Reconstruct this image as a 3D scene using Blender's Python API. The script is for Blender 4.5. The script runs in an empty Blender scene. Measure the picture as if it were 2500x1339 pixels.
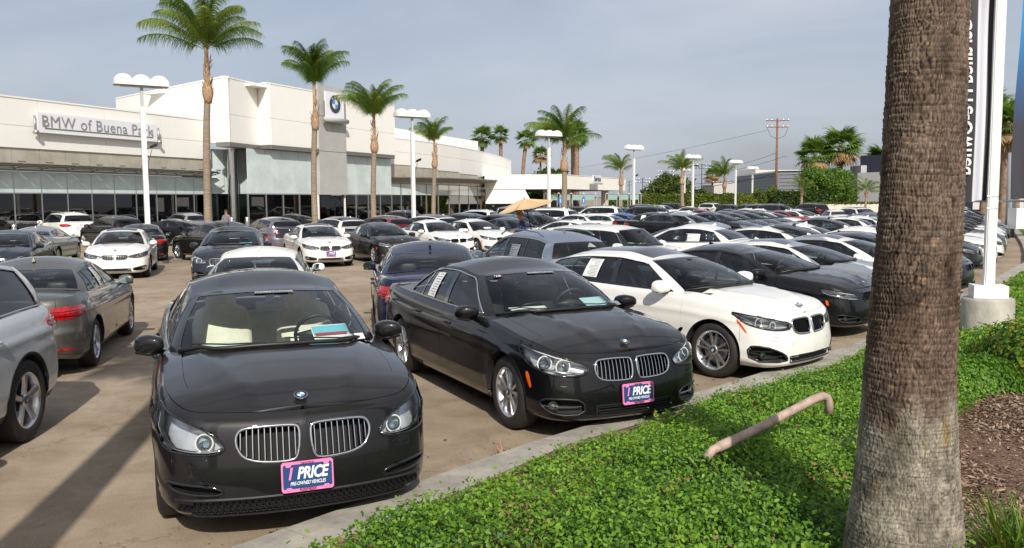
import bpy, bmesh, math, random
import numpy as np
from mathutils import Vector, Matrix, geometry
random.seed(7)
R = math.radians
S = bpy.context.scene
COL = S.collection

# ---------------------------------------------------------------- camera
cam_d = bpy.data.cameras.new('camera'); cam = bpy.data.objects.new('camera', cam_d); COL.objects.link(cam)
cam_d.sensor_width = 36.0; cam_d.lens = 29.45
cam_d.clip_start = 0.05; cam_d.clip_end = 3000
PITCH = R(4.97); ROLL = R(-0.42)
cam.matrix_world = Matrix.Translation((0, 0, 2.17)) @ Matrix.Rotation(R(90) - PITCH, 4, 'X') @ Matrix.Rotation(ROLL, 4, 'Z')
S.camera = cam

# ---------------------------------------------------------------- light
SUN_EL = R(37.0); SUN_DIR = Vector((-0.19, 1.0, 0)).normalized()      # horizontal travel of the light
w = bpy.data.worlds.new('World'); S.world = w; w.use_nodes = True
nt = w.node_tree; nt.nodes.clear()
def WN(t, **k):
    n = nt.nodes.new(t)
    for a, b in k.items(): setattr(n, a, b)
    return n
out = WN('ShaderNodeOutputWorld'); bg = WN('ShaderNodeBackground')
sky = WN('ShaderNodeTexSky', sky_type='NISHITA', sun_disc=False)
sky.sun_elevation = SUN_EL
sky.sun_rotation = math.atan2(-SUN_DIR.x, -SUN_DIR.y)
sky.air_density = 1.0; sky.dust_density = 3.2; sky.ozone_density = 1.6; sky.altitude = 30
# thin high veil of cloud over the blue
tc = WN('ShaderNodeTexCoord'); mp = WN('ShaderNodeMapping'); mp.inputs['Scale'].default_value = (1.0, 1.4, 3.6); mp.inputs['Rotation'].default_value = (0.12, 0.10, 0.5)
nz = WN('ShaderNodeTexNoise'); nz.inputs['Scale'].default_value = 1.7; nz.inputs['Detail'].default_value = 5; nz.inputs['Roughness'].default_value = 0.52; nz.inputs['Distortion'].default_value = 0.6
rp = WN('ShaderNodeValToRGB'); rp.color_ramp.elements[0].position = 0.36; rp.color_ramp.elements[1].position = 0.72
rp.color_ramp.elements[0].color = (0.42, 0.42, 0.42, 1); rp.color_ramp.elements[1].color = (0.94, 0.94, 0.94, 1)
mx = WN('ShaderNodeMixRGB'); mx.inputs[2].default_value = (6.1, 6.5, 7.4, 1)
nt.links.new(tc.outputs['Generated'], mp.inputs[0]); nt.links.new(mp.outputs[0], nz.inputs[0]); nt.links.new(nz.outputs[0], rp.inputs[0])
nt.links.new(rp.outputs[0], mx.inputs[0]); nt.links.new(sky.outputs[0], mx.inputs[1]); nt.links.new(mx.outputs[0], bg.inputs[0])
bg.inputs[1].default_value = 0.10
nt.links.new(bg.outputs[0], out.inputs[0])
sd = bpy.data.lights.new('sun', 'SUN'); sd.energy = 4.5; sd.angle = R(0.55); sd.color = (1.0, 0.945, 0.86)
so = bpy.data.objects.new('sun', sd); COL.objects.link(so); so.location = (0, 0, 60)
ld = Vector((SUN_DIR.x * math.cos(SUN_EL), SUN_DIR.y * math.cos(SUN_EL), -math.sin(SUN_EL)))
so.rotation_euler = ld.to_track_quat('-Z', 'Y').to_euler()
S.view_settings.view_transform = 'Standard'; S.view_settings.look = 'None'
S.view_settings.exposure = 0.0; S.view_settings.gamma = 1.0; S.view_settings.use_curve_mapping = False
try:
    S.cycles.max_bounces = 8; S.cycles.transparent_max_bounces = 24; S.cycles.caustics_reflective = False; S.cycles.caustics_refractive = False
except Exception: pass

# ---------------------------------------------------------------- materials
MATS = {}
def mat(name, col=(0.5, 0.5, 0.5), rough=0.5, metal=0.0, noise=0.0, nscale=8.0, bump=0.0, bscale=40.0, coat=0.0, spec=0.5, alpha=None, emit=None, col2=None, ramp=(0.35, 0.65), detail=6, coords='Object', stretch=None):
    if name in MATS: return MATS[name]
    m = bpy.data.materials.new(name); m.use_nodes = True; t = m.node_tree; N = t.nodes; Lk = t.links
    b = N['Principled BSDF']; b.inputs['Base Color'].default_value = (*col, 1); b.inputs['Roughness'].default_value = rough
    b.inputs['Metallic'].default_value = metal; b.inputs['Specular IOR Level'].default_value = spec
    if coat: b.inputs['Coat Weight'].default_value = coat; b.inputs['Coat Roughness'].default_value = 0.04
    if emit: b.inputs['Emission Color'].default_value = (*emit[:3], 1); b.inputs['Emission Strength'].default_value = emit[3]
    vec = None
    if noise or bump or col2:
        tcn = N.new('ShaderNodeTexCoord'); vec = tcn.outputs[coords]
        if stretch:
            mpn = N.new('ShaderNodeMapping'); mpn.inputs['Scale'].default_value = stretch; Lk.new(vec, mpn.inputs[0]); vec = mpn.outputs[0]
    if noise or col2:
        n = N.new('ShaderNodeTexNoise'); n.inputs['Scale'].default_value = nscale; n.inputs['Detail'].default_value = detail; n.inputs['Roughness'].default_value = 0.6
        Lk.new(vec, n.inputs['Vector'])
        r = N.new('ShaderNodeValToRGB'); r.color_ramp.elements[0].position = ramp[0]; r.color_ramp.elements[1].position = ramp[1]
        c2 = col2 if col2 else tuple(min(1, c * (1 + noise)) for c in col); c1 = col if col2 else tuple(c * (1 - noise) for c in col)
        r.color_ramp.elements[0].color = (*c1, 1); r.color_ramp.elements[1].color = (*c2, 1)
        Lk.new(n.outputs[0], r.inputs[0]); Lk.new(r.outputs[0], b.inputs['Base Color'])
    if bump:
        n2 = N.new('ShaderNodeTexNoise'); n2.inputs['Scale'].default_value = bscale; n2.inputs['Detail'].default_value = 4; Lk.new(vec, n2.inputs['Vector'])
        bp = N.new('ShaderNodeBump'); bp.inputs['Strength'].default_value = bump; bp.inputs['Distance'].default_value = 0.02
        Lk.new(n2.outputs[0], bp.inputs['Height']); Lk.new(bp.outputs[0], b.inputs['Normal'])
    MATS[name] = m; return m
def glass_mat(name, tint, rough=0.0, ior=1.5, refl=1.0):
    if name in MATS: return MATS[name]
    m = bpy.data.materials.new(name); m.use_nodes = True; t = m.node_tree; N = t.nodes; N.clear()
    o = N.new('ShaderNodeOutputMaterial'); tr = N.new('ShaderNodeBsdfTransparent'); gl = N.new('ShaderNodeBsdfGlossy'); fr = N.new('ShaderNodeFresnel'); mxs = N.new('ShaderNodeMixShader')
    tr.inputs[0].default_value = (*tint, 1); gl.inputs['Roughness'].default_value = rough; gl.inputs[0].default_value = (refl, refl, refl, 1); fr.inputs[0].default_value = ior
    t.links.new(fr.outputs[0], mxs.inputs[0]); t.links.new(tr.outputs[0], mxs.inputs[1]); t.links.new(gl.outputs[0], mxs.inputs[2]); t.links.new(mxs.outputs[0], o.inputs[0])
    MATS[name] = m; return m
def paint_mat():
    # one car paint, coloured by each panel's object colour; a thin film of dust lies on upward faces
    m = bpy.data.materials.new('car_paint'); m.use_nodes = True; t = m.node_tree; N = t.nodes; Lk = t.links
    b = N['Principled BSDF']; oi = N.new('ShaderNodeObjectInfo'); geo = N.new('ShaderNodeNewGeometry'); sep = N.new('ShaderNodeSeparateXYZ')
    Lk.new(geo.outputs['True Normal'], sep.inputs[0])
    tcn = N.new('ShaderNodeTexCoord'); nz = N.new('ShaderNodeTexNoise'); nz.inputs['Scale'].default_value = 2.2; nz.inputs['Detail'].default_value = 8; Lk.new(tcn.outputs['Object'], nz.inputs[0])
    r = N.new('ShaderNodeMapRange'); r.inputs[1].default_value = 0.55; r.inputs[2].default_value = 1.0; r.inputs[3].default_value = 0.0; r.inputs[4].default_value = 0.10
    Lk.new(sep.outputs[2], r.inputs[0])
    mu = N.new('ShaderNodeMath'); mu.operation = 'MULTIPLY'; Lk.new(r.outputs[0], mu.inputs[0]); Lk.new(nz.outputs[0], mu.inputs[1])
    mxn = N.new('ShaderNodeMixRGB'); mxn.inputs[2].default_value = (0.30, 0.27, 0.22, 1); Lk.new(mu.outputs[0], mxn.inputs[0]); Lk.new(oi.outputs['Color'], mxn.inputs[1]); Lk.new(mxn.outputs[0], b.inputs['Base Color'])
    Lk.new(oi.outputs['Alpha'], b.inputs['Metallic'])
    b.inputs['Roughness'].default_value = 0.42; b.inputs['Specular IOR Level'].default_value = 0.18; b.inputs['Coat Weight'].default_value = 1.0; b.inputs['Coat IOR'].default_value = 1.42; b.inputs['Coat Roughness'].default_value = 0.03
    MATS['car_paint'] = m; return m
PAINT = paint_mat()
M_black = mat('black_plastic', (0.012, 0.012, 0.013), 0.45)
M_gloss = mat('gloss_black', (0.006, 0.006, 0.007), 0.08, coat=1.0)
M_dark = mat('dark_inside', (0.008, 0.008, 0.009), 0.8)
M_chrome = mat('chrome', (0.72, 0.73, 0.75), 0.12, 1.0)
M_dull = mat('satin_metal', (0.42, 0.43, 0.45), 0.32, 1.0)
M_rim = mat('rim_silver', (0.62, 0.63, 0.65), 0.28, 0.9)
M_tyre = mat('tyre_rubber', (0.022, 0.020, 0.018), 0.75, noise=0.35, nscale=6, bump=0.2, bscale=60)
M_glass = glass_mat('car_glass', (0.84, 0.95, 0.91), ior=1.62)
M_wind = glass_mat('windscreen_glass', (0.90, 0.97, 0.94), ior=1.42)
M_tint = glass_mat('tinted_glass', (0.14, 0.17, 0.17), ior=1.62)
M_lens = glass_mat('lamp_lens', (0.94, 0.96, 0.97), ior=1.4)
M_red = mat('tail_lamp_red', (0.42, 0.006, 0.008), 0.12, coat=1.0, noise=0.5, nscale=30)
M_red2 = mat('tail_lamp_dark_red', (0.12, 0.004, 0.005), 0.15, coat=1.0)
M_amber = mat('amber_marker', (0.75, 0.11, 0.01), 0.2, coat=1.0)
M_white = mat('white_plastic', (0.75, 0.75, 0.74), 0.35)
M_paper = mat('paper', (0.78, 0.78, 0.76), 0.7)
M_paperg = mat('green_sheet', (0.50, 0.66, 0.52), 0.7)
M_blue = mat('emblem_blue', (0.03, 0.28, 0.62), 0.25, coat=1.0)
M_pink = mat('pink_frame', (0.85, 0.22, 0.45), 0.4)
M_navy = mat('navy_plate', (0.015, 0.055, 0.17), 0.4)
M_seatb = mat('beige_leather', (0.84, 0.78, 0.64), 0.55, noise=0.08)
M_seatk = mat('black_leather', (0.022, 0.022, 0.024), 0.5)
M_seatt = mat('tan_leather', (0.55, 0.20, 0.06), 0.5)
M_bowl = mat('lamp_bowl', (0.62, 0.63, 0.65), 0.30, 0.45)
M_liner = mat('headliner', (0.34, 0.33, 0.31), 0.9)
M_dash = mat('dashboard', (0.018, 0.018, 0.02), 0.7)

# ---------------------------------------------------------------- object helpers
KIDS = {}
def link(o, parent=None):
    COL.objects.link(o)
    if parent is not None: o.parent = parent; KIDS.setdefault(parent.name, []).append(o)
    return o
def meshobj(name, verts, faces, mats, parent=None, smooth=True, mi=None):
    me = bpy.data.meshes.new(name); me.from_pydata([tuple(v) for v in verts], [], [tuple(f) for f in faces])
    if not isinstance(mats, (list, tuple)): mats = [mats]
    for m in mats: me.materials.append(m)
    if smooth: me.polygons.foreach_set('use_smooth', [True] * len(me.polygons))
    if mi is not None: me.polygons.foreach_set('material_index', mi)
    me.update()
    return link(bpy.data.objects.new(name, me), parent)
def tag(o, label=None, cat=None, group=None, kind=None):
    if label: o['label'] = label
    if cat: o['category'] = cat
    if group: o['group'] = group
    if kind: o['kind'] = kind
    return o
def empty(name, loc=(0, 0, 0), rz=0.0, **k):
    o = bpy.data.objects.new(name, None); o.empty_display_size = 0.2; o.location = loc; o.rotation_euler = (0, 0, rz); link(o); return tag(o, **k)
class MB:
    """collects simple solids into one mesh"""
    def __init__(s): s.v = []; s.f = []; s.m = []
    def add(s, vs, fs, mi=0):
        n = len(s.v); s.v += [tuple(v) for v in vs]; s.f += [tuple(i + n for i in f) for f in fs]; s.m += [mi] * len(fs); return s
    def box(s, c, d, rz=0.0, mi=0, M=None):
        x, y, z = d[0] / 2, d[1] / 2, d[2] / 2
        P = [Vector((a * x, b * y, e * z)) for e in (-1, 1) for a, b in ((-1, -1), (1, -1), (1, 1), (-1, 1))]
        if rz: P = [Matrix.Rotation(rz, 3, 'Z') @ p for p in P]
        if M is not None: P = [M @ p for p in P]
        P = [p + Vector(c) for p in P]
        return s.add(P, [(3, 2, 1, 0), (4, 5, 6, 7), (0, 1, 5, 4), (1, 2, 6, 5), (2, 3, 7, 6), (3, 0, 4, 7)], mi)
    def lathe(s, prof, n=16, c=(0, 0, 0), M=None, mi=0, close=True):
        P = []
        for r, z in prof:
            for k in range(n):
                a = 2 * math.pi * k / n; p = Vector((r * math.cos(a), r * math.sin(a), z))
                if M is not None: p = M @ p
                P.append(p + Vector(c))
        F = [(i * n + k, i * n + (k + 1) % n, (i + 1) * n + (k + 1) % n, (i + 1) * n + k) for i in range(len(prof) - 1) for k in range(n)]
        if close: F += [tuple(reversed(range(n))), tuple((len(prof) - 1) * n + k for k in range(n))]
        return s.add(P, F, mi)
    def tube(s, pts, r, n=8, mi=0, closed=False, cap=True):
        pts = [Vector(p) for p in pts]; rs = r if isinstance(r, (list, tuple)) else [r] * len(pts)
        P = []; up = Vector((0, 0, 1)); prev = None
        for i, p in enumerate(pts):
            a = pts[i - 1] if (i > 0 or closed) else p; b = pts[(i + 1) % len(pts)] if (i < len(pts) - 1 or closed) else p
            d = (b - a).normalized() if (b - a).length > 1e-9 else Vector((0, 0, 1))
            if prev is None:
                u = d.cross(up)
                if u.length < 1e-3: u = d.cross(Vector((1, 0, 0)))
            else: u = prev - d * prev.dot(d)
            u.normalize(); prev = u; v = d.cross(u)
            for k in range(n):
                t = 2 * math.pi * k / n; P.append(p + (u * math.cos(t) + v * math.sin(t)) * rs[i])
        m = len(pts); F = []
        for i in range(m if closed else m - 1):
            j = (i + 1) % m
            F += [(i * n + k, i * n + (k + 1) % n, j * n + (k + 1) % n, j * n + k) for k in range(n)]
        if cap and not closed: F += [tuple(reversed(range(n))), tuple((m - 1) * n + k for k in range(n))]
        return s.add(P, F, mi)
    def build(s, name, mats, parent=None, smooth=False):
        o = meshobj(name, s.v, s.f, mats, parent, smooth, s.m)
        return o
def smooth_by_angle(o, ang=35):
    me = o.data; me.polygons.foreach_set('use_smooth', [True] * len(me.polygons))
    try: me.set_sharp_from_angle(angle=R(ang))
    except Exception: pass
    return o
FONT_CACHE = {}
def text_mesh(body, size=1.0, bold=0.0, shear=0.0, extrude=0.0, spacing=1.0):
    key = (body, bold, shear, spacing)
    if key in FONT_CACHE: return FONT_CACHE[key][0].copy(), FONT_CACHE[key][1]
    cu = bpy.data.curves.new('t', 'FONT'); cu.body = body; cu.size = size; cu.offset = bold; cu.shear = shear; cu.extrude = extrude; cu.space_character = spacing
    cu.align_x = 'CENTER'; cu.align_y = 'CENTER'; cu.resolution_u = 3
    o = bpy.data.objects.new('t', cu); COL.objects.link(o); dg = bpy.context.evaluated_depsgraph_get(); dg.update()
    me = bpy.data.meshes.new_from_object(o.evaluated_get(dg)); bpy.data.objects.remove(o); bpy.data.curves.remove(cu)
    V = np.array([v.co[:] for v in me.vertices]); F = [tuple(p.vertices) for p in me.polygons]; bpy.data.meshes.remove(me); FONT_CACHE[key] = (V, F)
    return V.copy(), F
def copy_tree(o, parent=None):
    c = o.copy(); link(c, parent)
    for ch in KIDS.get(o.name, []): copy_tree(ch, c)
    return c
# letterings are made first, while the scene is still empty
for a_, k_ in (('BMW of Buena Park', dict(bold=.0, spacing=1.06)), ('B', dict(bold=.01)), ('M', dict(bold=.01)), ('W', dict(bold=.01)), ('Service', dict(bold=.03)), ('Certified Pre-Owned', dict(bold=.02, spacing=1.02)), ('BMW', dict(bold=.02, spacing=1.05)), ('1', dict(bold=.03, shear=.25, spacing=.95)),
    ('PRICE', dict(bold=.035, shear=.25, spacing=.95)), ('PRE-OWNED VEHICLES', dict(bold=.02, shear=.25, spacing=.95)), ('DRIVE PINK', dict(bold=.01, spacing=.95)), ('AutoNation', dict(bold=.01, spacing=.95)), ('Certified Pre-Owned', dict(bold=.03)), ("'15", dict(bold=.06))): text_mesh(a_, 1.0, **k_)
# ================================================================ cars
def pchip(xs, ys):
    xs = np.asarray(xs, float); ys = np.asarray(ys, float); h = np.diff(xs); d = np.diff(ys) / h; n = len(xs); m = np.zeros(n)
    for i in range(1, n - 1):
        if d[i - 1] * d[i] > 0:
            w1 = 2 * h[i] + h[i - 1]; w2 = h[i] + 2 * h[i - 1]; m[i] = (w1 + w2) / (w1 / d[i - 1] + w2 / d[i])
    m[0] = d[0]; m[-1] = d[-1]
    def f(x):
        x = np.clip(np.asarray(x, float), xs[0], xs[-1]); i = np.clip(np.searchsorted(xs, x) - 1, 0, n - 2); t = (x - xs[i]) / h[i]
        return (2*t**3 - 3*t**2 + 1) * ys[i] + (t**3 - 2*t**2 + t) * h[i] * m[i] + (-2*t**3 + 3*t**2) * ys[i+1] + (t**3 - t**2) * h[i] * m[i+1]
    return f
def smooth01(x): x = np.clip(x, 0, 1); return x * x * (3 - 2 * x)
def rounded(pts, it=2, closed=True):
    P = [np.array(p, float) for p in pts]
    for _ in range(it):
        Q = []; n = len(P)
        for i in range(n if closed else n - 1):
            a, b = P[i], P[(i + 1) % n]; Q += [a * .75 + b * .25, a * .25 + b * .75]
        P = Q
    return P
def inside(poly, x, y):
    c = np.zeros(np.shape(x), bool); n = len(poly); j = n - 1
    for i in range(n):
        xi, yi = poly[i]; xj, yj = poly[j]
        k = ((yi > y) != (yj > y)) & (x < (xj - xi) * (y - yi) / ((yj - yi) if yj != yi else 1e-9) + xi); c ^= k; j = i
    return c
def resample(poly, step):
    out = []; n = len(poly)
    for i in range(n):
        a = np.array(poly[i], float); b = np.array(poly[(i + 1) % n], float); k = max(1, int(np.ceil(np.linalg.norm(b - a) / step)))
        out += [a + (b - a) * t / k for t in range(k)]
    return out

class Car:
    def __init__(s, sp):
        s.sp = sp; s.xF, s.xR, s.W = sp['xF'], sp['xR'], sp['W']; s.hw = sp['wb'] / 2; s.r = sp.get('r', .335); s.Ra = s.r + sp.get('arch', .045)
        W = s.W; cf = sp.get('cf', 1.0); cr = sp.get('cr', 1.0)
        # plan outline of the lower body, front centre to rear centre, right-hand side
        P = [(s.xF, 0), (s.xF - .014 * cf, .25), (s.xF - .048 * cf, .47), (s.xF - .105 * cf, W - .27), (s.xF - .21 * cf, W - .13), (s.xF - .40 * cf, W - .05), (s.hw + .1, W - .012), (s.hw * .4, W), (-s.hw * .5, W),
             (-s.hw - .15, W - .02), (s.xR + .42 * cr, W - .06), (s.xR + .22 * cr, W - .13), (s.xR + .10 * cr, W - .26), (s.xR + .035 * cr, .45), (s.xR, 0)]
        P = np.array(P); dd = np.r_[0, np.cumsum(np.hypot(*np.diff(P, axis=0).T))]
        fx, fy = pchip(dd, P[:, 0]), pchip(dd, P[:, 1]); t = np.linspace(0, dd[-1], 900); X, Y = fx(t), fy(t)
        u = np.r_[0, np.cumsum(np.hypot(np.diff(X), np.diff(Y)))]; s.L = u[-1]
        s.px = lambda q: np.interp(q, u, X); s.py = lambda q: np.interp(q, u, Y); s.ux = lambda x: float(np.interp(-x, -X, u))
        nh = 450; s.uy = lambda y: float(np.interp(y, Y[:nh], u[:nh])); s.uyr = lambda y: float(np.interp(y, Y[nh:][::-1], u[nh:][::-1]))
        s.zs_f = pchip([-p[0] for p in sp['zs']], [p[1] for p in sp['zs']]); s.zsh = lambda x: s.zs_f(-np.asarray(x))
        s.cr_f = pchip([-p[0] for p in sp['crown']], [p[1] for p in sp['crown']]); s.crown = lambda x: s.cr_f(-np.asarray(x))
        s.pS = pchip(*zip(*sp.get('side', [(0, .085), (.06, .05), (.13, .02), (.20, .016), (.27, .004), (.42, .006), (.58, .002), (.70, .010), (.745, .0), (.79, .018), (.90, .042), (.96, .062), (1, .095)])))
        s.pF = pchip(*zip(*sp.get('front', [(0, .12), (.05, .03), (.12, .0), (.35, .0), (.46, .006), (.6, .020), (.8, .045), (.92, .072), (1, .125)])))
        s.pR = pchip(*zip(*sp.get('rear', [(0, .10), (.1, .03), (.25, .0), (.45, .0), (.5, .025), (.8, .05), (.95, .07), (1, .10)])))
        s.zb0 = sp.get('zb', .20)
    def wts(s, u):
        u = np.asarray(u, float); uf = s.uy(.55); uc = s.ux(s.xF - .65); a = 1 - smooth01((u - uf) / (uc - uf))
        ur = s.uyr(.55); uq = s.ux(s.xR + .55); b = smooth01((u - uq) / (ur - uq)); return a, b
    def zb(s, u):
        a, b = s.wts(u); return s.zb0 - .03 * a + .06 * b
    def zt(s, u): return s.zsh(s.px(u))
    def skin(s, u, z, off=0.0, side=-1):
        """point on the body side at plan distance u, height z"""
        u = np.asarray(u, float); z = np.asarray(z, float)
        def pos(u, z):
            e = 1e-3; dx = s.px(u + e) - s.px(u - e); dy = s.py(u + e) - s.py(u - e)
            # at the two centre ends the outline mirrors
            dx = np.where((u < e) | (u > s.L - e), 0, dx); dy = np.where(u < e, 1, np.where(u > s.L - e, -1, dy))
            l = np.hypot(dx, dy) + 1e-12; nx, ny = dy / l, -dx / l
            zb, zt = s.zb(u), s.zt(u); t = np.clip((z - zb) / (zt - zb), 0, 1); a, b = s.wts(u)
            o = a * s.pF(t) + b * s.pR(t) + (1 - a - b) * s.pS(t)
            x0 = s.px(u); g = np.exp(-((np.abs(x0) - s.hw) / (s.Ra * .95)) ** 4) * smooth01(1.15 - (np.abs(z - s.r) / .55)) * s.sp.get('flare', .018)
            o = o - g * (1 - a) * (1 - b)
            return x0 - nx * o, s.py(u) - ny * o, nx, ny
        x, y, nx, ny = pos(u, z); P = np.stack([x, y, z + 0 * x], -1)
        e = .004; x2, y2, _, _ = pos(u, z + e); x1, y1, _, _ = pos(u, z - e)
        tz = np.stack([x2 - x1, y2 - y1, 2 * e + 0 * x], -1); th = np.stack([-ny, nx, 0 * nx], -1)
        n = np.cross(th, tz); n /= np.linalg.norm(n, axis=-1, keepdims=True) + 1e-12
        n = np.where((n[..., 0:1] * nx[..., None] + n[..., 1:2] * ny[..., None]) < 0, -n, n)
        P = P + n * np.asarray(off)[..., None]
        if side < 0: P = P * [1, -1, 1]; n = n * [1, -1, 1]
        return P, n
    def patch(s, name, outline, mats, parent, side=-1, off=.004, dome=0.0, depth=.012, step=.03, surf=None, flat=False):
        """a piece cut to an outline in (u, z) and laid on the body skin, with a rim going inward"""
        surf = surf or s.skin
        poly = resample(outline, step); nb = len(poly); A = np.array(poly); lo, hi = A.min(0), A.max(0)
        if not flat:
            gx, gy = np.meshgrid(np.arange(lo[0] + step / 2, hi[0], step), np.arange(lo[1] + step / 2, hi[1], step)); G = np.stack([gx.ravel(), gy.ravel()], 1)
            G = G[inside(poly, G[:, 0], G[:, 1])]
            if len(G):
                d = np.min(np.linalg.norm(G[:, None] - A[None], axis=2), 1); G = G[d > step * .45]
        else: G = np.zeros((0, 2))
        pts = [Vector(p) for p in A] + [Vector(p) for p in G]
        r = geometry.delaunay_2d_cdt(pts, [(i, (i + 1) % nb) for i in range(nb)], [], 1, 1e-6)
        V2 = np.array([tuple(v) for v in r[0]]); F = [tuple(f) for f in r[2]]; E = None
        d = np.min(np.linalg.norm(V2[:, None] - A[None], axis=2), 1); o = off + dome * smooth01(d / max(1e-6, min(hi - lo) * .45)) if dome else off + 0 * d
        P, n = surf(V2[:, 0], V2[:, 1], o, side)
        cen = np.array([np.cross(P[f[1]] - P[f[0]], P[f[2]] - P[f[0]]) for f in F]); 
        F = [f if np.dot(cen[i], n[f[0]]) > 0 else tuple(reversed(f)) for i, f in enumerate(F)]
        V = list(P)
        if depth:
            PA, nA = surf(A[:, 0], A[:, 1], off, side); PB, _ = surf(A[:, 0], A[:, 1], off - depth, side); k = len(V); V += list(PA) + list(PB)
            for i in range(nb):
                j = (i + 1) % nb; F.append((k + i, k + j, k + nb + j, k + nb + i))
        return meshobj(name, V, F, mats, parent, True)
    def ring(s, name, outline, rad, mats, parent, side=-1, off=.006, n=6, surf=None, step=.03, aspect=1.0):
        surf = surf or s.skin; A = np.array(resample(outline, step)); P, nn = surf(A[:, 0], A[:, 1], off, side)
        b = MB(); b.tube(P, rad, n, closed=True); return b.build(name, mats, parent, True)
    def strip(s, b, pts, rad, side=-1, off=.006, surf=None, n=5, step=.04, mi=0):
        surf = surf or s.skin; Q = []
        for i in range(len(pts) - 1):
            a, c = np.array(pts[i], float), np.array(pts[i + 1], float); k = max(1, int(np.linalg.norm(c - a) / step)); Q += [a + (c - a) * t / k for t in range(k)]
        Q.append(np.array(pts[-1], float)); Q = np.array(Q); P, _ = surf(Q[:, 0], Q[:, 1], off, side); b.tube(P, rad, n, mi=mi); return b
    def well(s, name, outline, depth, parent, side=-1, mats=None, back=None):
        """recess behind an opening: wall ring and back plate"""
        A = np.array(resample(outline, .03)); nb = len(A); P0, n = s.skin(A[:, 0], A[:, 1], .001, side); P1, _ = s.skin(A[:, 0], A[:, 1], 0, side)
        ax = n.mean(0); ax /= np.linalg.norm(ax); P1 = P0 - ax * depth; c = P1.mean(0); V = list(P0) + list(P1) + [c]
        F = [(i, (i + 1) % nb, nb + (i + 1) % nb, nb + i) for i in range(nb)] + [(nb + i, nb + (i + 1) % nb, 2 * nb) for i in range(nb)]
        return meshobj(name, V, F, mats or M_gloss, parent, False)

    # ------------------------------------------------ body panels
    def build(s, root):
        sp = s.sp; fd = sp.get('fine', .03); sd = sp.get('coarse', .045)
        doors = sp['doors']                                       # x of door shut lines, front to back
        # columns: fixed breaks plus even fill
        arF, arR = s.hw, -s.hw
        br = [0, s.uy(.62)] + [s.ux(x) for x in (s.xF - .62 * sp.get('cf', 1) if s.xF - .62 > s.hw + s.Ra else s.hw + s.Ra * .98,)] + [s.ux(x) for x in doors] + [s.ux(-s.hw - s.Ra * .98)] + [s.uyr(.62), s.L]
        br = sorted(set(round(b, 4) for b in br)); U = []
        for a, b in zip(br[:-1], br[1:]):
            xm = abs(s.px((a + b) / 2)); st = fd if (a < br[2] - .001 or b > br[-3] + .001) else sd
            if xm < s.hw + s.Ra + .1 and xm > s.hw - s.Ra - .1: st = min(st, .04)
            k = max(1, round((b - a) / st)); U += list(a + (b - a) * np.arange(k) / k)
        U.append(s.L); U = np.array(U); nU = len(U)
        nT = sp.get('rows', 26); Tt = np.linspace(0, 1, nT) ** 1.0
        UU, TT = np.meshgrid(U, Tt, indexing='ij'); ZB, ZT = s.zb(UU), s.zt(UU); ZZ = ZB + (ZT - ZB) * TT
        # snap vertices near the wheel arches on to the arch circle (in x, z)
        XX = s.px(UU); keep = np.ones((nU - 1, nT - 1), bool)
        for xc in (s.hw, -s.hw):
            d = np.hypot(XX - xc, ZZ - s.r)
            cx = (XX[:-1, :-1] + XX[1:, 1:]) / 2; cz = (ZZ[:-1, :-1] + ZZ[1:, 1:]) / 2; yy = s.py((UU[:-1, :-1] + UU[1:, 1:]) / 2)
            keep &= ~((np.hypot(cx - xc, cz - s.r) < s.Ra) & (yy > s.W * .6))
            V = np.zeros((nU, nT), bool); kp = keep; used = np.zeros((nU, nT), bool); gone = np.zeros((nU, nT), bool)
            for a in (0, 1):
                for b in (0, 1):
                    used[a:nU - 1 + a, b:nT - 1 + b] |= kp; gone[a:nU - 1 + a, b:nT - 1 + b] |= ~kp
            bd = used & gone & (np.abs(XX - xc) < s.Ra + .12)
            f = s.Ra / np.maximum(d, 1e-6); nx = xc + (XX - xc) * f; nz = s.r + (ZZ - s.r) * f
            low = ZZ <= ZB + 1e-6; nz = np.where(low, ZZ, nz); nx = np.where(low, xc + np.sign(XX - xc) * np.sqrt(np.maximum(s.Ra**2 - (ZZ - s.r)**2, 0)), nx)
            du = (nx - XX) * -1.0
            UU = np.where(bd, UU + du, UU); ZZ = np.where(bd, nz, ZZ); XX = s.px(UU)
        P, N = s.skin(UU, ZZ)                                   # right side
        # openings (lamps, grilles) are cut out of the skin
        s.holes = []; s.define_openings()
        cu = (UU[:-1, :-1] + UU[1:, 1:] + UU[1:, :-1] + UU[:-1, 1:]) / 4; cz = (ZZ[:-1, :-1] + ZZ[1:, 1:] + ZZ[1:, :-1] + ZZ[:-1, 1:]) / 4
        for h in s.holes:
            hp = [tuple(p) for p in h]; k = inside(hp, cu, cz)
            keep &= ~k
        idx = np.arange(nU * nT).reshape(nU, nT); PV = P.reshape(-1, 3); NV = N.reshape(-1, 3); groups = {}
        cxs = s.px(cu); rw = np.arange(nT - 1)
        def zone(i, j):
            x = float(s.px((U[i] + U[i + 1]) / 2)); t = (Tt[j] + Tt[j + 1]) / 2
            if t < .085: return 'sill'
            if i < i_fb: return 'front_bumper'
            if x > doors[0]: return 'fender'
            for k in range(len(doors) - 1):
                if x > doors[k + 1]: return 'door%d' % k
            if i < i_rb: return 'quarter_panel'
            if (U[i] + U[i + 1]) / 2 > s.uyr(.62) and t > .52: return 'trunk_lid'
            return 'rear_bumper'
        i_fb = int(np.searchsorted(U, br[2] - 1e-3)); i_rb = int(np.searchsorted(U, s.ux(-s.hw - s.Ra * .98) - 1e-3))
        for i in range(nU - 1):
            for j in range(nT - 1):
                if keep[i, j]: groups.setdefault(zone(i, j), []).append((idx[i, j], idx[i + 1, j], idx[i + 1, j + 1], idx[i, j + 1]))
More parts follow.
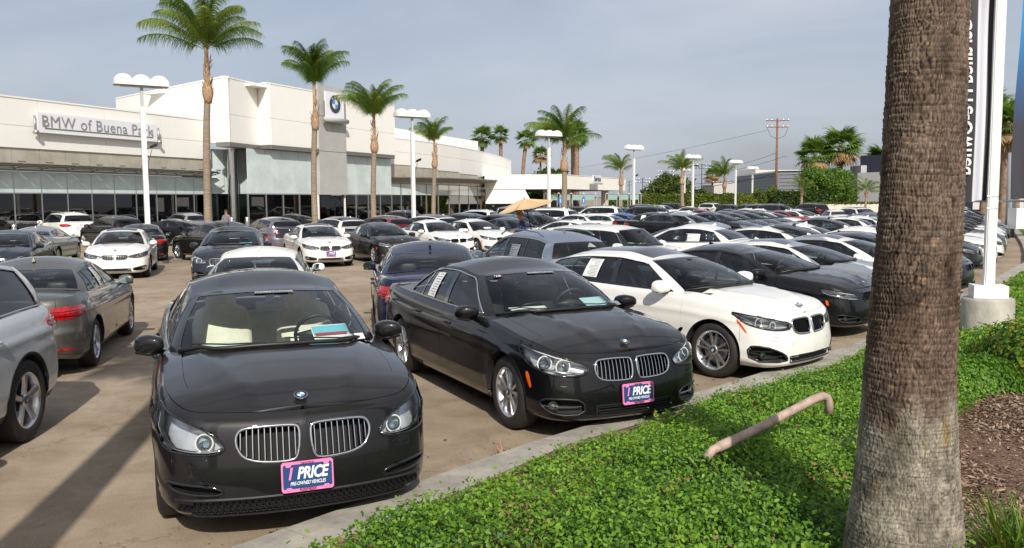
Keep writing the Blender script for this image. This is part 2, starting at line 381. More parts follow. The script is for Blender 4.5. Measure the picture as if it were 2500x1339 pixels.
        pn = {'sill': 'sill', 'front_bumper': 'front_bumper', 'fender': 'fender', 'quarter_panel': 'quarter_panel', 'rear_bumper': 'rear_bumper', 'trunk_lid': 'trunk_lid'}
        both = ('front_bumper', 'rear_bumper', 'trunk_lid'); s.parts = {}
        deckF = {}; 
        # deck grid: rows joined across the car at every column
        M = sp.get('deckn', 22); ye = P[:, -1, 1] * -1; xe = P[:, -1, 0]; ze = P[:, -1, 2]
        v = np.linspace(-1, 1, M + 1); v = np.sign(v) * np.abs(v) ** .8
        rg = sp.get('ridge', [])
        def deckz(x, y, yed, z0):
            q = np.abs(y) / np.maximum(yed, 1e-6); z = z0 + s.crown(x) * (1 - np.minimum(q, 1) ** 2.6)
            for (y0, y1, hgt, wd) in rg:                          # ridges running along the bonnet
                xr = np.clip((x - (s.xF - .15)) / (sp['cowl'] - (s.xF - .15)), 0, 1); yc = y0 + (y1 - y0) * xr
                z = z + hgt * np.exp(-((np.abs(y) - yc) / wd) ** 2) * smooth01(xr * 6) * (x > 0)
            return z
        s.deckz = deckz
        DX = np.repeat(xe[:, None], M + 1, 1); DY = v[None] * ye[:, None]; DZ = deckz(DX, DY, ye[:, None], ze[:, None])
        hood_x, trunk_x = sp['cowl'] - .10, sp['deck_end'] + .06
        D = np.stack([DX, DY, DZ], -1).reshape(-1, 3); di = np.arange(nU * (M + 1)).reshape(nU, M + 1) 
        hood, fend, trunk, ledge, cab = [], [[], [], [], []], [], [[], []], []
        hq = sp.get('hoodw', .86)
        for i in range(nU - 1):
            xm = (xe[i] + xe[i + 1]) / 2
            for j in range(M):
                f = (di[i, j], di[i, j + 1], di[i + 1, j + 1], di[i + 1, j]); q = abs(v[j] + v[j + 1]) / 2
                if xm > hood_x: (hood if q < hq or xm > s.xF - .5 else fend[1 if j > M / 2 else 0]).append(f)
                elif xm < trunk_x: (trunk if q < .8 or i >= nU - 4 else fend[3 if j > M / 2 else 2]).append(f)
                elif q > .86: ledge[1 if j > M / 2 else 0].append(f)
                else: cab.append(f)
        def panel(name, PVs, faces, mats, mirror=None, gap=True, label=None):
            used = sorted({k for f in faces for k in f}); mp = {k: n for n, k in enumerate(used)}; V = PVs[used].copy(); F = [tuple(mp[k] for k in f) for f in faces]
            if mirror: V = V * [1, -1, 1]; F = [tuple(reversed(f)) for f in F]
            ec = {}
            for f in F:
                for a, b in zip(f, f[1:] + f[:1]): ec[(min(a, b), max(a, b))] = ec.get((min(a, b), max(a, b)), 0) + 1
            bd = [e for e, c in ec.items() if c == 1]
            # centroid pull of the rim and an inward turned flange leave a real shut line
            nb = {};
            fn = np.zeros_like(V)
            for f in F:
                n = np.cross(V[f[2]] - V[f[0]], V[f[3]] - V[f[1]]) if len(f) == 4 else np.cross(V[f[1]] - V[f[0]], V[f[2]] - V[f[0]])
                c = V[list(f)].mean(0)
                for k in f: fn[k] += n; nb.setdefault(k, []).append(c)
            fn /= np.linalg.norm(fn, axis=1, keepdims=True) + 1e-12
            # exact skin normals keep reflections running across the shut lines
            V0 = V.copy()
            if gap:
                for k in {k for e in bd for k in e}:
                    d = np.mean(nb[k], 0) - V[k]; l = np.linalg.norm(d); V[k] += d / (l + 1e-9) * min(.0028, l * .3)
            n0 = len(V); ring = sorted({k for e in bd for k in e}); rm = {k: n0 + n for n, k in enumerate(ring)}; rm2 = {k: n0 + len(ring) + n for n, k in enumerate(ring)}
            V = np.vstack([V, V[ring], V[ring] - fn[ring] * .02]) if ring else V
            F2 = F + [(rm[a], rm[b], rm2[b], rm2[a]) for a, b in bd]
            return V, F2
        def emit(name, V, F, mats=PAINT): o = meshobj(name, V, F, mats, root, True); return o
        flip = lambda fs: [tuple(reversed(f)) for f in fs]
        s.root = root
        P2 = PV * [1, -1, 1]
        for g, fs in groups.items():
            if g in both:
                # weld both sides at the centre line
                a = len(PV); allV = np.vstack([PV, P2]); F = fs + [tuple(k + a for k in reversed(f)) for f in fs]
                cl = {}
                F = [tuple((k - a) if (k >= a and abs(allV[k][1]) < 1e-6) else k for k in f) for f in F]
                if g == 'trunk_lid' or g == 'rear_bumper' or g == 'front_bumper':
                    V, F2 = panel(g, allV, [tuple(reversed(f)) for f in F], PAINT); emit(pn[g], V, F2, M_gloss if (g == 'trunk_lid' and sp.get('trunk_black')) else PAINT)
            else:
                nm = 'door' if g.startswith('door') else pn[g]; mt = M_black if (g == 'sill' and sp.get('dark_sill')) else PAINT
                for mir in (False, True):
                    V, F2 = panel(g, PV, [tuple(reversed(f)) for f in fs], mt, mirror=mir); o = emit(nm, V, F2, mt)
                    s.parts[(g, 'l' if mir else 'r')] = o
        for nm, fs in [('hood', hood), ('trunk_top', trunk)] + [('fender_top', q_) for q_ in fend] + [('window_ledge', q_) for q_ in ledge]:
            if fs: V, F2 = panel(nm, D, fs, PAINT, gap=nm in ('hood', 'trunk_top')); emit(nm, V, F2, PAINT)
        # dark cabin cover under the glass line and underbody
        b = MB(); zf = .30
        b.box(((s.xF + s.xR) / 2, 0, zf), (s.xF - s.xR - .5, s.W * 1.25, .22))
        b.box(((sp['cowl'] + s.xF) / 2 - .1, 0, .52), (s.xF - sp['cowl'] - .35, s.W * 1.0, .30))
        b.box(((sp['deck_end'] + s.xR) / 2 + .1, 0, .6), (sp['deck_end'] - s.xR - .3, s.W * 1.0, .40)) if sp['deck_end'] - s.xR > .5 else None
        b.build('underbody', M_dark, root)
        s.arches(); s.greenhouse(); s.wheels(); s.fittings(); s.interior()
        return root
    def define_openings(s):
        for k in ('headlight', 'kidney', 'intake', 'intake_c'):
            if k in s.sp: s.holes.append(s.outl(k))
        s.holes = [h for h in s.holes]
    def outl(s, key):
        """outline given as (y or ('x', x), z) pairs -> (u, z)"""
        pts = [];
        for a, z in s.sp[key]:
            u = s.ux(a[1]) if isinstance(a, tuple) and a[0] == 'x' else (s.uyr(a[1]) if isinstance(a, tuple) else (s.uy(a) if a >= 0 else -s.uy(-a)))
            pts.append((u, z))
        return rounded(pts, 1 if key in ('headlight', 'intake', 'tail') else 2)
    def arches(s):
        for xc in (s.hw, -s.hw):
            for sd in (-1, 1):
                a = np.linspace(-.12, math.pi + .12, 26); X = xc + s.Ra * np.cos(a); Z = s.r + s.Ra * np.sin(a); ok = Z > .17; X, Z = X[ok], Z[ok]
                U = np.array([s.ux(x) for x in X]); P, n = s.skin(U, Z, .003, sd); Q = P.copy(); Q[:, 1] = sd * (s.W - .42)
                P2, _ = s.skin(np.array([s.ux(xc + (s.Ra + .022) * math.cos(q)) for q in a[ok]]), s.r + (s.Ra + .022) * np.sin(a[ok]), .004, sd)
                k = len(X); V = list(P) + list(Q) + list(P) + list(P2)
                F = [(i, i + 1, k + i + 1, k + i) for i in range(k - 1)]; mi = [0] * (k - 1)
                if s.sp.get('clad'): F += [(2 * k + i, 2 * k + i + 1, 3 * k + i + 1, 3 * k + i) for i in range(k - 1)]; mi += [0] * (k - 1)
                c = len(V); V.append((xc, sd * (s.W - .42), s.r)); F += [(k + i, k + i + 1, c) for i in range(k - 1)]; mi += [0] * (k - 1)
                meshobj('wheel_well', V, F, [M_dark], s.root, False, mi)
    # ------------------------------------------------ glasshouse
    def greenhouse(s):
        sp = s.sp; K = sp['gh']                                  # stations: (base x, base y, roof x, roof y, tag of the span that follows)
        B = np.array([[k[0], k[1], k[2], k[3]] for k in K], float); par = np.r_[0, np.cumsum(np.hypot(np.diff(B[:, 0] + B[:, 2]), np.diff(B[:, 1] + B[:, 3])) / 2)]
        f = [pchip(par, B[:, i]) for i in range(4)]; n_of = []; Q = []; tags = []
        for i in range(len(K) - 1):
            n = max(2 if K[i][4] in ('pillar', 'paint') else 3, int((par[i + 1] - par[i]) / sp.get('ghs', .09))); Q += list(par[i] + (par[i + 1] - par[i]) * np.arange(n) / n); tags += [K[i][4]] * n
        Q.append(par[-1]); Q = np.array(Q); xb, yb, xr, yr = [g(Q) for g in f]
        rz = pchip([-p[0] for p in sp['roofz']], [p[1] for p in sp['roofz']]); rc = sp.get('roofc', .05) + .026
        x0_, xt_, ym_ = xr[0], xr[-1], max(yr)
        def roofh(x, y): c_ = np.interp(-x, [-x0_, -x0_ + .45, -xt_ - .5, -xt_], [.045, rc, rc, .035]); return rz(-x) - .028 - .028 * smooth01((x - (x0_ - .6)) / .5) + c_ * (1 - np.minimum(np.abs(y / ym_), 1) ** 2.2)
        zr = roofh(xr, yr)
        # base height: on the body surface
        yed = np.interp(-xb, -s.px(np.linspace(0, s.L, 400)), s.py(np.linspace(0, s.L, 400))) - .09
        zbase = s.deckz(xb, yb, np.maximum(yed, yb + .001), s.zsh(xb)) - .004
        zbase = np.where(np.array([1 if t in ('wind', 'back') else 0 for t in tags + ['back']]) > 0, zbase + .012, zbase)
        T = np.array([0, .05, .12, .25, .4, .55, .7, .82, .90, .95, 1.0]); nT = len(T)
        bul = sp.get('bulge', .028)
        def surf(q, t, off=0.0, side=-1):
            q = np.asarray(q, float); t = np.asarray(t, float)
            def pos(q, t):
                qx = [np.interp(q, Q, a) for a in (xb, yb, zbase, xr, yr, zr)]; x = qx[0] + (qx[3] - qx[0]) * t; y = qx[1] + (qx[4] - qx[1]) * t; z = qx[2] + (qx[5] - qx[2]) * t
                e = 1e-2; bx = np.interp(q + e, Q, xb) - np.interp(q - e, Q, xb); by = np.interp(q + e, Q, yb) - np.interp(q - e, Q, yb); l = np.hypot(bx, by) + 1e-9
                bx, by = bx / l, by / l; bx = np.where((q < e) | (q > Q[-1] - e), 0, bx); by = np.where(q < e, 1, np.where(q > Q[-1] - e, -1, by)); k = bul * 4 * t * (1 - t); fz = np.clip(np.abs(by) * 1.3 - .15, 0, 1)
                return np.stack([x + by * k, y - bx * k, z + sp.get('vb', .03) * fz * 4 * t * (1 - t)], -1)
            P = pos(q, t); e = 2e-3; a = pos(q + e, t) - pos(q - e, t); b = pos(q, np.minimum(t + e, 1)) - pos(q, np.maximum(t - e, 0)); n = np.cross(a, b); n /= np.linalg.norm(n, axis=-1, keepdims=True) + 1e-12
            n = np.where(n[..., 2:3] < 0, -n, n); P = P + n * np.asarray(off)[..., None]
            if side < 0: P = P * [1, -1, 1]; n = n * [1, -1, 1]
            return P, n
        s.gsurf = surf; s.gQ = Q; s.gpar = par; s.gxb = xb
        QQ, TT = np.meshgrid(Q, T, indexing='ij'); nQ = len(Q)
        G = {}
        for i in range(nQ - 1):
            tg = tags[i]
            for j in range(nT - 1):
                t = (T[j] + T[j + 1]) / 2
                if tg == 'wind': g = 'wind' if t < .95 and t > .02 else 'trim'
                elif tg == 'back': g = 'back' if .05 < t < .93 else 'paint'
                elif tg.startswith('win'): g = tg if .05 < t < sp.get('wint', .91) else ('trim' if t <= .05 else 'paint')
                elif tg == 'pillar': g = 'trim' if t < .91 else 'paint'
                else: g = 'trim' if (sp.get('trim_pillars') and tg == 'paint' and t < .91 and i < nQ * .5) else tg
                G.setdefault(g, []).append((i * nT + j, (i + 1) * nT + j, (i + 1) * nT + j + 1, i * nT + j + 1))
        glass_t = M_tint if sp.get('tint') else M_glass
        offs = {'wind': -.003, 'back': -.003, 'trim': 0, 'paint': 0}
        for g, fs in G.items():
            P, _ = surf(QQ.ravel(), TT.ravel(), 0 * QQ.ravel() + (offs.get(g, -.006)), -1)
            nm = {'wind': 'windshield', 'back': 'rear_window', 'paint': 'roof_pillar', 'trim': 'window_trim'}.get(g, 'side_window')
            mt = {'wind': M_wind, 'back': glass_t, 'paint': PAINT, 'trim': M_gloss}.get(g, glass_t if g != 'win0' else M_glass)
            if g in ('paint',) and sp.get('black_pillars'): mt = PAINT
            used = sorted({k for f in fs for k in f}); mp = {k: n for n, k in enumerate(used)}; V = P[used]; F = [tuple(mp[k] for k in f) for f in fs]
            if g in ('wind', 'back', 'paint', 'trim'):
                a = len(V); V2 = V * [1, -1, 1]; F = [tuple(reversed(f)) for f in F] + [tuple(k + a for k in f) for f in F]; V = np.vstack([V, V2])
                F = [tuple((k - a) if k >= a and abs(V[k][1]) < 1e-6 else k for k in f) for f in F]
                meshobj(nm, V, F, mt, s.root, True)
            else:
                meshobj(nm, V, [tuple(reversed(f)) for f in F], mt, s.root, True); meshobj(nm, V * [1, -1, 1], F, mt, s.root, True)
        # roof skin
        M = 16; v = np.linspace(-1, 1, M + 1); X = np.repeat(xr[:, None], M + 1, 1); Y = v[None] * yr[:, None]
        Zr = roofh(X, Y)
        V = np.stack([X, Y, Zr], -1).reshape(-1, 3); F = []; Fs = []
        for i in range(nQ - 1):
            for j in range(M):
                f = (i * (M + 1) + j, i * (M + 1) + j + 1, (i + 1) * (M + 1) + j + 1, (i + 1) * (M + 1) + j); F.append(tuple(reversed(f)))
        if 'sunroof' in sp:
            x0, x1, yw = sp['sunroof']; Fk = [f for f in F if not (x1 < np.mean([V[k][0] for k in f]) < x0 and abs(np.mean([V[k][1] for k in f])) < yw)]; Fs = [f for f in F if f not in set(Fk)]; F = Fk
        o = meshobj('roof', V, F, M_gloss if sp.get('black_roof') else PAINT, s.root, True)
        meshobj('headliner', V * [.985, .96, 1] - [0, 0, .022], F + Fs, mat('beige_headliner', (.74, .69, .58), .9) if sp.get('seat') is M_seatb else M_liner, s.root, True)
        if Fs:
            sv = V.copy(); o2 = meshobj('sunroof', sv - [0, 0, .004], Fs, mat('sunroof_glass', (.015, .014, .013), .12, coat=1.0), s.root, True)
        # drip moulding and optional chrome window surround
        q0 = [par[i] for i in range(len(K)) if K[i][4].startswith('win') and K[i][4] not in ('wind',)]
        if q0:
            qa = q0[0]; qe = [par[i + 1] for i in range(len(K) - 1) if K[i][4].startswith('win') and K[i][4] != 'wind'][-1]
            for sd in (-1, 1):
                b = MB(); m = .012
                top = sp.get('wint', .91)
                pts = [(qa + m, .05), (qa + .02, .4), (qa + .02, top - .14), (qa + .05, top - .04), (qa + .10, top)] + [(qa + (qe - qa) * k / 8, top) for k in range(1, 8)] + [(qe, top - .03), (qe, .4), (qe, .05)] + [(qe + (qa - qe) * k / 8, .05) for k in range(1, 8)] + [(qa + m, .05)]
                s.strip(b, pts, .009 if sp.get('chrome_win') else .006, sd, .002, surf, n=5)
                b.build('window_surround', M_chrome if sp.get('chrome_win') else M_gloss, s.root, True)
        # cowl and wipers
        b = MB(); qs = np.linspace(0, par[2], 9); 
        P1, _ = surf(qs, 0 * qs + .02, 0 * qs + .004, -1); P2, _ = surf(qs, 0 * qs + .02, 0 * qs + .004, 1); line = list(P2[::-1]) + list(P1[1:]); b.tube(line, .017, 6)
        b.build('cowl', M_black, s.root, True)
        b = MB()
        for (qa, ta, qb, tb, sd) in ((.10, .035, .60, .075, -1), (.55, .03, .02, .085, 1)):
            A, _ = surf(np.linspace(qa, qb, 5), np.linspace(ta, tb, 5), .012 + np.zeros(5), sd); b.tube(A, .006, 5)
        b.build('wiper', M_black, s.root)
    # ------------------------------------------------ wheels
    def wheels(s):
        sp = s.sp; r = s.r; tw = sp.get('tw', .235); rr = sp.get('rim', .235)
        M0 = MB(); n = 44; hw_ = tw / 2
        prof = [(rr, -hw_ + .015), (rr + .012, -hw_ + .004), (rr + .035, -hw_), (r - .035, -hw_ + .006), (r - .012, -hw_ + .018), (r - .002, -hw_ + .04), (r, -.02), (r, .02), (r - .002, hw_ - .04), (r - .012, hw_ - .018), (r - .035, hw_ - .006), (rr + .035, hw_), (rr + .012, hw_ - .004), (rr, hw_ - .015)]
        M0.lathe(prof, n, close=False)
        rx = Matrix.Rotation(R(90), 3, 'X')                      # wheel axis along y, outer face towards -y
        tyre = MB(); tyre.lathe([(a, -z) for a, z in prof][::-1], n, M=rx, close=False)
        # tread grooves
        rim = MB(); yo = hw_ - .012
        bar = [(rr + .002, yo - .0), (rr - .006, yo + .003), (rr - .014, yo - .004), (rr - .03, yo - .03), (rr - .04, -hw_ + .03), (rr, -hw_ + .02)]
        rim.lathe(bar, n, M=rx, close=False); style = sp.get('wheel', 'twin'); ns = {'twin': 5, 'ten': 10, 'five': 5, 'blade': 5}[style]
        def spoke(a, w0, w1, yoff=0.0, r0=.045, r1=None, skew=0.0):
            r1 = r1 or rr - .012; ca, sa = math.cos(a), math.sin(a); V = []
            for (rad, w_, y, th, sk) in ((r0, w0, yo - .022, .03, 0), ((r0 + r1) / 2, (w0 + w1) / 2 * .85, yo - .010, .028, skew * .4), (r1, w1, yo - .006, .02, skew)):
                for (t_, d) in ((-1, 0), (1, 0), (1, 1), (-1, 1)):
                    ww = w_ * (.72 if d == 0 else 1.0); x = rad * ca - (t_ * ww / 2 + sk) * sa; z = rad * sa + (t_ * ww / 2 + sk) * ca; V.append((x, -(y - d * th), z))
            F = []
            for i in (0, 1):
                for k in range(4): F.append((i * 4 + k, i * 4 + (k + 1) % 4, i * 4 + 4 + (k + 1) % 4, i * 4 + 4 + k))
            rim.add(V, F, 0)
        for k in range(ns):
            a = 2 * math.pi * k / ns + .3
            if style == 'twin': spoke(a - .20, .030, .030, skew=-.004); spoke(a + .20, .030, .030, skew=.004)
            elif style == 'ten': spoke(a, .026, .034); 
            elif style == 'five': spoke(a, .05, .075)
            else: spoke(a - .12, .034, .046, skew=-.02); spoke(a + .12, .034, .046, skew=.02)
        if style == 'ten':
            for k in range(ns): spoke(2 * math.pi * k / ns + .3 + .13, .012, .012)
        rim.lathe([(0, yo - .012), (.05, yo - .014), (.062, yo - .024), (.062, yo - .05)], 18, M=rx, close=False)
        rim.lathe([(0, yo - .006), (.030, yo - .006), (.033, yo - .012)], 18, M=rx, close=False, mi=2)
        for k in range(4): 
            a0, a1 = math.pi / 2 * k, math.pi / 2 * (k + 1); V = [(0, -(yo - .0045), 0)] + [(.019 * math.cos(a0 + (a1 - a0) * q / 5), -(yo - .0045), .019 * math.sin(a0 + (a1 - a0) * q / 5)) for q in range(6)]
            rim.add(V, [(0, q + 1, q) if False else (0, q, q + 1) for q in range(1, 6)], 3 if k % 2 else 4)
        rim.lathe([(0.165, yo - .075), (.165, yo - .095), (.03, yo - .095)], 28, M=rx, close=False, mi=1)     # brake disc
        rim.lathe([(rr - .03, yo - .12), (.0, yo - .12)], 20, M=rx, close=False, mi=2)
        # flip so the outer face looks towards -y (right side)
        tm = rm = None
        for xc in (s.hw, -s.hw):
            for sd in (-1, 1):
                h = bpy.data.objects.new('wheel', None); h.empty_display_size = .1; link(h, s.root)
                h.location = (xc, sd * (s.W - tw / 2 - sp.get('inset', .028)), r)
                steer = sp.get('steer', 0) if xc > 0 else 0
                h.rotation_euler = (0, 0, (math.pi if sd > 0 else 0) + steer)
                if tm is None:
                    t_ = tyre.build('tyre', M_tyre, h, True); smooth_by_angle(t_, 50); tm = t_.data
                    q_ = rim.build('rim', [sp.get('rimmat', M_rim), M_dull, M_gloss, M_blue, M_white], h, True); smooth_by_angle(q_, 30); rm = q_.data
                else:
                    link(bpy.data.objects.new('tyre', tm), h); link(bpy.data.objects.new('rim', rm), h)
    def disc(s, b, c, ax, r, mi=0, n=16, lift=0.0, dome=0.0, inner=None):
        ax = Vector(ax).normalized(); u = ax.cross(Vector((0, 0, 1)))
        if u.length < .1: u = ax.cross(Vector((0, 1, 0)))
        u.normalize(); v_ = u.cross(ax) * -1; c = Vector(c) + ax * lift; r0 = inner or 0
        if inner:
            V = [c + (u * math.cos(2 * math.pi * k / n) + v_ * math.sin(2 * math.pi * k / n)) * q for q in (inner, r) for k in range(n)]; F = [(k, (k + 1) % n, n + (k + 1) % n, n + k) for k in range(n)]; F = [tuple(reversed(f)) for f in F]
            return b.add(V, F, mi)
        rings = [(1, 0), (.8, dome * .45), (.5, dome * .8)] if dome else [(1, 0)]
        V = [c + (u * math.cos(2 * math.pi * k / n) + v_ * math.sin(2 * math.pi * k / n)) * r * q + ax * h for q, h in rings for k in range(n)] + [c + ax * dome]
        F = [(i * n + k, i * n + (k + 1) % n, (i + 1) * n + (k + 1) % n, (i + 1) * n + k) for i in range(len(rings) - 1) for k in range(n)] + [((len(rings) - 1) * n + k, (len(rings) - 1) * n + (k + 1) % n, len(rings) * n) for k in range(n)]
        return b.add(V, F, mi)
    def roundel(s, c, ax, r, parent, letters=True):
        b = MB(); ax = Vector(ax).normalized(); u = Vector((0, 0, 1)).cross(ax)
        u = u.normalized() if u.length > .05 else Vector((0, 1, 0)); v_ = ax.cross(u).normalized(); c = Vector(c); n = 24
        def ringp(r0, r1, l0, l1, mi):
            V = [c + (u * math.cos(2 * math.pi * k / n) + v_ * math.sin(2 * math.pi * k / n)) * q + ax * l for q, l in ((r0, l0), (r1, l1)) for k in range(n)]; b.add(V, [(n + k, n + (k + 1) % n, (k + 1) % n, k) for k in range(n)], mi)
        ringp(r, r, .0, .008, 0); ringp(r * .93, r, .009, .008, 0); ringp(r * .60, r * .93, .008, .008, 1); ringp(r * .54, r * .6, .009, .009, 0)
        for k in range(4):
            a0 = math.pi / 2 * k; V = [c + ax * .0085] + [c + ax * .0085 + (u * math.cos(a0 + math.pi / 12 * q) + v_ * math.sin(a0 + math.pi / 12 * q)) * r * .55 for q in range(7)]
            b.add(V, [(0, q, q + 1) for q in range(1, 7)], 2 if k in (1, 3) else 3)
        o = b.build('emblem', [M_chrome, M_gloss, M_blue, M_white], parent, False)
        return o
    # ------------------------------------------------ lamps, grille, mirrors
    def fittings(s):
        sp = s.sp; rt = s.root
        for sd in (-1, 1):
            if 'headlight' in sp:
                h = s.outl('headlight'); hl = s.well('headlight', h, sp.get('hld', .07), rt, sd, sp.get('bowl', M_bowl)); A = np.array(h); c = A.mean(0)
                s.patch('lens', h, M_lens, hl, sd, off=.005, dome=.012, depth=.006, step=.035)
                s.ring('lens_frame', h, .0075, sp.get('hlframe', M_gloss), hl, sd, off=.001, n=5)
                b = MB(); u0, u1 = A[:, 0].min(), A[:, 0].max(); z0, z1 = A[:, 1].min(), A[:, 1].max()
                fwd = Vector((1, .18 * sd, 0.05)).normalized()
                # reflector bowl behind each projector
                for (fu, rad) in sp.get('proj', [(.36, .058), (.64, .055)]):
                    uu = u0 + (u1 - u0) * fu; col = A[np.abs(A[:, 0] - uu) < .05]; zz = (col[:, 1].max() + col[:, 1].min()) / 2 if len(col) else c[1]; rad = min(rad, (col[:, 1].max() - col[:, 1].min()) * .44)
                    P, n = s.skin(uu, zz, -.03, sd); P = Vector(P) ; P0 = P - fwd * .01
                    s.disc(b, P0, fwd, rad, 0, 20, inner=rad * .84, lift=.012); s.disc(b, P0, fwd, rad * .84, 3, 20, inner=rad * .66, lift=.004); s.disc(b, P0, fwd, rad * .66, 1, 20, inner=rad * .58, lift=.01)
                    s.disc(b, P0, fwd, rad * .60, 2, 16, dome=.022)
                s.strip(b, [(A[k][0], A[k][1] - .012) for k in np.argsort(A[:, 0])[::2] if A[k][1] > np.interp(A[k][0], [u0, u1], [A[np.argmin(A[:, 0])][1], A[np.argmax(A[:, 0])][1]])], .006, sd, -.012, n=5, mi=0)
                lo = [(A[k][0], A[k][1] + .014) for k in np.argsort(A[:, 0])[::2] if A[k][1] < np.interp(A[k][0], [u0, u1], [A[np.argmin(A[:, 0])][1], A[np.argmax(A[:, 0])][1]])]
                if len(lo) > 2: s.strip(b, lo, .011, sd, -.018, n=5, mi=1)
                b.build('projector', [M_white, M_chrome, glass_mat('lens_ball', (.75, .85, .9), ior=1.9), M_dull], hl, True)
            if 'kidney' in sp:
                k = s.outl('kidney'); g = s.well('kidney_grille', k, .07, rt, sd, M_dark); A = np.array(k)
                s.ring('grille_frame', k, sp.get('kr', .011), sp.get('kmat', M_chrome), g, sd, off=.004, n=6, step=.02)
                n = sp.get('slats', 9); u0, u1 = A[:, 0].min(), A[:, 0].max()
                for i in range(n):
                    uu = u0 + (u1 - u0) * (i + .7) / (n + .4); w_ = np.abs(A[:, 0] - uu); seg = [A[j] for j in range(len(A))]
                    zz = []
                    for j in range(len(A)):
                        a, c2 = A[j], A[(j + 1) % len(A)]
                        if (a[0] - uu) * (c2[0] - uu) <= 0 and a[0] != c2[0]: zz.append(a[1] + (c2[1] - a[1]) * (uu - a[0]) / (c2[0] - a[0]))
                    if len(zz) < 2: continue
                    za, zb_ = min(zz), max(zz); b = MB(); V = []; Z = np.linspace(za, zb_, 4)
                    for z_ in Z:
                        for (du, of) in ((-.0026, -.008), (.0026, -.008), (.0026, -.05), (-.0026, -.05)): P, _ = s.skin(uu + du, z_, of, sd); V.append(P)
                    b.add(V, [(i2 * 4 + q, i2 * 4 + (q + 1) % 4, i2 * 4 + 4 + (q + 1) % 4, i2 * 4 + 4 + q) for i2 in range(3) for q in range(4)]); 
                    b.m = [1 if (f_ % 4) else 0 for f_ in range(len(b.m))]
                    b.build('slat', [sp.get('smat', M_chrome), M_gloss], g)
            if 'intake' in sp:
                k = s.outl('intake'); g = s.well('air_intake', k, .06, rt, sd, M_dark); s.ring('intake_frame', k, .010, sp.get('imat', M_black), g, sd, off=.001, n=5)
                A = np.array(k); u0, u1 = A[:, 0].min(), A[:, 0].max(); z0, z1 = A[:, 1].min(), A[:, 1].max()
                if sp.get('fog'):
                    uu, zz, rad = sp['fog']; uu = s.uy(uu); P, n = s.skin(uu, zz, -.012, sd); b = MB(); fwd = Vector((1, .25 * sd, 0)); s.disc(b, P, fwd, rad, 0, 18, inner=rad * .82, lift=.006); s.disc(b, P, fwd, rad * .82, 1, 16, dome=.015)
                    s.disc(b, P, fwd, rad, 2, 18, lift=-.01); b.build('fog_lamp', [M_chrome, glass_mat('lens_ball', (.75, .85, .9), ior=1.9), M_dull], rt, True)
                b = MB()
                for q in range(sp.get('ibars', 2)):
                    zz = z0 + (z1 - z0) * (q + 1) / (sp.get('ibars', 2) + 1)
                    us = [uu for uu in np.linspace(u0, u1, 16) if inside(k, np.array(uu), np.array(zz))]
                    if len(us) > 1: s.strip(b, [(us[0], zz), (us[-1], zz)], .007, sd, -.02, n=5)
                if sp.get('ibars', 2): b.build('intake_bar', sp.get('ibm', M_black), g)
            if 'intake_c' in sp and sd == -1:
                pass
            if sp.get('fine', .03) < .025:
                for (ya, yb, za, zb2) in (sp.get('washer', [(.60, .72, .505, .55)])): s.ring('washer_cover_joint', rounded([(s.uy(ya), za), (s.uy(yb), za), (s.uy(yb), zb2), (s.uy(ya), zb2)], 1), .0022, M_gloss, rt, sd, off=.0, n=4)
                for y_ in (.40, .70): b = MB(); P, n = s.skin(s.uy(y_), .455, .0015, sd); s.disc(b, P, n, .011, 0, 12); s.disc(b, P, n, .014, 1, 12, inner=.011, lift=.0005); b.build('parking_sensor', [PAINT, M_gloss], rt)
            # mirror
            mx, my, mz = sp['mirror']; b = MB(); V = []; rings = 7; n = 14
            sh = sp.get('mshape', (.085, .112, .070))
            me = bmesh.new(); bmesh.ops.create_uvsphere(me, u_segments=20, v_segments=12, radius=1.0)
            for v in me.verts:
                x, y, z = v.co; q = 3.6; l = (abs(x) ** q + abs(y) ** q + abs(z) ** q) ** (1 / q); x, y, z = x / l, y / l, z / l
                x2 = x * (sh[0] if x > 0 else .045); y2 = y * sh[1] * (1 - .12 * (z > 0) * z); z2 = z * sh[2] * (1 - .25 * max(0, -y) if z > 0 else 1 - .1 * abs(y))
                z2 *= (1 - .18 * y) ; v.co = (x2 - .10 * max(0, -y) * 0 + (-.03 * (-y)), -y2 * sd * -1 if sd > 0 else y2, z2)
            m_ = bpy.data.meshes.new('mirror'); me.to_mesh(m_); me.free(); m_.materials.append(PAINT); m_.polygons.foreach_set('use_smooth', [True] * len(m_.polygons))
            mo = bpy.data.objects.new('side_mirror', m_); link(mo, rt); mo.location = (mx, sd * my, mz)
            b = MB(); x_ = -.047; V = [(x_, sd * y * 1.0, z) for y, z in rounded([(-.10, -.06), (.10, -.065), (.105, .05), (-.09, .06)], 2)]; b.add(V, [tuple(range(len(V)))], 0); b.build('mirror_glass', mat('mirror_glass', (.55, .7, .75), .02, 1.0), mo)
            b = MB(); b.tube([(.0, sd * -.05, -.055), (.01, sd * -.12, -.075), (.03, sd * -(my - s.W + .13), -.085)], [.028, .024, .03], 8); b.build('mirror_arm', M_gloss, mo, True)
            b = MB(); b.tube([(.02, sd * -.09, -.062), (.05, sd * 0, -.066), (.02, sd * .10, -.058)], [.012, .02, .012], 8); b.build('mirror_base', M_black, mo, True)
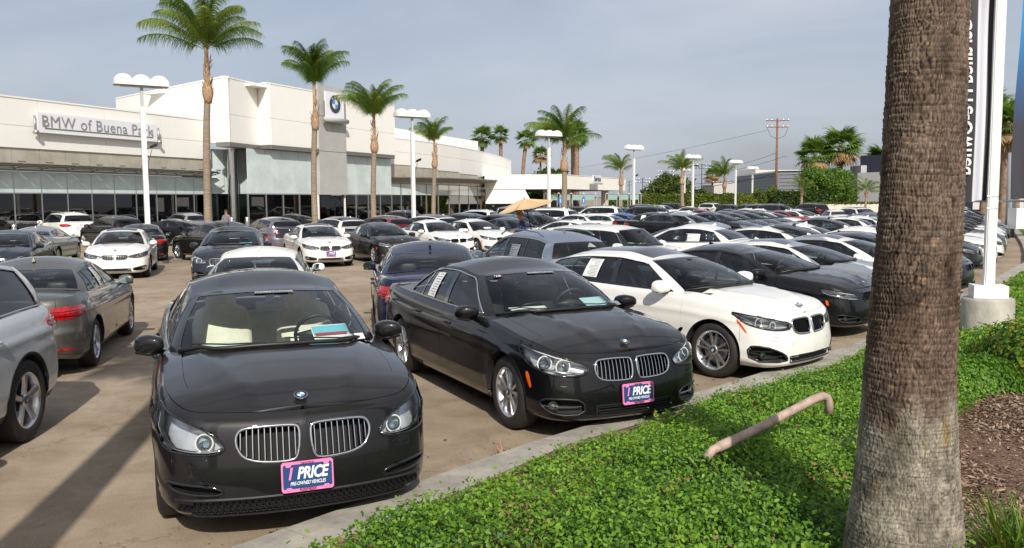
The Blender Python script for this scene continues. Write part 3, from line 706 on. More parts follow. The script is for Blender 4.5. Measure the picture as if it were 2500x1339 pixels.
            # door handles
            for k in range(len(sp['doors']) - 1):
                if sp.get('handles', True) and sp['doors'][k] - sp['doors'][k + 1] > .6:
                    xh = sp['doors'][k + 1] + .17; zh = float(s.zsh(xh)) - sp.get('hz', .155); b = MB(); ua = s.ux(xh + .10); ub = s.ux(xh - .10)
                    P, _ = s.skin(np.linspace(ua, ub, 7), zh + np.zeros(7), np.array([.0, .022, .03, .031, .03, .022, .0]), sd); b.tube(P, [.011, .014, .014, .014, .014, .014, .011], 8)
                    o = b.build('door_handle', sp.get('handm', PAINT), s.parts.get(('door%d' % k, 'l' if sd > 0 else 'r'), rt), True)
                    s.patch('handle_cup', rounded([(ua + .02, zh - .03), (ub - .02, zh - .03), (ub - .02, zh + .025), (ua + .02, zh + .025)], 2), PAINT, o, sd, off=.0015, depth=.002, step=.04)
            # amber side marker / gill
            if 'marker' in sp:
                s.patch('side_marker', rounded([(s.ux(x), z) for x, z in sp['marker']], 1), M_amber, rt, sd, off=.004, depth=.006)
            if 'gill' in sp:
                s.patch('fender_vent', rounded([(s.ux(x), z) for x, z in sp['gill']], 1), M_gloss, rt, sd, off=.004, depth=.006)
            if 'tail' in sp:
                t_ = s.outl('tail'); o = s.patch('tail_light', t_, M_red, rt, sd, off=.006, dome=.012, depth=.02, step=.03); A = np.array(t_); u0, u1 = A[:, 0].min(), A[:, 0].max(); z0, z1 = A[:, 1].min(), A[:, 1].max(); b = MB()
                for q in (.3, .6):
                    zz = z0 + (z1 - z0) * q; us = [uu for uu in np.linspace(u0, u1, 20) if inside(t_, np.array(uu), np.array(zz))]
                    if len(us) > 2: s.strip(b, [(us[0], zz), (us[-1], zz)], .006, sd, .017, n=5)
                b.build('lamp_bar', M_red2, o)
            if 'rear_reflector' in sp: s.patch('rear_reflector', s.outl('rear_reflector'), M_red, rt, sd, off=.004, depth=.006)
        if 'intake_c' in sp:
            k = s.outl('intake_c'); k2 = [p for p in k if p[0] >= -.001]
            # centre opening runs across both sides: build it as one band
            A = np.array(k); um = A[:, 0].max(); zlo, zhi = A[:, 1].min(), A[:, 1].max(); us = np.linspace(-um, um, 25); V = []
            def at(u_, z_, o_):
                P, _ = s.skin(abs(u_), z_, o_, -1 if u_ >= 0 else 1); return P
            for u_ in us: V += [at(u_, zlo, .002), at(u_, zhi, .002), at(u_, zlo, -.05), at(u_, zhi, -.05)]
            F = []
            for i in range(24):
                a, c = i * 4, i * 4 + 4; F += [(a, c, c + 2, a + 2), (a + 1, a + 3, c + 3, c + 1), (a + 2, c + 2, c + 3, a + 3)]
            g = meshobj('lower_grille', V, F, M_dark, rt, False); b = MB()
            if sp.get('honey'): s.honey(b, [(-um, zlo), (um, zlo), (um, zhi), (-um, zhi)], at, sp['honey'])
            else:
                for q in range(sp.get('cbars', 3)):
                    zz = zlo + (zhi - zlo) * (q + .8) / (sp.get('cbars', 3) + .6); b.tube([at(u_, zz, -.012) for u_ in us], .007, 5)
            b.build('grille_mesh', M_black, g)
            b = MB(); b.tube([at(u_, zlo, .0) for u_ in us] + [at(u_, zhi, .0) for u_ in us[::-1]], .009, 5, closed=True); b.build('grille_frame', M_black, g)
        # emblem on the bonnet
        ex = s.xF - sp.get('ex', .20); z0 = None
        q = np.linspace(0, s.uy(.45), 200); P, _ = s.skin(q, s.zt(q)); j = np.argmin(np.abs(P[:, 0] - ex)); zc = float(s.deckz(np.array(ex), np.array(0.), np.array(max(-P[j, 1], .02)), np.array(P[j, 2]))); zc2 = float(s.deckz(np.array(ex - .05), np.array(0.), np.array(.5), np.array(s.zsh(ex - .05))))
        if sp.get('emblem', True):
            P, n = s.skin(0.0, float(s.zt(0.0)), 0, -1); xq = P[0] - sp.get('eb', .07); dz_ = lambda x: float(s.deckz(np.array(x), np.array(0.), np.array(.3), np.array(s.zsh(x)))); a_ = dz_(xq + .03); b_ = dz_(xq - .03); s.roundel((xq, 0, dz_(xq) + .002), Vector((b_ - a_, 0, .06)), sp.get('er', .041), rt)
        # tail badge, plates
        P, n = s.skin(s.L, sp.get('rbz', .88), .001, -1); s.roundel(P, Vector(n), .036, rt)
        if sp.get('rplate', True):
            P, n = s.skin(s.L, sp.get('rpz', .66), .006, -1); b = MB(); Mx = Vector(n).to_track_quat('X', 'Z').to_matrix(); b.box(P, (.012, .31, .155), M=Mx); b.box(Vector(P) + Vector(n) * .006, (.006, .27, .11), M=Mx, mi=1); b.build('rear_plate', [M_black, M_white], rt)
        # antenna fin
        K = sp['gh']; xa = sp.get('antx', K[-1][2] + .22); za = sp['H'] - sp.get('antd', .035); b = MB()
        V = [(xa + .10, 0, za - .01), (xa - .06, -.022, za - .012), (xa - .06, .022, za - .012), (xa - .045, 0, za + .055), (xa + .02, 0, za + .03), (xa + .04, -.018, za - .01), (xa + .04, .018, za - .01)]
        b.add(V, [(0, 5, 4), (0, 4, 6), (5, 1, 3, 4), (6, 4, 3, 2), (1, 2, 3), (0, 6, 2, 1, 5)]); b.build('antenna_fin', PAINT, rt)
        # exhaust tips
        b = MB()
        for sd in (-1, 1): b = MB(); b.tube([(s.xR + .16, sd * .48, s.zb0 + .05), (s.xR + .01, sd * .48, s.zb0 + .05)], .032, 10); b.build('exhaust_tip', M_chrome, rt, True)
        if sp.get('rails'):
            for sd in (-1, 1):
                b = MB(); xs = np.linspace(sp['rails'][0], sp['rails'][1], 9); zz = [sp['H'] - .02 - .10 * ((x - sum(sp['rails']) / 2) / (sp['rails'][0] - sp['rails'][1]) * 2) ** 2 * .5 for x in xs]; b.tube([(x, sd * .56, z + (.02 if 0 < i < 8 else -.03)) for i, (x, z) in enumerate(zip(xs, zz))], .014, 6); b.build('roof_rail', sp.get('railm', M_dull), rt, True)
    def honey(s, b, quad, at, cell):
        u0, u1 = quad[0][0], quad[1][0]; z0, z1 = quad[0][1], quad[2][1]; a = cell; dx = a * 1.9; dz = a * .95; row = 0; z = z0 + dz * .3; w_ = .0026
        while z < z1 - dz * .2:
            u = u0 + (dx / 2 if row % 2 else 0)
            while u < u1:
                pts = [(u + a * .62 * math.cos(R(60 * k)) * 1.05, z + a * .52 * math.sin(R(60 * k))) for k in range(6)]
                pts2 = [(u + a * .46 * math.cos(R(60 * k)) * 1.05, z + a * .36 * math.sin(R(60 * k))) for k in range(6)]
                pts = [(min(max(p, u0), u1), min(max(q, z0), z1)) for p, q in pts]; pts2 = [(min(max(p, u0), u1), min(max(q, z0), z1)) for p, q in pts2]
                A_ = np.array(pts + pts2 + pts2); V, _ = s.skin(np.abs(A_[:, 0]), A_[:, 1], np.array([-.006] * 12 + [-.02] * 6), -1); V = V * np.stack([np.ones(18), np.where(A_[:, 0] >= 0, 1, -1), np.ones(18)], 1)
                b.add(V, [(k, (k + 1) % 6, 6 + (k + 1) % 6, 6 + k) for k in range(6)] + [(6 + k, 6 + (k + 1) % 6, 12 + (k + 1) % 6, 12 + k) for k in range(6)]); u += dx
            z += dz; row += 1
    # ------------------------------------------------ interior
    def interior(s):
        sp = s.sp; rt = s.root; seatm = sp.get('seat', M_seatk); cw = sp['cowl']; zb = float(s.zsh(0))
        b = MB(); b.box((cw - .42, 0, zb - .13), (.5, s.W * 1.62, .16)); b.box((cw - .18, 0, zb - .03), (.46, s.W * 1.5, .03)); b.box((cw - .50, .37, zb - .01), (.16, .34, .08)); b.box((cw - 1.0, 0, .52), (.9, .22, .2)); b.build('dashboard', M_dash, rt)
        lf = [(cw - 1.15, .37), (cw - 1.15, -.37)] if sp.get('front_seats', True) else []
        def cushion(c, d, m, parent, name, tilt=0):
            bm = bmesh.new(); bmesh.ops.create_cube(bm, size=1.0); bmesh.ops.subdivide_edges(bm, edges=bm.edges, cuts=3, use_grid_fill=True)
            for v in bm.verts:
                x, y, z = v.co * 2; q = 4; l = (abs(x) ** q + abs(y) ** q + abs(z) ** q) ** (1 / q); v.co = Vector((x / l * d[0] / 2, y / l * d[1] / 2, z / l * d[2] / 2))
            bmesh.ops.rotate(bm, verts=bm.verts, matrix=Matrix.Rotation(tilt, 3, 'Y')); bmesh.ops.translate(bm, verts=bm.verts, vec=c)
            me = bpy.data.meshes.new(name); bm.to_mesh(me); bm.free(); me.materials.append(m); me.polygons.foreach_set('use_smooth', [True] * len(me.polygons)); return link(bpy.data.objects.new(name, me), parent)
        H = sp['H']
        for x, y in lf:
            st = cushion((x, y, .52), (.52, .50, .18), seatm, rt, 'seat', R(-6)); cushion((x - .26, y, .88), (.15, .52, .66), seatm, st, 'seat_back', R(-14)); cushion((x - .36, y, H - .27), (.10, .27, .19), seatm, st, 'headrest', R(-10))
        xr = cw - 2.05; st = cushion((xr + .15, 0, .52), (.5, 1.25, .18), seatm, rt, 'rear_seat'); cushion((xr - .12, 0, .80), (.16, 1.25, .5), seatm, st, 'seat_back', R(-18))
        for y in (-.36, .36): cushion((xr - .22, y, H - .38), (.09, .25, .14), seatm, st, 'headrest')
        b = MB(); c = Vector((cw - .72, .37, zb + .02)); Mx = Matrix.Rotation(R(-62), 3, 'Y'); pts = [c + Mx @ Vector((.18 * math.cos(a), .18 * math.sin(a), 0)) for a in np.linspace(0, 2 * math.pi, 20, endpoint=False)]
        b.tube(pts, .015, 7, closed=True); b.tube([c + Mx @ Vector((0, -.17, 0)), c, c + Mx @ Vector((0, .17, 0))], [.012, .045, .012], 7); b.tube([c, c + Mx @ Vector((-.17, 0, 0))], .014, 6); b.build('steering_wheel', M_seatk, rt, True)
        # cabin tub, dark, so that no daylight comes through the floor
        b = MB(); b.box(((cw + sp['deck_end']) / 2, 0, .40), (cw - sp['deck_end'], s.W * 1.8, .03)); 
        for sd in (-1, 1): b.box(((cw + sp['deck_end']) / 2 - .1, sd * (s.W - .16), .62), (cw - sp['deck_end'] - .2, .06, (zb - .44) * 1.5 if False else zb - .46))
        b.box((sp['deck_end'] + .12, 0, zb - .06), (.5, s.W * 1.5, .04)) 
        b.build('cabin_trim', M_dash if seatm is not M_seatb else mat('beige_trim', (.60, .54, .43), .6), rt)
        b = MB(); xh = [k[2] for k in sp['gh']][0]; b.box((xh + .10, 0, H - .235), (.03, .24, .065)); b.box((xh + .10, 0, H - .175), (.07, .07, .06)); b.build('rear_view_mirror', M_black, rt)

def paint_car(root, rgb, metal=0.0):
    st = [root]
    while st:
        o = st.pop(); st += KIDS.get(o.name, [])
        if o.type == 'MESH': o.color = (*rgb, metal)
# ---------------------------------------------------------------- car types (x forward, origin midway between the axles)
def sedan_gh(cowl, acx, bx, cxq, rbx, rx, W, hdr, back, rb, q=True, dy=0.0):
    """stations round the glasshouse, windscreen centre to back window centre"""
    y0 = W - .135; yr = W - .365 + dy
    g = [(cowl, 0, hdr, 0, 'wind'), (cowl - .04, .40, hdr - .015, .30, 'wind'), (acx, y0 - .075, hdr - .12, yr - .035, 'paint'), (acx - .12, y0 - .005, hdr - .17, yr + .015, 'win0'),
         (bx + .06, y0 + .03, bx + .02, yr + .040, 'pillar'), (bx - .05, y0 + .03, bx - .05, yr + .040, 'win1')]
    if q: g += [(cxq + .03, y0 + .02, cxq + q, yr + .03, 'pillar'), (cxq - .01, y0 + .018, cxq + q - .03, yr + .028, 'win2')]
    g += [(rx, y0 - .0, rbx, yr + .01, 'paint'), (rb + .12, y0 - .09, back + .02, yr - .04, 'back'), (rb + .03, .38, back - .01, .28, 'back'), (rb, 0, back - .02, 0, 'back')]
    return g
SP = {}
def spec(name, base=None, **k):
    d = dict(SP[base]) if base else {}; d.update(k); SP[name] = d
# mid-size saloon
spec('f10', xF=2.316, xR=-2.591, W=.93, wb=2.968, r=.340, H=1.464, rim=.232, zb=.20, fine=.02, cowl=1.22, deck_end=-1.62, doors=[1.0, -.12, -1.04], tw=.225,
    zs=[(2.40, .745), (2.316, .758), (2.15, .79), (1.9, .848), (1.484, .905), (1.0, .955), (.5, .965), (-.6, .985), (-1.2, 1.005), (-1.8, 1.03), (-2.3, 1.03), (-2.60, 1.0)],
    crown=[(2.4, .0), (2.25, .015), (2.0, .055), (1.5, .085), (1.1, .075), (.9, .05), (0, .03), (-1.4, .03), (-1.9, .05), (-2.4, .035), (-2.6, .02)],
    ridge=[(.17, .52, .022, .04)], gh=sedan_gh(1.24, .92, -.20, -.98, -1.02, -1.36, .93, .34, -1.02, -1.66, q=.06),
    roofz=[(.38, 1.36), (.22, 1.363), (.05, 1.378), (-.25, 1.40), (-.6, 1.392), (-.85, 1.358), (-1.05, 1.31)], roofc=.066,
    headlight=[(.47, .615), (.46, .665), (.58, .715), (.76, .765), (('x', 1.86), .815), (('x', 1.72), .84), (('x', 1.70), .825), (('x', 1.80), .72), (.86, .645), (.80, .605), (.66, .585), (.52, .59)], proj=[(.30, .07), (.56, .07)],
    kidney=[(.030, .545), (.026, .70), (.06, .715), (.33, .715), (.395, .70), (.405, .60), (.34, .535), (.08, .525)], slats=9, kr=.0095,
    intake=[(.50, .26), (.52, .38), (.70, .40), (.83, .39), (.84, .33), (.74, .25)], intake_c=[(-.30, .235), (.40, .235), (.40, .325), (-.30, .325)], cbars=3, fog=(.765, .325, .045), ibars=1, ibm=M_dull,
    tail=[(('x', -2.05), .82), (('x', -2.02), .92), (('r', .80), .93), (('r', .52), .91), (('r', .48), .78), (('r', .78), .74)], rear_reflector=[(('r', .78), .36), (('r', .60), .36), (('r', .60), .39), (('r', .78), .39)],
    mirror=(.70, .955, 1.0), chrome_win=True, wheel='blade', marker=[(1.95, .47), (1.92, .47), (1.86, .60), (1.90, .61)], seat=M_seatk, ez=.028, rbz=.90, rpz=.70)
# long saloon
spec('f01', 'f10', xF=2.40, xR=-2.68, W=.951, wb=3.07, r=.352, H=1.479, rim=.245, cowl=1.28, deck_end=-1.70, doors=[1.02, -.12, -1.10],
    zs=[(2.45, .79), (2.40, .797), (2.25, .822), (2.0, .872), (1.55, .925), (1.0, .965), (.5, .975), (-.6, .995), (-1.2, 1.015), (-1.8, 1.04), (-2.4, 1.03), (-2.70, 1.0)],
    crown=[(2.5, .0), (2.33, .016), (2.0, .062), (1.5, .088), (1.15, .078), (.9, .05), (0, .03), (-1.4, .03), (-1.9, .05), (-2.4, .035), (-2.7, .02)], ridge=[(.30, .60, .018, .05)],
    gh=sedan_gh(1.30, .95, -.20, -1.02, -1.06, -1.42, .951, .36, -1.08, -1.74, q=.06), roofz=[(.40, 1.375), (.22, 1.378), (.05, 1.392), (-.25, 1.414), (-.6, 1.406), (-.9, 1.37), (-1.12, 1.32)],
    headlight=[(.50, .60), (.505, .63), (.58, .70), (.74, .765), (('x', 2.02), .82), (('x', 1.92), .845), (('x', 1.88), .83), (('x', 1.95), .72), (.89, .635), (.86, .60), (.70, .575), (.56, .572)], proj=[(.20, .058), (.40, .062)],
    kidney=[(.045, .535), (.034, .70), (.07, .722), (.35, .722), (.425, .705), (.44, .62), (.37, .525), (.10, .505)], slats=10, kr=.010,
    intake=[(.51, .335), (.53, .375), (.68, .40), (.86, .41), (.80, .36), (.65, .335)], imat=M_gloss, ibars=0, intake_c=[(-.30, .195), (.80, .195), (.80, .305), (-.30, .305)], honey=.021, fog=None,
    mirror=(.72, .96, 1.03), chrome_win=False, wheel='ten', marker=[(2.02, .52), (1.92, .52), (1.92, .55), (2.02, .55)], seat=M_seatb, ez=.05, er=.045)
# five-door fastback
spec('f34', 'f10', xF=2.305, xR=-2.52, W=.914, wb=2.92, r=.338, H=1.508, rim=.242, cowl=1.24, deck_end=-2.05, doors=[1.0, -.12, -1.08], fine=.022,
    zs=[(2.35, .775), (2.305, .785), (2.15, .825), (1.9, .885), (1.46, .935), (1.0, .985), (.5, 1.0), (-.6, 1.035), (-1.2, 1.06), (-1.8, 1.075), (-2.3, 1.06), (-2.55, 1.0)],
    ridge=[(.20, .52, .018, .04)], gh=sedan_gh(1.26, .93, -.20, -1.08, -1.36, -1.62, .914, .36, -1.52, -2.12, q=.12), roofz=[(.40, 1.395), (.22, 1.40), (.05, 1.418), (-.25, 1.442), (-.7, 1.435), (-1.1, 1.395), (-1.4, 1.34), (-1.6, 1.30)],
    headlight=[(.41, .635), (.40, .70), (.58, .735), (.76, .775), (('x', 1.84), .815), (('x', 1.72), .83), (('x', 1.72), .815), (('x', 1.84), .735), (.82, .665), (.70, .63), (.52, .62)], proj=[(.34, .058), (.60, .058)], bowl=M_bowl,
    kidney=[(.033, .57), (.028, .72), (.06, .74), (.31, .74), (.38, .725), (.395, .65), (.33, .57), (.08, .555)], slats=9, kr=.013, smat=M_gloss,
    intake=[(.50, .255), (.50, .31), (.60, .375), (.78, .45), (.86, .44), (.85, .27)], imat=M_black, ibars=2, ibm=M_black, intake_c=[(-.30, .24), (.46, .24), (.46, .31), (-.30, .31)], fog=(.785, .335, .04),
    mirror=(.72, .95, 1.07), mshape=(.095, .118, .082), chrome_win=False, wheel='twin', rimmat=M_rim, marker=[(1.93, .60), (1.90, .60), (1.78, .745), (1.81, .75)], gill=[(1.06, .58), (1.00, .50), (1.04, .44), (1.0, .44), (.93, .50), (1.0, .58)],
    sunroof=(.20, -1.05, .46), tail=[(('x', -1.98), .84), (('x', -1.94), .95), (('r', .78), .96), (('r', .50), .93), (('r', .48), .82), (('r', .78), .78)])
# compact saloon
spec('f30', 'f10', xF=2.19, xR=-2.43, W=.903, wb=2.81, r=.325, H=1.429, rim=.222, fine=.028, cowl=1.15, deck_end=-1.52, doors=[.93, -.14, -1.0],
    zs=[(2.25, .742), (2.19, .752), (2.04, .786), (1.8, .842), (1.4, .89), (1.0, .935), (.5, .945), (-.6, .975), (-1.2, .995), (-1.7, 1.02), (-2.15, 1.015), (-2.45, .98)],
    crown=[(2.3, .0), (2.12, .015), (1.9, .055), (1.45, .082), (1.05, .07), (.85, .05), (0, .03), (-1.3, .03), (-1.8, .05), (-2.2, .035), (-2.5, .02)],
    gh=sedan_gh(1.17, .86, -.20, -.93, -.97, -1.30, .903, .30, -.97, -1.57, q=.06), roofz=[(.34, 1.335), (.18, 1.338), (.05, 1.35), (-.25, 1.37), (-.6, 1.36), (-.8, 1.33), (-1.02, 1.28)], roofc=.062,
    headlight=[(.38, .625), (.37, .675), (.56, .71), (.74, .75), (('x', 1.74), .785), (('x', 1.62), .80), (('x', 1.62), .785), (('x', 1.74), .705), (.78, .645), (.66, .612), (.50, .605)], proj=[(.38, .055), (.62, .055)],
    kidney=[(.030, .575), (.026, .69), (.06, .705), (.29, .705), (.355, .69), (.365, .62), (.30, .565), (.07, .555)], slats=7, smat=M_gloss, kr=.010,
    intake=[(.47, .25), (.47, .32), (.62, .35), (.80, .39), (.82, .33), (.76, .26)], imat=M_black, intake_c=[(-.30, .23), (.42, .23), (.42, .31), (-.30, .31)], fog=(.74, .325, .038),
    mirror=(.64, .93, .985), chrome_win=False, marker=[(1.80, .52), (1.76, .52), (1.74, .60), (1.78, .60)], wheel='twin', antx=-.72,
    tail=[(('x', -1.92), .79), (('x', -1.88), .90), (('r', .76), .905), (('r', .50), .885), (('r', .40), .80), (('r', .44), .755), (('r', .76), .735)])
spec('f30s', 'f30', sunroof=(.08, -.62, .40), wheel='ten', chrome_win=True, kmat=M_chrome, smat=M_chrome)
# two-door coupe / gran coupe
spec('f32', 'f30', H=1.38, doors=[.93, -.42], deck_end=-1.62, mirror=(.64, .93, .965), wheel='five', sunroof=(.10, -.55, .40),
    gh=sedan_gh(1.17, .86, -.50, -.93, -1.12, -1.40, .903, .28, -1.12, -1.72, q=False, dy=-.01), roofz=[(.34, 1.285), (.18, 1.29), (.05, 1.305), (-.25, 1.322), (-.6, 1.31), (-.9, 1.265), (-1.15, 1.215)])
spec('f36', 'f30', sunroof=(.08, -.70, .42), H=1.39, mirror=(.64, .93, .97), wheel='twin', doors=[.93, -.14, -1.0], deck_end=-1.75, smat=M_gloss, kmat=M_gloss,
    gh=sedan_gh(1.17, .86, -.20, -.98, -1.20, -1.46, .903, .28, -1.20, -1.86, q=.10), roofz=[(.34, 1.29), (.18, 1.295), (.05, 1.31), (-.25, 1.332), (-.6, 1.322), (-.95, 1.28), (-1.25, 1.215)],
    headlight=[(.40, .61), (.40, .66), (.60, .70), (.76, .73), (('x', 1.70), .77), (('x', 1.62), .765), (('x', 1.72), .69), (.78, .63), (.60, .60)])
# sports utility vehicles
spec('x5', 'f10', xF=2.33, xR=-2.56, W=.965, wb=2.933, r=.378, H=1.762, rim=.255, zb=.27, fine=.03, cowl=1.32, deck_end=-2.12, doors=[1.02, -.10, -1.08], tw=.26, clad=True, dark_sill=True,
    zs=[(2.40, .88), (2.33, .895), (2.2, .95), (1.9, 1.02), (1.46, 1.07), (1.0, 1.11), (.5, 1.125), (-.6, 1.15), (-1.2, 1.165), (-1.8, 1.18), (-2.3, 1.18), (-2.6, 1.15)],
    crown=[(2.4, .0), (2.25, .02), (2.0, .065), (1.5, .09), (1.15, .08), (.9, .05), (0, .02), (-1.6, .02), (-2.0, .02), (-2.6, .0)],
    gh=sedan_gh(1.34, 1.0, -.18, -1.12, -1.86, -1.98, .965, .50, -2.08, -2.36, q=.04, dy=.03), roofz=[(.55, 1.62), (.40, 1.625), (.2, 1.65), (-.3, 1.68), (-.9, 1.675), (-1.4, 1.655), (-1.9, 1.60), (-2.1, 1.57)], roofc=.08,
    headlight=[(.46, .74), (.46, .81), (.62, .845), (.78, .88), (('x', 1.80), .93), (('x', 1.72), .92), (('x', 1.82), .84), (.80, .76), (.64, .73)],
    kidney=[(.035, .66), (.032, .85), (.10, .875), (.28, .87), (.375, .84), (.385, .74), (.30, .66), (.10, .645)],
    intake=[(.50, .38), (.50, .48), (.62, .52), (.80, .55), (.84, .50), (.80, .38)], fog=(.76, .47, .042), intake_c=[(-.30, .34), (.44, .34), (.44, .46), (-.30, .46)], marker=[(1.93, .70), (1.88, .70), (1.84, .78), (1.90, .78)],
    tail=[(('x', -2.02), .98), (('x', -1.98), 1.07), (('r', .82), 1.11), (('r', .60), 1.09), (('r', .44), 1.02), (('r', .46), .97), (('r', .80), .92)], rear_reflector=[(('r', .80), .47), (('r', .62), .47), (('r', .62), .50), (('r', .80), .50)],
    rear=[(0, .10), (.1, .03), (.3, .0), (.48, .0), (.53, .03), (.8, .06), (.95, .10), (1, .13)], mirror=(.78, 1.04, 1.17), mshape=(.10, .13, .10), chrome_win=True, wheel='five', rails=(.45, -1.75), rbz=1.02, rpz=.80, antx=-1.55, sunroof=(.25, -.9, .48), hz=.17, tint=True, rimmat=M_rim)
spec('x1', 'x5', xF=2.13, xR=-2.30, W=.905, wb=2.70, r=.345, H=1.60, rim=.23, zb=.24, cowl=1.18, deck_end=-1.86, doors=[.90, -.12, -1.0], dark_sill=False, clad=False,
    zs=[(2.2, .80), (2.13, .815), (2.0, .87), (1.75, .94), (1.35, .985), (.9, 1.02), (.4, 1.035), (-.6, 1.06), (-1.2, 1.075), (-1.7, 1.085), (-2.1, 1.085), (-2.35, 1.05)],
    crown=[(2.2, .0), (2.05, .02), (1.8, .06), (1.4, .08), (1.0, .07), (.8, .05), (0, .02), (-1.6, .02), (-2.0, .02), (-2.4, .0)],
    gh=sedan_gh(1.20, .88, -.20, -1.02, -1.62, -1.78, .905, .34, -1.80, -2.10, q=.05, dy=.01), roofz=[(.38, 1.48), (.25, 1.485), (.1, 1.50), (-.3, 1.53), (-.8, 1.525), (-1.3, 1.49), (-1.7, 1.43), (-1.85, 1.40)], roofc=.07,
    headlight=[(.44, .69), (.44, .76), (.60, .785), (.74, .82), (('x', 1.66), .86), (('x', 1.58), .85), (('x', 1.68), .78), (.76, .71), (.60, .68)],
    kidney=[(.035, .62), (.032, .78), (.10, .80), (.26, .795), (.355, .77), (.36, .69), (.28, .62), (.10, .605)],
    intake=[(.48, .34), (.48, .42), (.60, .46), (.76, .48), (.80, .44), (.76, .34)], fog=(.71, .41, .038), intake_c=[(-.30, .31), (.42, .31), (.42, .41), (-.30, .41)], marker=[(1.73, .62), (1.69, .62), (1.66, .70), (1.71, .70)],
    tail=[(('x', -1.80), .88), (('x', -1.76), .97), (('r', .76), 1.01), (('r', .56), 1.0), (('r', .42), .93), (('r', .44), .88), (('r', .74), .84)], rear_reflector=[(('r', .74), .44), (('r', .58), .44), (('r', .58), .47), (('r', .74), .47)],
    mirror=(.64, .965, 1.07), mshape=(.10, .125, .09), rails=(.30, -1.45), rbz=.95, rpz=.74, antx=-1.25, sunroof=(.05, -.9, .44))
# small electric hatchback with a black tailgate and roof
spec('i3', 'x1', xF=1.92, xR=-2.05, W=.885, wb=2.57, r=.345, H=1.575, rim=.26, tw=.175, cf=1.15, cr=1.1, cowl=1.28, deck_end=-1.72, doors=[.86, -.10, -.86],
    zs=[(2.0, .84), (1.92, .86), (1.75, .95), (1.5, 1.02), (1.25, 1.06), (.8, 1.07), (.4, 1.03), (-.1, .99), (-.5, 1.0), (-.9, 1.10), (-1.4, 1.13), (-1.8, 1.12), (-2.1, 1.08)],
    gh=sedan_gh(1.30, 1.0, -.12, -.80, -1.45, -1.62, .885, .42, -1.62, -1.86, q=.05, dy=.01), roofz=[(.46, 1.45), (.3, 1.46), (.1, 1.48), (-.3, 1.51), (-.8, 1.50), (-1.2, 1.47), (-1.5, 1.42), (-1.7, 1.38)], roofc=.065, sunroof=(.30, -1.5, .60),
    headlight=[(.46, .74), (.44, .82), (.60, .85), (.72, .86), (('x', 1.50), .88), (('x', 1.54), .78), (.70, .74)], kidney=[(.04, .72), (.04, .80), (.30, .80), (.36, .76), (.30, .72)], slats=0, intake=[(.48, .38), (.48, .46), (.66, .46), (.66, .38)], fog=None, ibars=0, intake_c=[(-.2, .36), (.36, .36), (.36, .46), (-.2, .46)], cbars=1,
    marker=[(1.60, .60), (1.56, .60), (1.56, .65), (1.60, .65)], tail=[(('r', .66), .86), (('r', .66), .95), (('r', .46), .95), (('r', .46), .86)], rear_reflector=[(('r', .70), .42), (('r', .56), .42), (('r', .56), .45), (('r', .70), .45)],
    mirror=(.86, .94, 1.09), mshape=(.09, .115, .085), rails=None, rbz=1.03, rpz=.72, antx=-1.3, wheel='twin', dark_tail=True, trunk_black=True)
# boxy small SUV with an upright windscreen
spec('boxy', 'x1', xF=1.95, xR=-2.05, W=.895, wb=2.60, r=.335, H=1.565, cowl=1.16, deck_end=-1.80, doors=[.84, -.14, -.95], rails=None, sunroof=None, trim_pillars=True,
    gh=sedan_gh(1.17, .96, -.20, -.98, -1.62, -1.70, .895, .62, -1.78, -1.90, q=.03, dy=.075), roofz=[(.65, 1.475), (.5, 1.48), (.3, 1.49), (-.3, 1.505), (-.9, 1.50), (-1.4, 1.485), (-1.7, 1.465)], roofc=.055, bulge=.012, vb=.012, tint=True,
    zs=[(2.0, .80), (1.95, .82), (1.85, .90), (1.6, .96), (1.3, .985), (.9, 1.0), (.4, 1.01), (-.6, 1.03), (-1.2, 1.04), (-1.7, 1.05), (-2.1, 1.03)],
    headlight=[(.46, .68), (.44, .76), (.54, .82), (.70, .84), (('x', 1.58), .83), (('x', 1.60), .74), (.72, .68), (.58, .66)], kidney=[(.0, .64), (.0, .76), (.10, .775), (.28, .77), (.38, .74), (.36, .67), (.28, .64), (.10, .635)],
    marker=[(1.60, .56), (1.56, .56), (1.56, .61), (1.60, .61)], tail=[(('x', -1.88), .78), (('x', -1.88), .98), (('r', .78), .99), (('r', .66), .98), (('r', .66), .79)], mirror=(.74, .97, 1.06), antx=-1.4, intake=[(.48, .34), (.48, .42), (.60, .44), (.74, .44), (.76, .40), (.72, .34)], fog=None)
SP['f01']['marker'] = None
for k_ in ('i3', 'boxy', 'f01'): SP[k_] = {a: b for a, b in SP[k_].items() if b is not None}
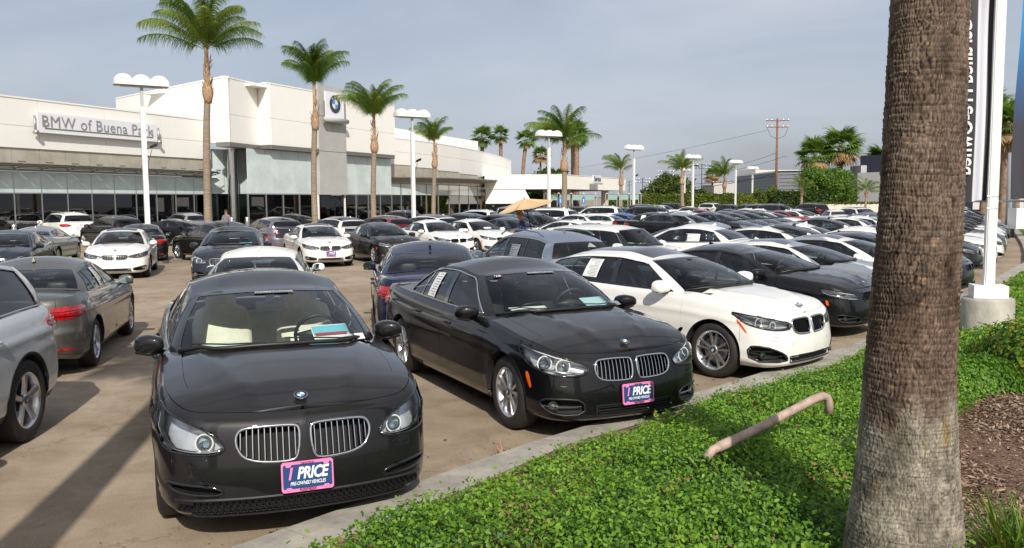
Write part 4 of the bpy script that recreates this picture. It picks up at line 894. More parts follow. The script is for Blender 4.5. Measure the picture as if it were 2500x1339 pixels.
# ================================================================ ground
def uvn(nt, kind, **k):
    n = nt.nodes.new(kind)
    for a, b in k.items():
        if a in n.inputs: n.inputs[a].default_value = b
        else: setattr(n, a, b)
    return n
def lot_material():
    m = bpy.data.materials.new('lot_paving'); m.use_nodes = True; t = m.node_tree; L = t.links.new; b = t.nodes['Principled BSDF']; b.inputs['Roughness'].default_value = .88; b.inputs['Specular IOR Level'].default_value = .25
    tc = t.nodes.new('ShaderNodeTexCoord'); co = tc.outputs['Object']
    n1 = uvn(t, 'ShaderNodeTexNoise', Scale=.35, Detail=5, Roughness=.6); n2 = uvn(t, 'ShaderNodeTexNoise', Scale=2.3, Detail=8, Roughness=.65, Distortion=.4); n3 = uvn(t, 'ShaderNodeTexNoise', Scale=70, Detail=3, Roughness=.7); n4 = uvn(t, 'ShaderNodeTexVoronoi', Scale=3.5)
    for n in (n1, n2, n3, n4): L(co, n.inputs['Vector'])
    r1 = uvn(t, 'ShaderNodeValToRGB'); e = r1.color_ramp.elements; e[0].position = .36; e[1].position = .64; e[0].color = (.31, .235, .16, 1); e[1].color = (.41, .335, .25, 1); L(n1.outputs[0], r1.inputs[0])
    r2 = uvn(t, 'ShaderNodeValToRGB'); e = r2.color_ramp.elements; e[0].position = .30; e[1].position = .60; e[0].color = (.62, .58, .54, 1); e[1].color = (1, 1, 1, 1); L(n2.outputs[0], r2.inputs[0])
    mx = uvn(t, 'ShaderNodeMixRGB', blend_type='MULTIPLY'); mx.inputs[0].default_value = .75; L(r1.outputs[0], mx.inputs[1]); L(r2.outputs[0], mx.inputs[2])
    r3 = uvn(t, 'ShaderNodeValToRGB'); e = r3.color_ramp.elements; e[0].position = .3; e[1].position = .7; e[0].color = (.72, .72, .72, 1); e[1].color = (1.18, 1.18, 1.18, 1); L(n3.outputs[0], r3.inputs[0])
    mx2 = uvn(t, 'ShaderNodeMixRGB', blend_type='MULTIPLY'); mx2.inputs[0].default_value = .8; L(mx.outputs[0], mx2.inputs[1]); L(r3.outputs[0], mx2.inputs[2])
    # small oil spots
    r4 = uvn(t, 'ShaderNodeValToRGB'); e = r4.color_ramp.elements; e[0].position = .03; e[1].position = .07; e[0].color = (.25, .23, .21, 1); e[1].color = (1, 1, 1, 1); L(n4.outputs[0], r4.inputs[0])
    mx3 = uvn(t, 'ShaderNodeMixRGB', blend_type='MULTIPLY'); mx3.inputs[0].default_value = .5; L(mx2.outputs[0], mx3.inputs[1]); L(r4.outputs[0], mx3.inputs[2]); L(mx3.outputs[0], b.inputs['Base Color'])
    vc = uvn(t, 'ShaderNodeTexVoronoi', Scale=.42, feature='DISTANCE_TO_EDGE'); nd = uvn(t, 'ShaderNodeTexNoise', Scale=1.6, Detail=6, Roughness=.7); vm = t.nodes.new('ShaderNodeVectorMath'); vm.operation = 'SCALE'; vm.inputs['Scale'].default_value = 1.1; va = t.nodes.new('ShaderNodeVectorMath'); L(co, nd.inputs['Vector']); L(nd.outputs['Color'], vm.inputs[0]); L(co, va.inputs[0]); L(vm.outputs[0], va.inputs[1]); L(va.outputs[0], vc.inputs['Vector'])
    rc_ = uvn(t, 'ShaderNodeValToRGB'); e = rc_.color_ramp.elements; e[0].position = .0; e[1].position = .006; e[0].color = (.55, .5, .45, 1); e[1].color = (1, 1, 1, 1); L(vc.outputs['Distance'], rc_.inputs[0]); mx4 = uvn(t, 'ShaderNodeMixRGB', blend_type='MULTIPLY'); mx4.inputs[0].default_value = .8; L(mx3.outputs[0], mx4.inputs[1]); L(rc_.outputs[0], mx4.inputs[2]); L(mx4.outputs[0], b.inputs['Base Color'])
    bp = uvn(t, 'ShaderNodeBump', Strength=.5, Distance=.004); L(n3.outputs[0], bp.inputs['Height']); L(bp.outputs[0], b.inputs['Normal']); return m
M_conc = mat('kerb_concrete', (.35, .32, .27), .85, noise=.25, nscale=4, bump=.3, bscale=60)
M_asph = mat('street_asphalt', (.11, .11, .11), .9, noise=.2, nscale=3)
def sheet(name, pts, z, m, th=None, kind='structure'):
    b = MB(); n = len(pts)
    if th is None: b.add([(x, y, z) for x, y in pts], [tuple(range(n))])
    else: b.add([(x, y, z) for x, y in pts] + [(x, y, z - th) for x, y in pts], [tuple(range(n)), tuple(reversed(range(n, 2 * n)))] + [(i, n + i, n + (i + 1) % n, (i + 1) % n) for i in range(n)])
    o = b.build(name, m); o['kind'] = kind; return o
sheet('ground', [(-900, -60), (900, -60), (900, 1600), (-900, 1600)], -.03, mat('far_ground', (.22, .20, .16), .95, noise=.3, nscale=.05))
sheet('parking_lot', [(-75, -20), (-12, -9.0), (-7.3, -1.9), (-1.0, 5.42), (.4, 7.1), (1.98, 8.6), (5.3, 12.1), (16.6, 26.5), (28, 46), (37.3, 62.7), (48, 82), (70, 128), (82, 172), (-75, 172)], 0, lot_material())
# kerb stones along the planted strip: each cast length is a piece
KL = [(-12.0, -7.6), (-9.3, -4.2), (-6.6, -.95), (-4.3, 1.75), (-2.9, 3.42), (-1.46, 5.14), (.14, 7.0), (1.96, 8.82), (4.80, 11.70), (6.7, 14.1), (10.1, 18.5), (13.2, 22.5), (16.3, 26.6), (19.6, 32.0), (22.9, 37.6), (26.1, 43.2), (29.3, 48.8), (33.0, 55.4), (37.0, 62.6), (42, 71.5), (48, 82)]
def fine_line(P, step):
    out = []
    for a, b in zip(P[:-1], P[1:]):
        a, b = Vector(a), Vector(b); n = max(1, round((b - a).length / step)); out += [a.lerp(b, i / n) for i in range(n)]
    return out + [Vector(P[-1])]
KF = fine_line(KL, 2.6)
kerb = empty('kerb'); kerb['kind'] = 'structure'
for i in range(len(KF) - 1):
    a, b_ = KF[i], KF[i + 1]; d = (b_ - a).normalized(); n = Vector((d.y, -d.x)); a2 = a + d * .006; b2 = b_ - d * .006; m = MB(); zt = .125
    prof = [(0, 0.0), (.0, .09), (.02, zt), (.44, zt + .01), (.44, -.02)]
    V = [(p.x + n.x * o, p.y + n.y * o, z) for p in (a2, b2) for o, z in prof]; k = len(prof)
    m.add(V, [(q, q + 1, k + q + 1, k + q)[::-1] for q in range(k - 1)] + [tuple(range(k)), tuple(reversed(range(k, 2 * k)))]); m.build('kerb_length', M_conc, kerb)
# ---------------------------------------------------------------- planted strip
def strip_pt(s_, off):     # along the kerb, off metres behind its face
    pass
KD = KF
def bed_height(x, y):
    return .13 + .04 * math.sin(x * 1.1 + y * .7) + .03 * math.sin(x * 2.7 - y * 1.9)
pl = []
for i, p in enumerate(KD):
    q = KD[min(i + 1, len(KD) - 1)]; p0 = KD[max(i - 1, 0)]; d = (q - p0).normalized(); n = Vector((d.y, -d.x)); pl.append((p, n))
OFF = [.44, .6, .9, 1.4, 2.0, 3.0, 4.5, 6.0]
V = []; 
for p, n in pl:
    for o in OFF: V.append((p.x + n.x * o, p.y + n.y * o, .12 + (0 if o < .4 else .05 * math.sin(p.x * 1.3 + o * 2) + .03)))
no = len(OFF); F = [(i * no + j, i * no + j + 1, (i + 1) * no + j + 1, (i + 1) * no + j)[::-1] for i in range(len(pl) - 1) for j in range(no - 1)]
M_mulch = mat('bark_mulch', (.075, .038, .022), .95, nscale=45, col2=(.26, .16, .10), ramp=(.35, .7), bump=1.0, bscale=60, detail=8)
o = meshobj('planting_soil', V, F, M_mulch); o['kind'] = 'structure'
sheet('pavement', [(-5.5, -9), (3.5, -9), (9.0, 4.4), (14.0, 10.5), (24, 25), (45, 60), (56, 79), (62, 76), (52, 56), (31, 21), (19, 4), (12, -9)][:0] or [(x + n.x * 6.0, y + n.y * 6.0) for (x, y), n in [((p.x, p.y), n) for p, n in pl]] + [(x + n.x * 9.0, y + n.y * 9.0) for (x, y), n in [((p.x, p.y), n) for p, n in pl]][::-1], .10, M_conc)
sheet('street', [(p.x + n.x * 9.0, p.y + n.y * 9.0) for p, n in pl] + [(p.x + n.x * 24.0, p.y + n.y * 24.0) for p, n in pl][::-1], -.01, M_asph)

def leaves_mesh(P, N, size, mats, name, mi=None, parent=None, fold=.25, aspect=.55, seed=1, kind='stuff', jit=.9, upw=.5):
    """many small folded leaves at points P facing about N; each leaf six vertices, four triangles"""
    rng = np.random.default_rng(seed); n = len(P); r = rng.normal(size=(n, 3)); nn = N * upw + r * jit * .5; nn /= np.linalg.norm(nn, axis=1, keepdims=True)
    t = rng.normal(size=(n, 3)); t -= nn * (t * nn).sum(1, keepdims=True); t /= np.linalg.norm(t, axis=1, keepdims=True) + 1e-9; b = np.cross(nn, t)
    L = (np.asarray(size) * rng.uniform(.65, 1.25, n))[:, None]; Wd = L * aspect
    pts = [P, P + t * L * .33 + b * Wd * .5 + nn * L * fold * .35, P + t * L * .72 + b * Wd * .42 + nn * L * fold * .3, P + t * L, P + t * L * .72 - b * Wd * .42 + nn * L * fold * .3, P + t * L * .33 - b * Wd * .5 + nn * L * fold * .35]
    V = np.stack(pts, 1).reshape(-1, 3); base = np.arange(n)[:, None] * 6
    F = np.stack([base + [0, 1, 2, 3], base + [0, 3, 4, 5]], 1).reshape(-1, 4)
    me = bpy.data.meshes.new(name); me.vertices.add(len(V)); me.vertices.foreach_set('co', V.ravel()); me.loops.add(F.size); me.loops.foreach_set('vertex_index', F.ravel().astype(np.int32)); me.polygons.add(len(F))
    me.polygons.foreach_set('loop_start', np.arange(0, F.size, 4, dtype=np.int32)); me.polygons.foreach_set('loop_total', np.full(len(F), 4, np.int32))
    if not isinstance(mats, (list, tuple)): mats = [mats]
    for m in mats: me.materials.append(m)
    if len(mats) > 1:
        k = mi if mi is not None else rng.integers(0, len(mats), n); me.polygons.foreach_set('material_index', np.repeat(k, 2).astype(np.int32))
    me.update(calc_edges=True); me.validate(); o = bpy.data.objects.new(name, me); link(o, parent)
    if kind: o['kind'] = kind
    return o
def leafmat(name, c, rough=.45, tr=.35):
    m = bpy.data.materials.new(name); m.use_nodes = True; t = m.node_tree; N = t.nodes; b = N['Principled BSDF']; b.inputs['Base Color'].default_value = (*c, 1); b.inputs['Roughness'].default_value = rough; b.inputs['Specular IOR Level'].default_value = .35
    tl = N.new('ShaderNodeBsdfTranslucent'); tl.inputs[0].default_value = (c[0] * 1.5, c[1] * 1.4, c[2] * .8, 1); mx = N.new('ShaderNodeMixShader'); mx.inputs[0].default_value = tr; o = N['Material Output']
    t.links.new(b.outputs[0], mx.inputs[1]); t.links.new(tl.outputs[0], mx.inputs[2]); t.links.new(mx.outputs[0], o.inputs[0]); return m
L1, L2, L3, L4 = leafmat('leaf_bright', (.21, .36, .035)), leafmat('leaf_mid', (.12, .25, .024)), leafmat('leaf_deep', (.05, .13, .016)), leafmat('leaf_yellow', (.30, .30, .03))
L5 = leafmat('leaf_brown', (.28, .16, .08), .7, .2)
def strip_sample(n, smin, smax, omin, omax, rng):
    seg = np.array([[p.x, p.y] for p, _ in pl]); nor = np.array([[q.x, q.y] for _, q in pl]); cum = np.r_[0, np.cumsum(np.linalg.norm(np.diff(seg, axis=0), axis=1))]
    s_ = rng.uniform(smin, smax, n); o_ = rng.uniform(omin, omax, n) if not callable(omax) else omin + rng.uniform(0, 1, n) * (omax(s_) - omin)
    x = np.interp(s_, cum, seg[:, 0]) + np.interp(s_, cum, nor[:, 0]) * o_; y = np.interp(s_, cum, seg[:, 1]) + np.interp(s_, cum, nor[:, 1]) * o_; return x, y, s_, o_, cum
from mathutils import noise as mnoise
def hnoise(x, y, sc, seed=0.0):
    return np.array([mnoise.noise(Vector((a * sc + seed, b * sc, seed * 1.7))) for a, b in zip(x, y)])
rng = np.random.default_rng(5)
def shrub_top(x, y, o_, h):
    """height of the clipped ground cover: mounded, thin at the kerb side"""
    g = .30 + .70 * (1 - np.exp(-np.maximum(o_ - .50, 0) / .50))
    return .13 + h * g * (1 + .38 * np.sin(x * 2.1 + y * 1.3) * np.sin(x * 1.2 - y * 2.6) + .24 * np.sin(x * 6.1 + 1) * np.sin(y * 5.3 + x * 2))
def in_mulch(x, y):    # bare bark area right of the palm
    return inside([(2.28, 4.1), (2.55, 4.75), (3.15, 6.0), (4.0, 7.35), (5.0, 8.45), (5.8, 9.3), (7.5, 10.5), (7.5, 2.5), (2.2, 2.5)], np.asarray(x, float), np.asarray(y, float))
def ground_cover(name, label, s0, s1, o0, o1, n, size, h, mats, seed, avoid=True, under=True, w=None):
    rng = np.random.default_rng(seed); x, y, s_, o_, cum = strip_sample(n, s0, s1, o0, o1, rng)
    ok = ~in_mulch(x, y) if avoid else np.ones(n, bool)
    d = np.hypot(x - 2.03, y - 4.2); ok &= d > .26
    x, y, o_ = x[ok], y[ok], o_[ok]; top = shrub_top(x, y, o_, h); dep = rng.uniform(0, 1, len(x)) ** 2.2
    e = .03; nx = -(shrub_top(x + e, y, o_, h) - top) / e; ny = -(shrub_top(x, y + e, o_, h) - top) / e
    lump = np.sin(x * 11 + np.sin(y * 9) * 2) * np.sin(y * 12.5 + np.sin(x * 8) * 2) * .040
    z = np.maximum(.14, top + lump + rng.normal(0, .018, len(x)) - dep * .19 + (rng.uniform(0, 1, len(x)) > .94) * rng.uniform(.02, .11, len(x)))
    P = np.stack([x, y, z], 1); N = np.stack([nx, ny - .25, np.ones(len(x))], 1); N /= np.linalg.norm(N, axis=1, keepdims=True)
    pick = rng.uniform(0, 1, len(x)); patch = np.sin(x * 1.7 + 2) * np.sin(y * 1.9 + x) * .22 + np.sin(x * 7 + np.sin(y * 5)) * np.sin(y * 8 + x * 3) * .15; k = np.where(pick + patch < .38, 0, np.where(pick + patch < .86, 1, 2)); dead = np.sin(x * 3.1 + 1.3) * np.sin(y * 2.9 + 2.2 * x) > .86; k = np.where(rng.uniform(0, 1, len(x)) > np.where(dead, .88, .995), 3, k)
    k = np.where(dep > .5, np.maximum(k, 1), k)
    o = leaves_mesh(P, N, size, mats, name, mi=k, seed=seed, jit=.95, upw=.8); tag(o, label, 'ground cover', kind='stuff'); return o
ml = [L1, L2, L3, L5]
cum_at = lambda P: P
cumk = np.r_[0, np.cumsum([(b - a).length for a, b in zip([p for p, _ in pl][:-1], [p for p, _ in pl][1:])])]
def s_of(x, y): return float(cumk[int(np.argmin([(p.x - x) ** 2 + (p.y - y) ** 2 for p, _ in pl]))])
sA, sB, sC, sD = s_of(-2.6, 3.8), s_of(4.8, 11.7), s_of(16.3, 26.6), s_of(48, 82)
ground_cover('ground_cover', 'low bright green small-leaved shrub cover filling the bed beside the kerb', sA - 2, sB, .56, 3.9, 235000, .032, .23, ml, 11)
ground_cover('ground_cover', 'green shrub cover behind the palm and round the concrete sign footing', sB, sC, .56, 3.4, 70000, .055, .24, ml, 12)
ground_cover('ground_cover', 'narrow far strip of green shrubs along the kerb beyond the white pole', sC, sD, .45, 2.6, 30000, .16, .34, ml, 13, avoid=False)
# dark sheet under the leaves with their shade in its colour, hides bare soil
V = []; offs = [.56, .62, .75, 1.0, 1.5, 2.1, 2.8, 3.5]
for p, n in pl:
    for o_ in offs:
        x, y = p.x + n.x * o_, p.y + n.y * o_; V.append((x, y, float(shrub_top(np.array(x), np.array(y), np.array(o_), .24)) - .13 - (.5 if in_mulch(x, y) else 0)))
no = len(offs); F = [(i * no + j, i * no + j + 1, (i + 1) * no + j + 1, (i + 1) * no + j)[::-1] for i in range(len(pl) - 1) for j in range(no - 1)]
o = meshobj('shrub_shade_sheet', V, F, mat('shrub_shade', (.028, .045, .012), .95, noise=.6, nscale=30, bump=1, bscale=40)); tag(o, 'dark sheet under the low green shrub cover, coloured as the shade between its leaves', 'ground cover', kind='stuff')
# loose bark chips
rng = np.random.default_rng(3); n = 110000; th = rng.uniform(0, 2 * math.pi, n); rr = np.sqrt(rng.uniform(0, 1.2, n)); x = 2.3 + 4.2 * rng.uniform(0, 1, n); y = 3.4 + 6.4 * rng.uniform(0, 1, n); k_ = in_mulch(x, y); x, y = x[k_], y[k_]; n = len(x)
P = np.stack([x, y, .165 + .03 * np.sin(x * 3) + rng.uniform(0, .045, n)], 1); N = np.tile([0, 0, 1.0], (n, 1))
o = leaves_mesh(P, N, .048, [mat('chip_a', (.24, .14, .085), .9), mat('chip_b', (.10, .055, .035), .9), mat('chip_c', (.36, .27, .19), .9)], 'bark_chips', seed=4, aspect=.30, fold=.1, jit=.55, upw=1.0); tag(o, 'brown shredded bark chips covering the soil right of the palm', 'mulch', kind='stuff')

def shrub(name, label, c, rx, ry, rz, n, size, mats, seed, cat='shrub', group=None, w=None):
    root = empty(name, c, label=label, cat=cat, group=group); rng = np.random.default_rng(seed); d = rng.normal(size=(n, 3)); d /= np.linalg.norm(d, axis=1, keepdims=True); d[:, 2] = np.abs(d[:, 2]); r = rng.uniform(.72, 1.04, n) + .12 * np.sin(d[:, 0] * 7 + seed) * np.sin(d[:, 1] * 6)
    P = d * r[:, None] * [rx, ry, rz]; leaves_mesh(P, d, size, mats, 'foliage', parent=root, seed=seed, kind='stuff', mi=None)
    b = MB(); rg = [(rx * .82 * math.cos(a), rz * .82 * math.sin(a)) for a in np.linspace(0, math.pi / 2, 6)]; b.lathe([(max(a, .01), z) for a, z in rg], 14, close=False); o = b.build('shade_core', mat('shrub_shade', (.028, .045, .012)), root, True); o.scale = (1, ry / rx, 1); return root  # closed inner shell, coloured dark for the shade among the leaves
shrub('shrub', 'small rounded shrub with yellow tipped leaves at the right edge beyond the bark', (5.95, 9.35, .12), .75, .8, .66, 9000, .05, [L2, L3, L4, L3], 21)
shrub('shrub', 'dense dark green low mound shrub beside the bark right of the palm', (4.75, 8.75, .10), .7, .65, .42, 8000, .042, [L2, L3, L2], 22)
# strap-leaved clump at the lower right
def grass_clump(c, n, h, label, seed, mats):
    root = empty('grass_clump', c, label=label, cat='grass clump'); rng = np.random.default_rng(seed); V = []; F = []; mi = []
    for i in range(n):
        a = rng.uniform(0, 2 * math.pi); ln = h * rng.uniform(.6, 1.25); lean = rng.uniform(.25, 1.1); w_ = rng.uniform(.005, .010); b0 = Vector((rng.normal(0, .05), rng.normal(0, .05), 0)); d = Vector((math.cos(a), math.sin(a), 0)); s_ = Vector((-d.y, d.x, 0)); k = len(V)
        for q in range(6):
            t = q / 5; p = b0 + d * ln * lean * t ** 1.4 * .8 + Vector((0, 0, ln * (t - .55 * lean * t * t))); ww = w_ * (1 - t ** 2) + .0006; V += [p - s_ * ww, p + s_ * ww]
        F += [(k + 2 * q, k + 2 * q + 1, k + 2 * q + 3, k + 2 * q + 2) for q in range(5)]; mi += [int(rng.integers(0, len(mats)))] * 5
    o = meshobj('blades', V, F, mats, root, True, mi); o['kind'] = 'stuff'; return root
grass_clump((2.62, 4.25, .14), 330, .52, 'clump of long arching green grass blades at the lower right corner', 5, [leafmat('blade_a', (.14, .24, .03)), leafmat('blade_b', (.07, .15, .02)), leafmat('blade_c', (.25, .24, .06))])
grass_clump((3.05, 4.75, .14), 90, .30, 'smaller tuft of grass blades on the bark behind the corner clump', 6, [bpy.data.materials['blade_a'], bpy.data.materials['blade_b']])
grass_clump((1.92, 6.2, .25), 34, .45, 'few broad upright strap leaves beside the pink pipe end', 8, [bpy.data.materials['blade_a'], bpy.data.materials['blade_b']])
grass_clump((-.02, 6.86, .005), 18, .16, 'dry brown weed growing from the joint at the foot of the kerb', 9, [mat('dry_weed', (.35, .2, .12), .9)])
# faded pink pipe lying through the shrubs
b = MB(); P0 = [(1.34, 5.70, .375), (1.40, 5.75, .42), (1.76, 5.9, .53), (2.24, 6.13, .685), (2.32, 6.17, .70), (2.36, 6.19, .685), (2.38, 6.2, .64), (2.385, 6.205, .56)]
b.tube(P0, .032, 12); o = b.build('bent_pipe', mat('faded_pipe', (.40, .29, .235), .65, noise=.25, nscale=14), None, True); tag(o, 'faded pink metal pipe rising out of the low green shrubs', 'pipe')
b = MB(); b.tube([(1.44, 5.767, .432), (1.55, 5.812, .466)], .037, 12); o2 = b.build('pipe_coupling', mat('faded_pipe2', (.44, .32, .27), .65), o, True)
# dry leaves and grit blown against the kerb and over the lot
rng = np.random.default_rng(31); x, y, s_, o_, cum = strip_sample(1500, sA - 3, sB + 12, -1.0, .0, rng); o2 = -np.abs(rng.normal(0, .35, 1500)) - .02
seg_ = np.array([[p.x, p.y] for p, _ in pl]); nor_ = np.array([[q.x, q.y] for _, q in pl]); x = np.interp(s_, cum, seg_[:, 0]) + np.interp(s_, cum, nor_[:, 0]) * o2; y = np.interp(s_, cum, seg_[:, 1]) + np.interp(s_, cum, nor_[:, 1]) * o2
x2, y2 = rng.uniform(-9, 3, 900), rng.uniform(5, 26, 900); P = np.stack([np.r_[x, x2], np.r_[y, y2], np.full(2400, .008)], 1)
o = leaves_mesh(P, np.tile([0, 0, 1.], (2400, 1)), np.where(rng.uniform(0, 1, 2400) > .9, .045, .016), [bpy.data.materials['chip_a'], bpy.data.materials['chip_b'], L5], 'leaf_litter', seed=32, jit=.3, upw=1.0); tag(o, 'dry leaves and grit scattered along the kerb and over the lot paving', 'leaf litter', kind='stuff')
# ================================================================ dealership building
M_stucco = mat('white_stucco', (.84, .825, .775), .85, noise=.012, nscale=.8, bump=.05, bscale=30)
M_clad = mat('weathered_panel', (.42, .38, .30), .5, nscale=.9, col2=(.60, .55, .455), ramp=(.3, .7), metal=.25, detail=5)
M_frost = mat('frosted_glass', (.56, .65, .63), .10, noise=.10, nscale=.8, coat=.6)
M_dglass = glass_mat('shop_glass', (.42, .50, .47), ior=1.85)
M_alu = mat('aluminium', (.50, .51, .50), .35, .8)
M_steel = mat('steel_canopy', (.26, .25, .23), .5, .6)
M_grey = mat('grey_panel', (.43, .43, .41), .45, noise=.05, nscale=1)
bld = empty('dealership_building', (-24.6, 62.7, 0), label='long white dealership building with curved wings, frosted glass band and central tower', cat='building')
BO = Vector((-24.6, 62.7, 0))
def V2(p): return Vector((p[0], p[1], 0))
def wall(name, p0, p1, z0, z1, m, parent=bld, th=.25, out=0.0, back=True, lab=None, org=BO, key=None):
    """upright slab from p0 to p1; the outer face looks to the right of the direction p0 -> p1"""
    a, b_ = V2(p0), V2(p1); d = (b_ - a).normalized(); n = Vector((d.y, -d.x, 0)); a = a + n * out; b_ = b_ + n * out; i = -n * th
    P = [a, b_, b_ + i, a + i]; V = [p + Vector((0, 0, z)) - org for z in (z0, z1) for p in P]; q = MB(); q.add(V, [(3, 2, 1, 0), (4, 5, 6, 7), (0, 1, 5, 4), (1, 2, 6, 5), (2, 3, 7, 6), (3, 0, 4, 7)]); o = q.build(name, m, parent)
    return o
def lerp2(a, b_, t): return (a[0] + (b_[0] - a[0]) * t, a[1] + (b_[1] - a[1]) * t)
def bays(name, p0, p1, n, z0, z1, m, gap=.02, **k):
    L = (V2(p1) - V2(p0)).length
    for i in range(n): wall(name, lerp2(p0, p1, i / n + gap / L), lerp2(p0, p1, (i + 1) / n - gap / L), z0, z1, m, **k)
def bar(name, pts, r, m, parent=bld, sq=True, org=BO):
    q = MB(); q.tube([Vector(p) - org for p in pts], r, 4 if sq else 10); return q.build(name, m, parent, not sq)
# --- left wing
WD = Vector((.381, .9245, 0)); W0 = Vector((-29.8, 50, 0))
def W(s_): p = W0 + WD * s_; return (p.x, p.y)
S0, S1 = -12.6, 16.8; nb = 16; NRM = Vector((WD.y, -WD.x, 0))
wall('wall', W(S0), W(S1), -.05, .35, M_stucco, th=.5, out=-.05)
bays('window_pane', W(S0), W(S1), nb, .36, 2.84, M_dglass, gap=.03, th=.02)
bays('frosted_pane', W(S0), W(S1), nb, 2.90, 4.14, M_frost, gap=.015, th=.03, out=.03)
bays('cladding_panel', W(S0), W(S1), nb, 4.20, 5.55, M_clad, gap=.012, th=.15, out=.02)
for i in range(nb + 1): wall('mullion', W(S0 + (S1 - S0) * i / nb - .03), W(S0 + (S1 - S0) * i / nb + .03), .36, 4.16, M_alu, th=.12, out=.045 if i % 2 else .04)
wall('transom', W(S0), W(S1), 2.84, 2.90, M_alu, th=.1, out=.05)
for i in range(6):
    a, c = S0 + (S1 - S0) * i / 6 + .012, S0 + (S1 - S0) * (i + 1) / 6 - .012
    wall('wall_panel', W(a), W(c), 5.57, 6.88, M_stucco, th=.3, out=.12); wall('wall_panel', W(a), W(c), 6.90, 8.50, M_stucco, th=.3, out=.12)
wall('coping', W(S0), W(S1), 8.50, 8.60, M_stucco, th=.5, out=.16)
# sun shade of glass on steel brackets
for i in range(nb + 1):
    p = Vector((*W(S0 + (S1 - S0) * i / nb), 0)); o_ = NRM
    bar('canopy_bracket', [p + o_ * .05 + Vector((0, 0, 4.30)), p + o_ * 1.0 + Vector((0, 0, 4.50))], .035, M_steel)
    bar('canopy_strut', [p + o_ * .85 + Vector((-.25 * WD.x, -.25 * WD.y, 4.72)), p + o_ * .85 + Vector((.25 * WD.x, .25 * WD.y, 4.72))], .04, M_steel)
q0, q1 = Vector((*W(S0), 0)), Vector((*W(S1), 0))
for oo, zz, rr in ((.12, 4.26, .06), (.55, 4.36, .035), (1.0, 4.50, .035)): bar('canopy_beam', [q0 + NRM * oo + Vector((0, 0, zz)), q1 + NRM * oo + Vector((0, 0, zz))], rr, M_steel)
m_ = MB()
for i in range(nb):
    a = S0 + (S1 - S0) * i / nb + .02; c = S0 + (S1 - S0) * (i + 1) / nb - .02; A = Vector((*W(a), 0)); C = Vector((*W(c), 0)); V = [A + NRM * .1 + Vector((0, 0, 4.40)), C + NRM * .1 + Vector((0, 0, 4.40)), C + NRM * 1.1 + Vector((0, 0, 4.62)), A + NRM * 1.1 + Vector((0, 0, 4.62))]
    q = MB(); q.add([v - BO for v in V] + [v - BO - Vector((0, 0, .02)) for v in V], [(0, 3, 2, 1)[::-1], (4, 5, 6, 7)[::-1], (3, 2, 6, 7), (0, 1, 5, 4)]); q.build('canopy_glass', glass_mat('canopy_glass', (.86, .93, .91), ior=1.4), bld)
# room behind the glass
M_room = mat('showroom_wall', (.34, .29, .24), .8, noise=.3, nscale=.4); M_floor = mat('showroom_floor', (.20, .20, .19), .3)
q = MB(); A, C = Vector((*W(S0), 0)), Vector((*W(S1 + 1), 0)); i_ = -NRM
q.add([p - BO for p in (A + i_ * 7, C + i_ * 7, C + i_ * 7 + Vector((0, 0, 4.2)), A + i_ * 7 + Vector((0, 0, 4.2)))], [(0, 1, 2, 3)]); q.build('back_wall', M_room, bld)
q = MB(); q.add([p - BO + Vector((0, 0, .05)) for p in (A, C, C + i_ * 7, A + i_ * 7)], [(0, 1, 2, 3)[::-1]]); q.build('floor', M_floor, bld)
q = MB(); q.add([p - BO + Vector((0, 0, 4.16)) for p in (A, C, C + i_ * 7, A + i_ * 7)], [(0, 1, 2, 3)]); q.build('ceiling', mat('ceiling', (.4, .4, .38), .8), bld)
q = MB(); q.add([p - BO + Vector((0, 0, 8.3)) for p in (A, C, C + i_ * 14, A + i_ * 14)], [(0, 1, 2, 3)]); q.build('roof', M_stucco, bld)
for k, (s_, dd, col, hh) in enumerate(((1.0, 3.0, (.05, .05, .06), 2.4), (5.2, 4.5, (.02, .12, .4), 2.2), (8.5, 2.5, (.35, .12, .05), 1.2), (11.0, 5.0, (.10, .25, .45), 2.4), (14.2, 3.5, (.03, .03, .03), 1.6))):
    P = Vector((*W(s_), 0)) + i_ * dd - BO; q = MB(); q.box(P + Vector((0, 0, hh / 2)), (.1, 2.0, hh), rz=math.atan2(WD.y, WD.x) - math.pi / 2); q.build('display_board', mat('board%d' % k, col, .5), bld)
for s_ in (5.0, 12.5):
    q = MB(); P = Vector((*W(s_), 0)) + i_ * .6 - BO; q.lathe([(.16, .05), (.16, 4.15)], 14, c=P, close=False); q.build('column', M_stucco, bld, True)
# --- tower
T0, Tn, T1, T2, TL = (-21.5, 64.0), (-20.3, 68.2), (-19.3, 67.5), (-11.5, 84.0), (-35.6, 76.6); zt, zb_ = 11.6, 6.8
wall('wall', TL, T0, zb_, zt, M_stucco, th=.3); 
TD = (V2(T2) - V2(T1)).normalized(); TN = Vector((TD.y, -TD.x, 0)); LT = (V2(T2) - V2(T1)).length
def T(s_): p = V2(T1) + TD * s_; return (p.x, p.y)
wall('wall_panel', T0, lerp2(T0, Tn, .995), zb_, 8.9, M_stucco, th=.3); wall('wall_panel', T0, lerp2(T0, Tn, .995), 8.92, zt, M_stucco, th=.3)
PY0, PY1 = 6.0, 9.9
for a, c in ((0.0, 2.9), (2.92, PY0 - .02), (PY1 + .02, 14.0), (14.02, LT)):
    wall('wall_panel', T(a), T(c), zb_ if c < 14.1 else 6.5, 8.9, M_stucco, th=.3); wall('wall_panel', T(a), T(c), 8.92, zt, M_stucco, th=.3)
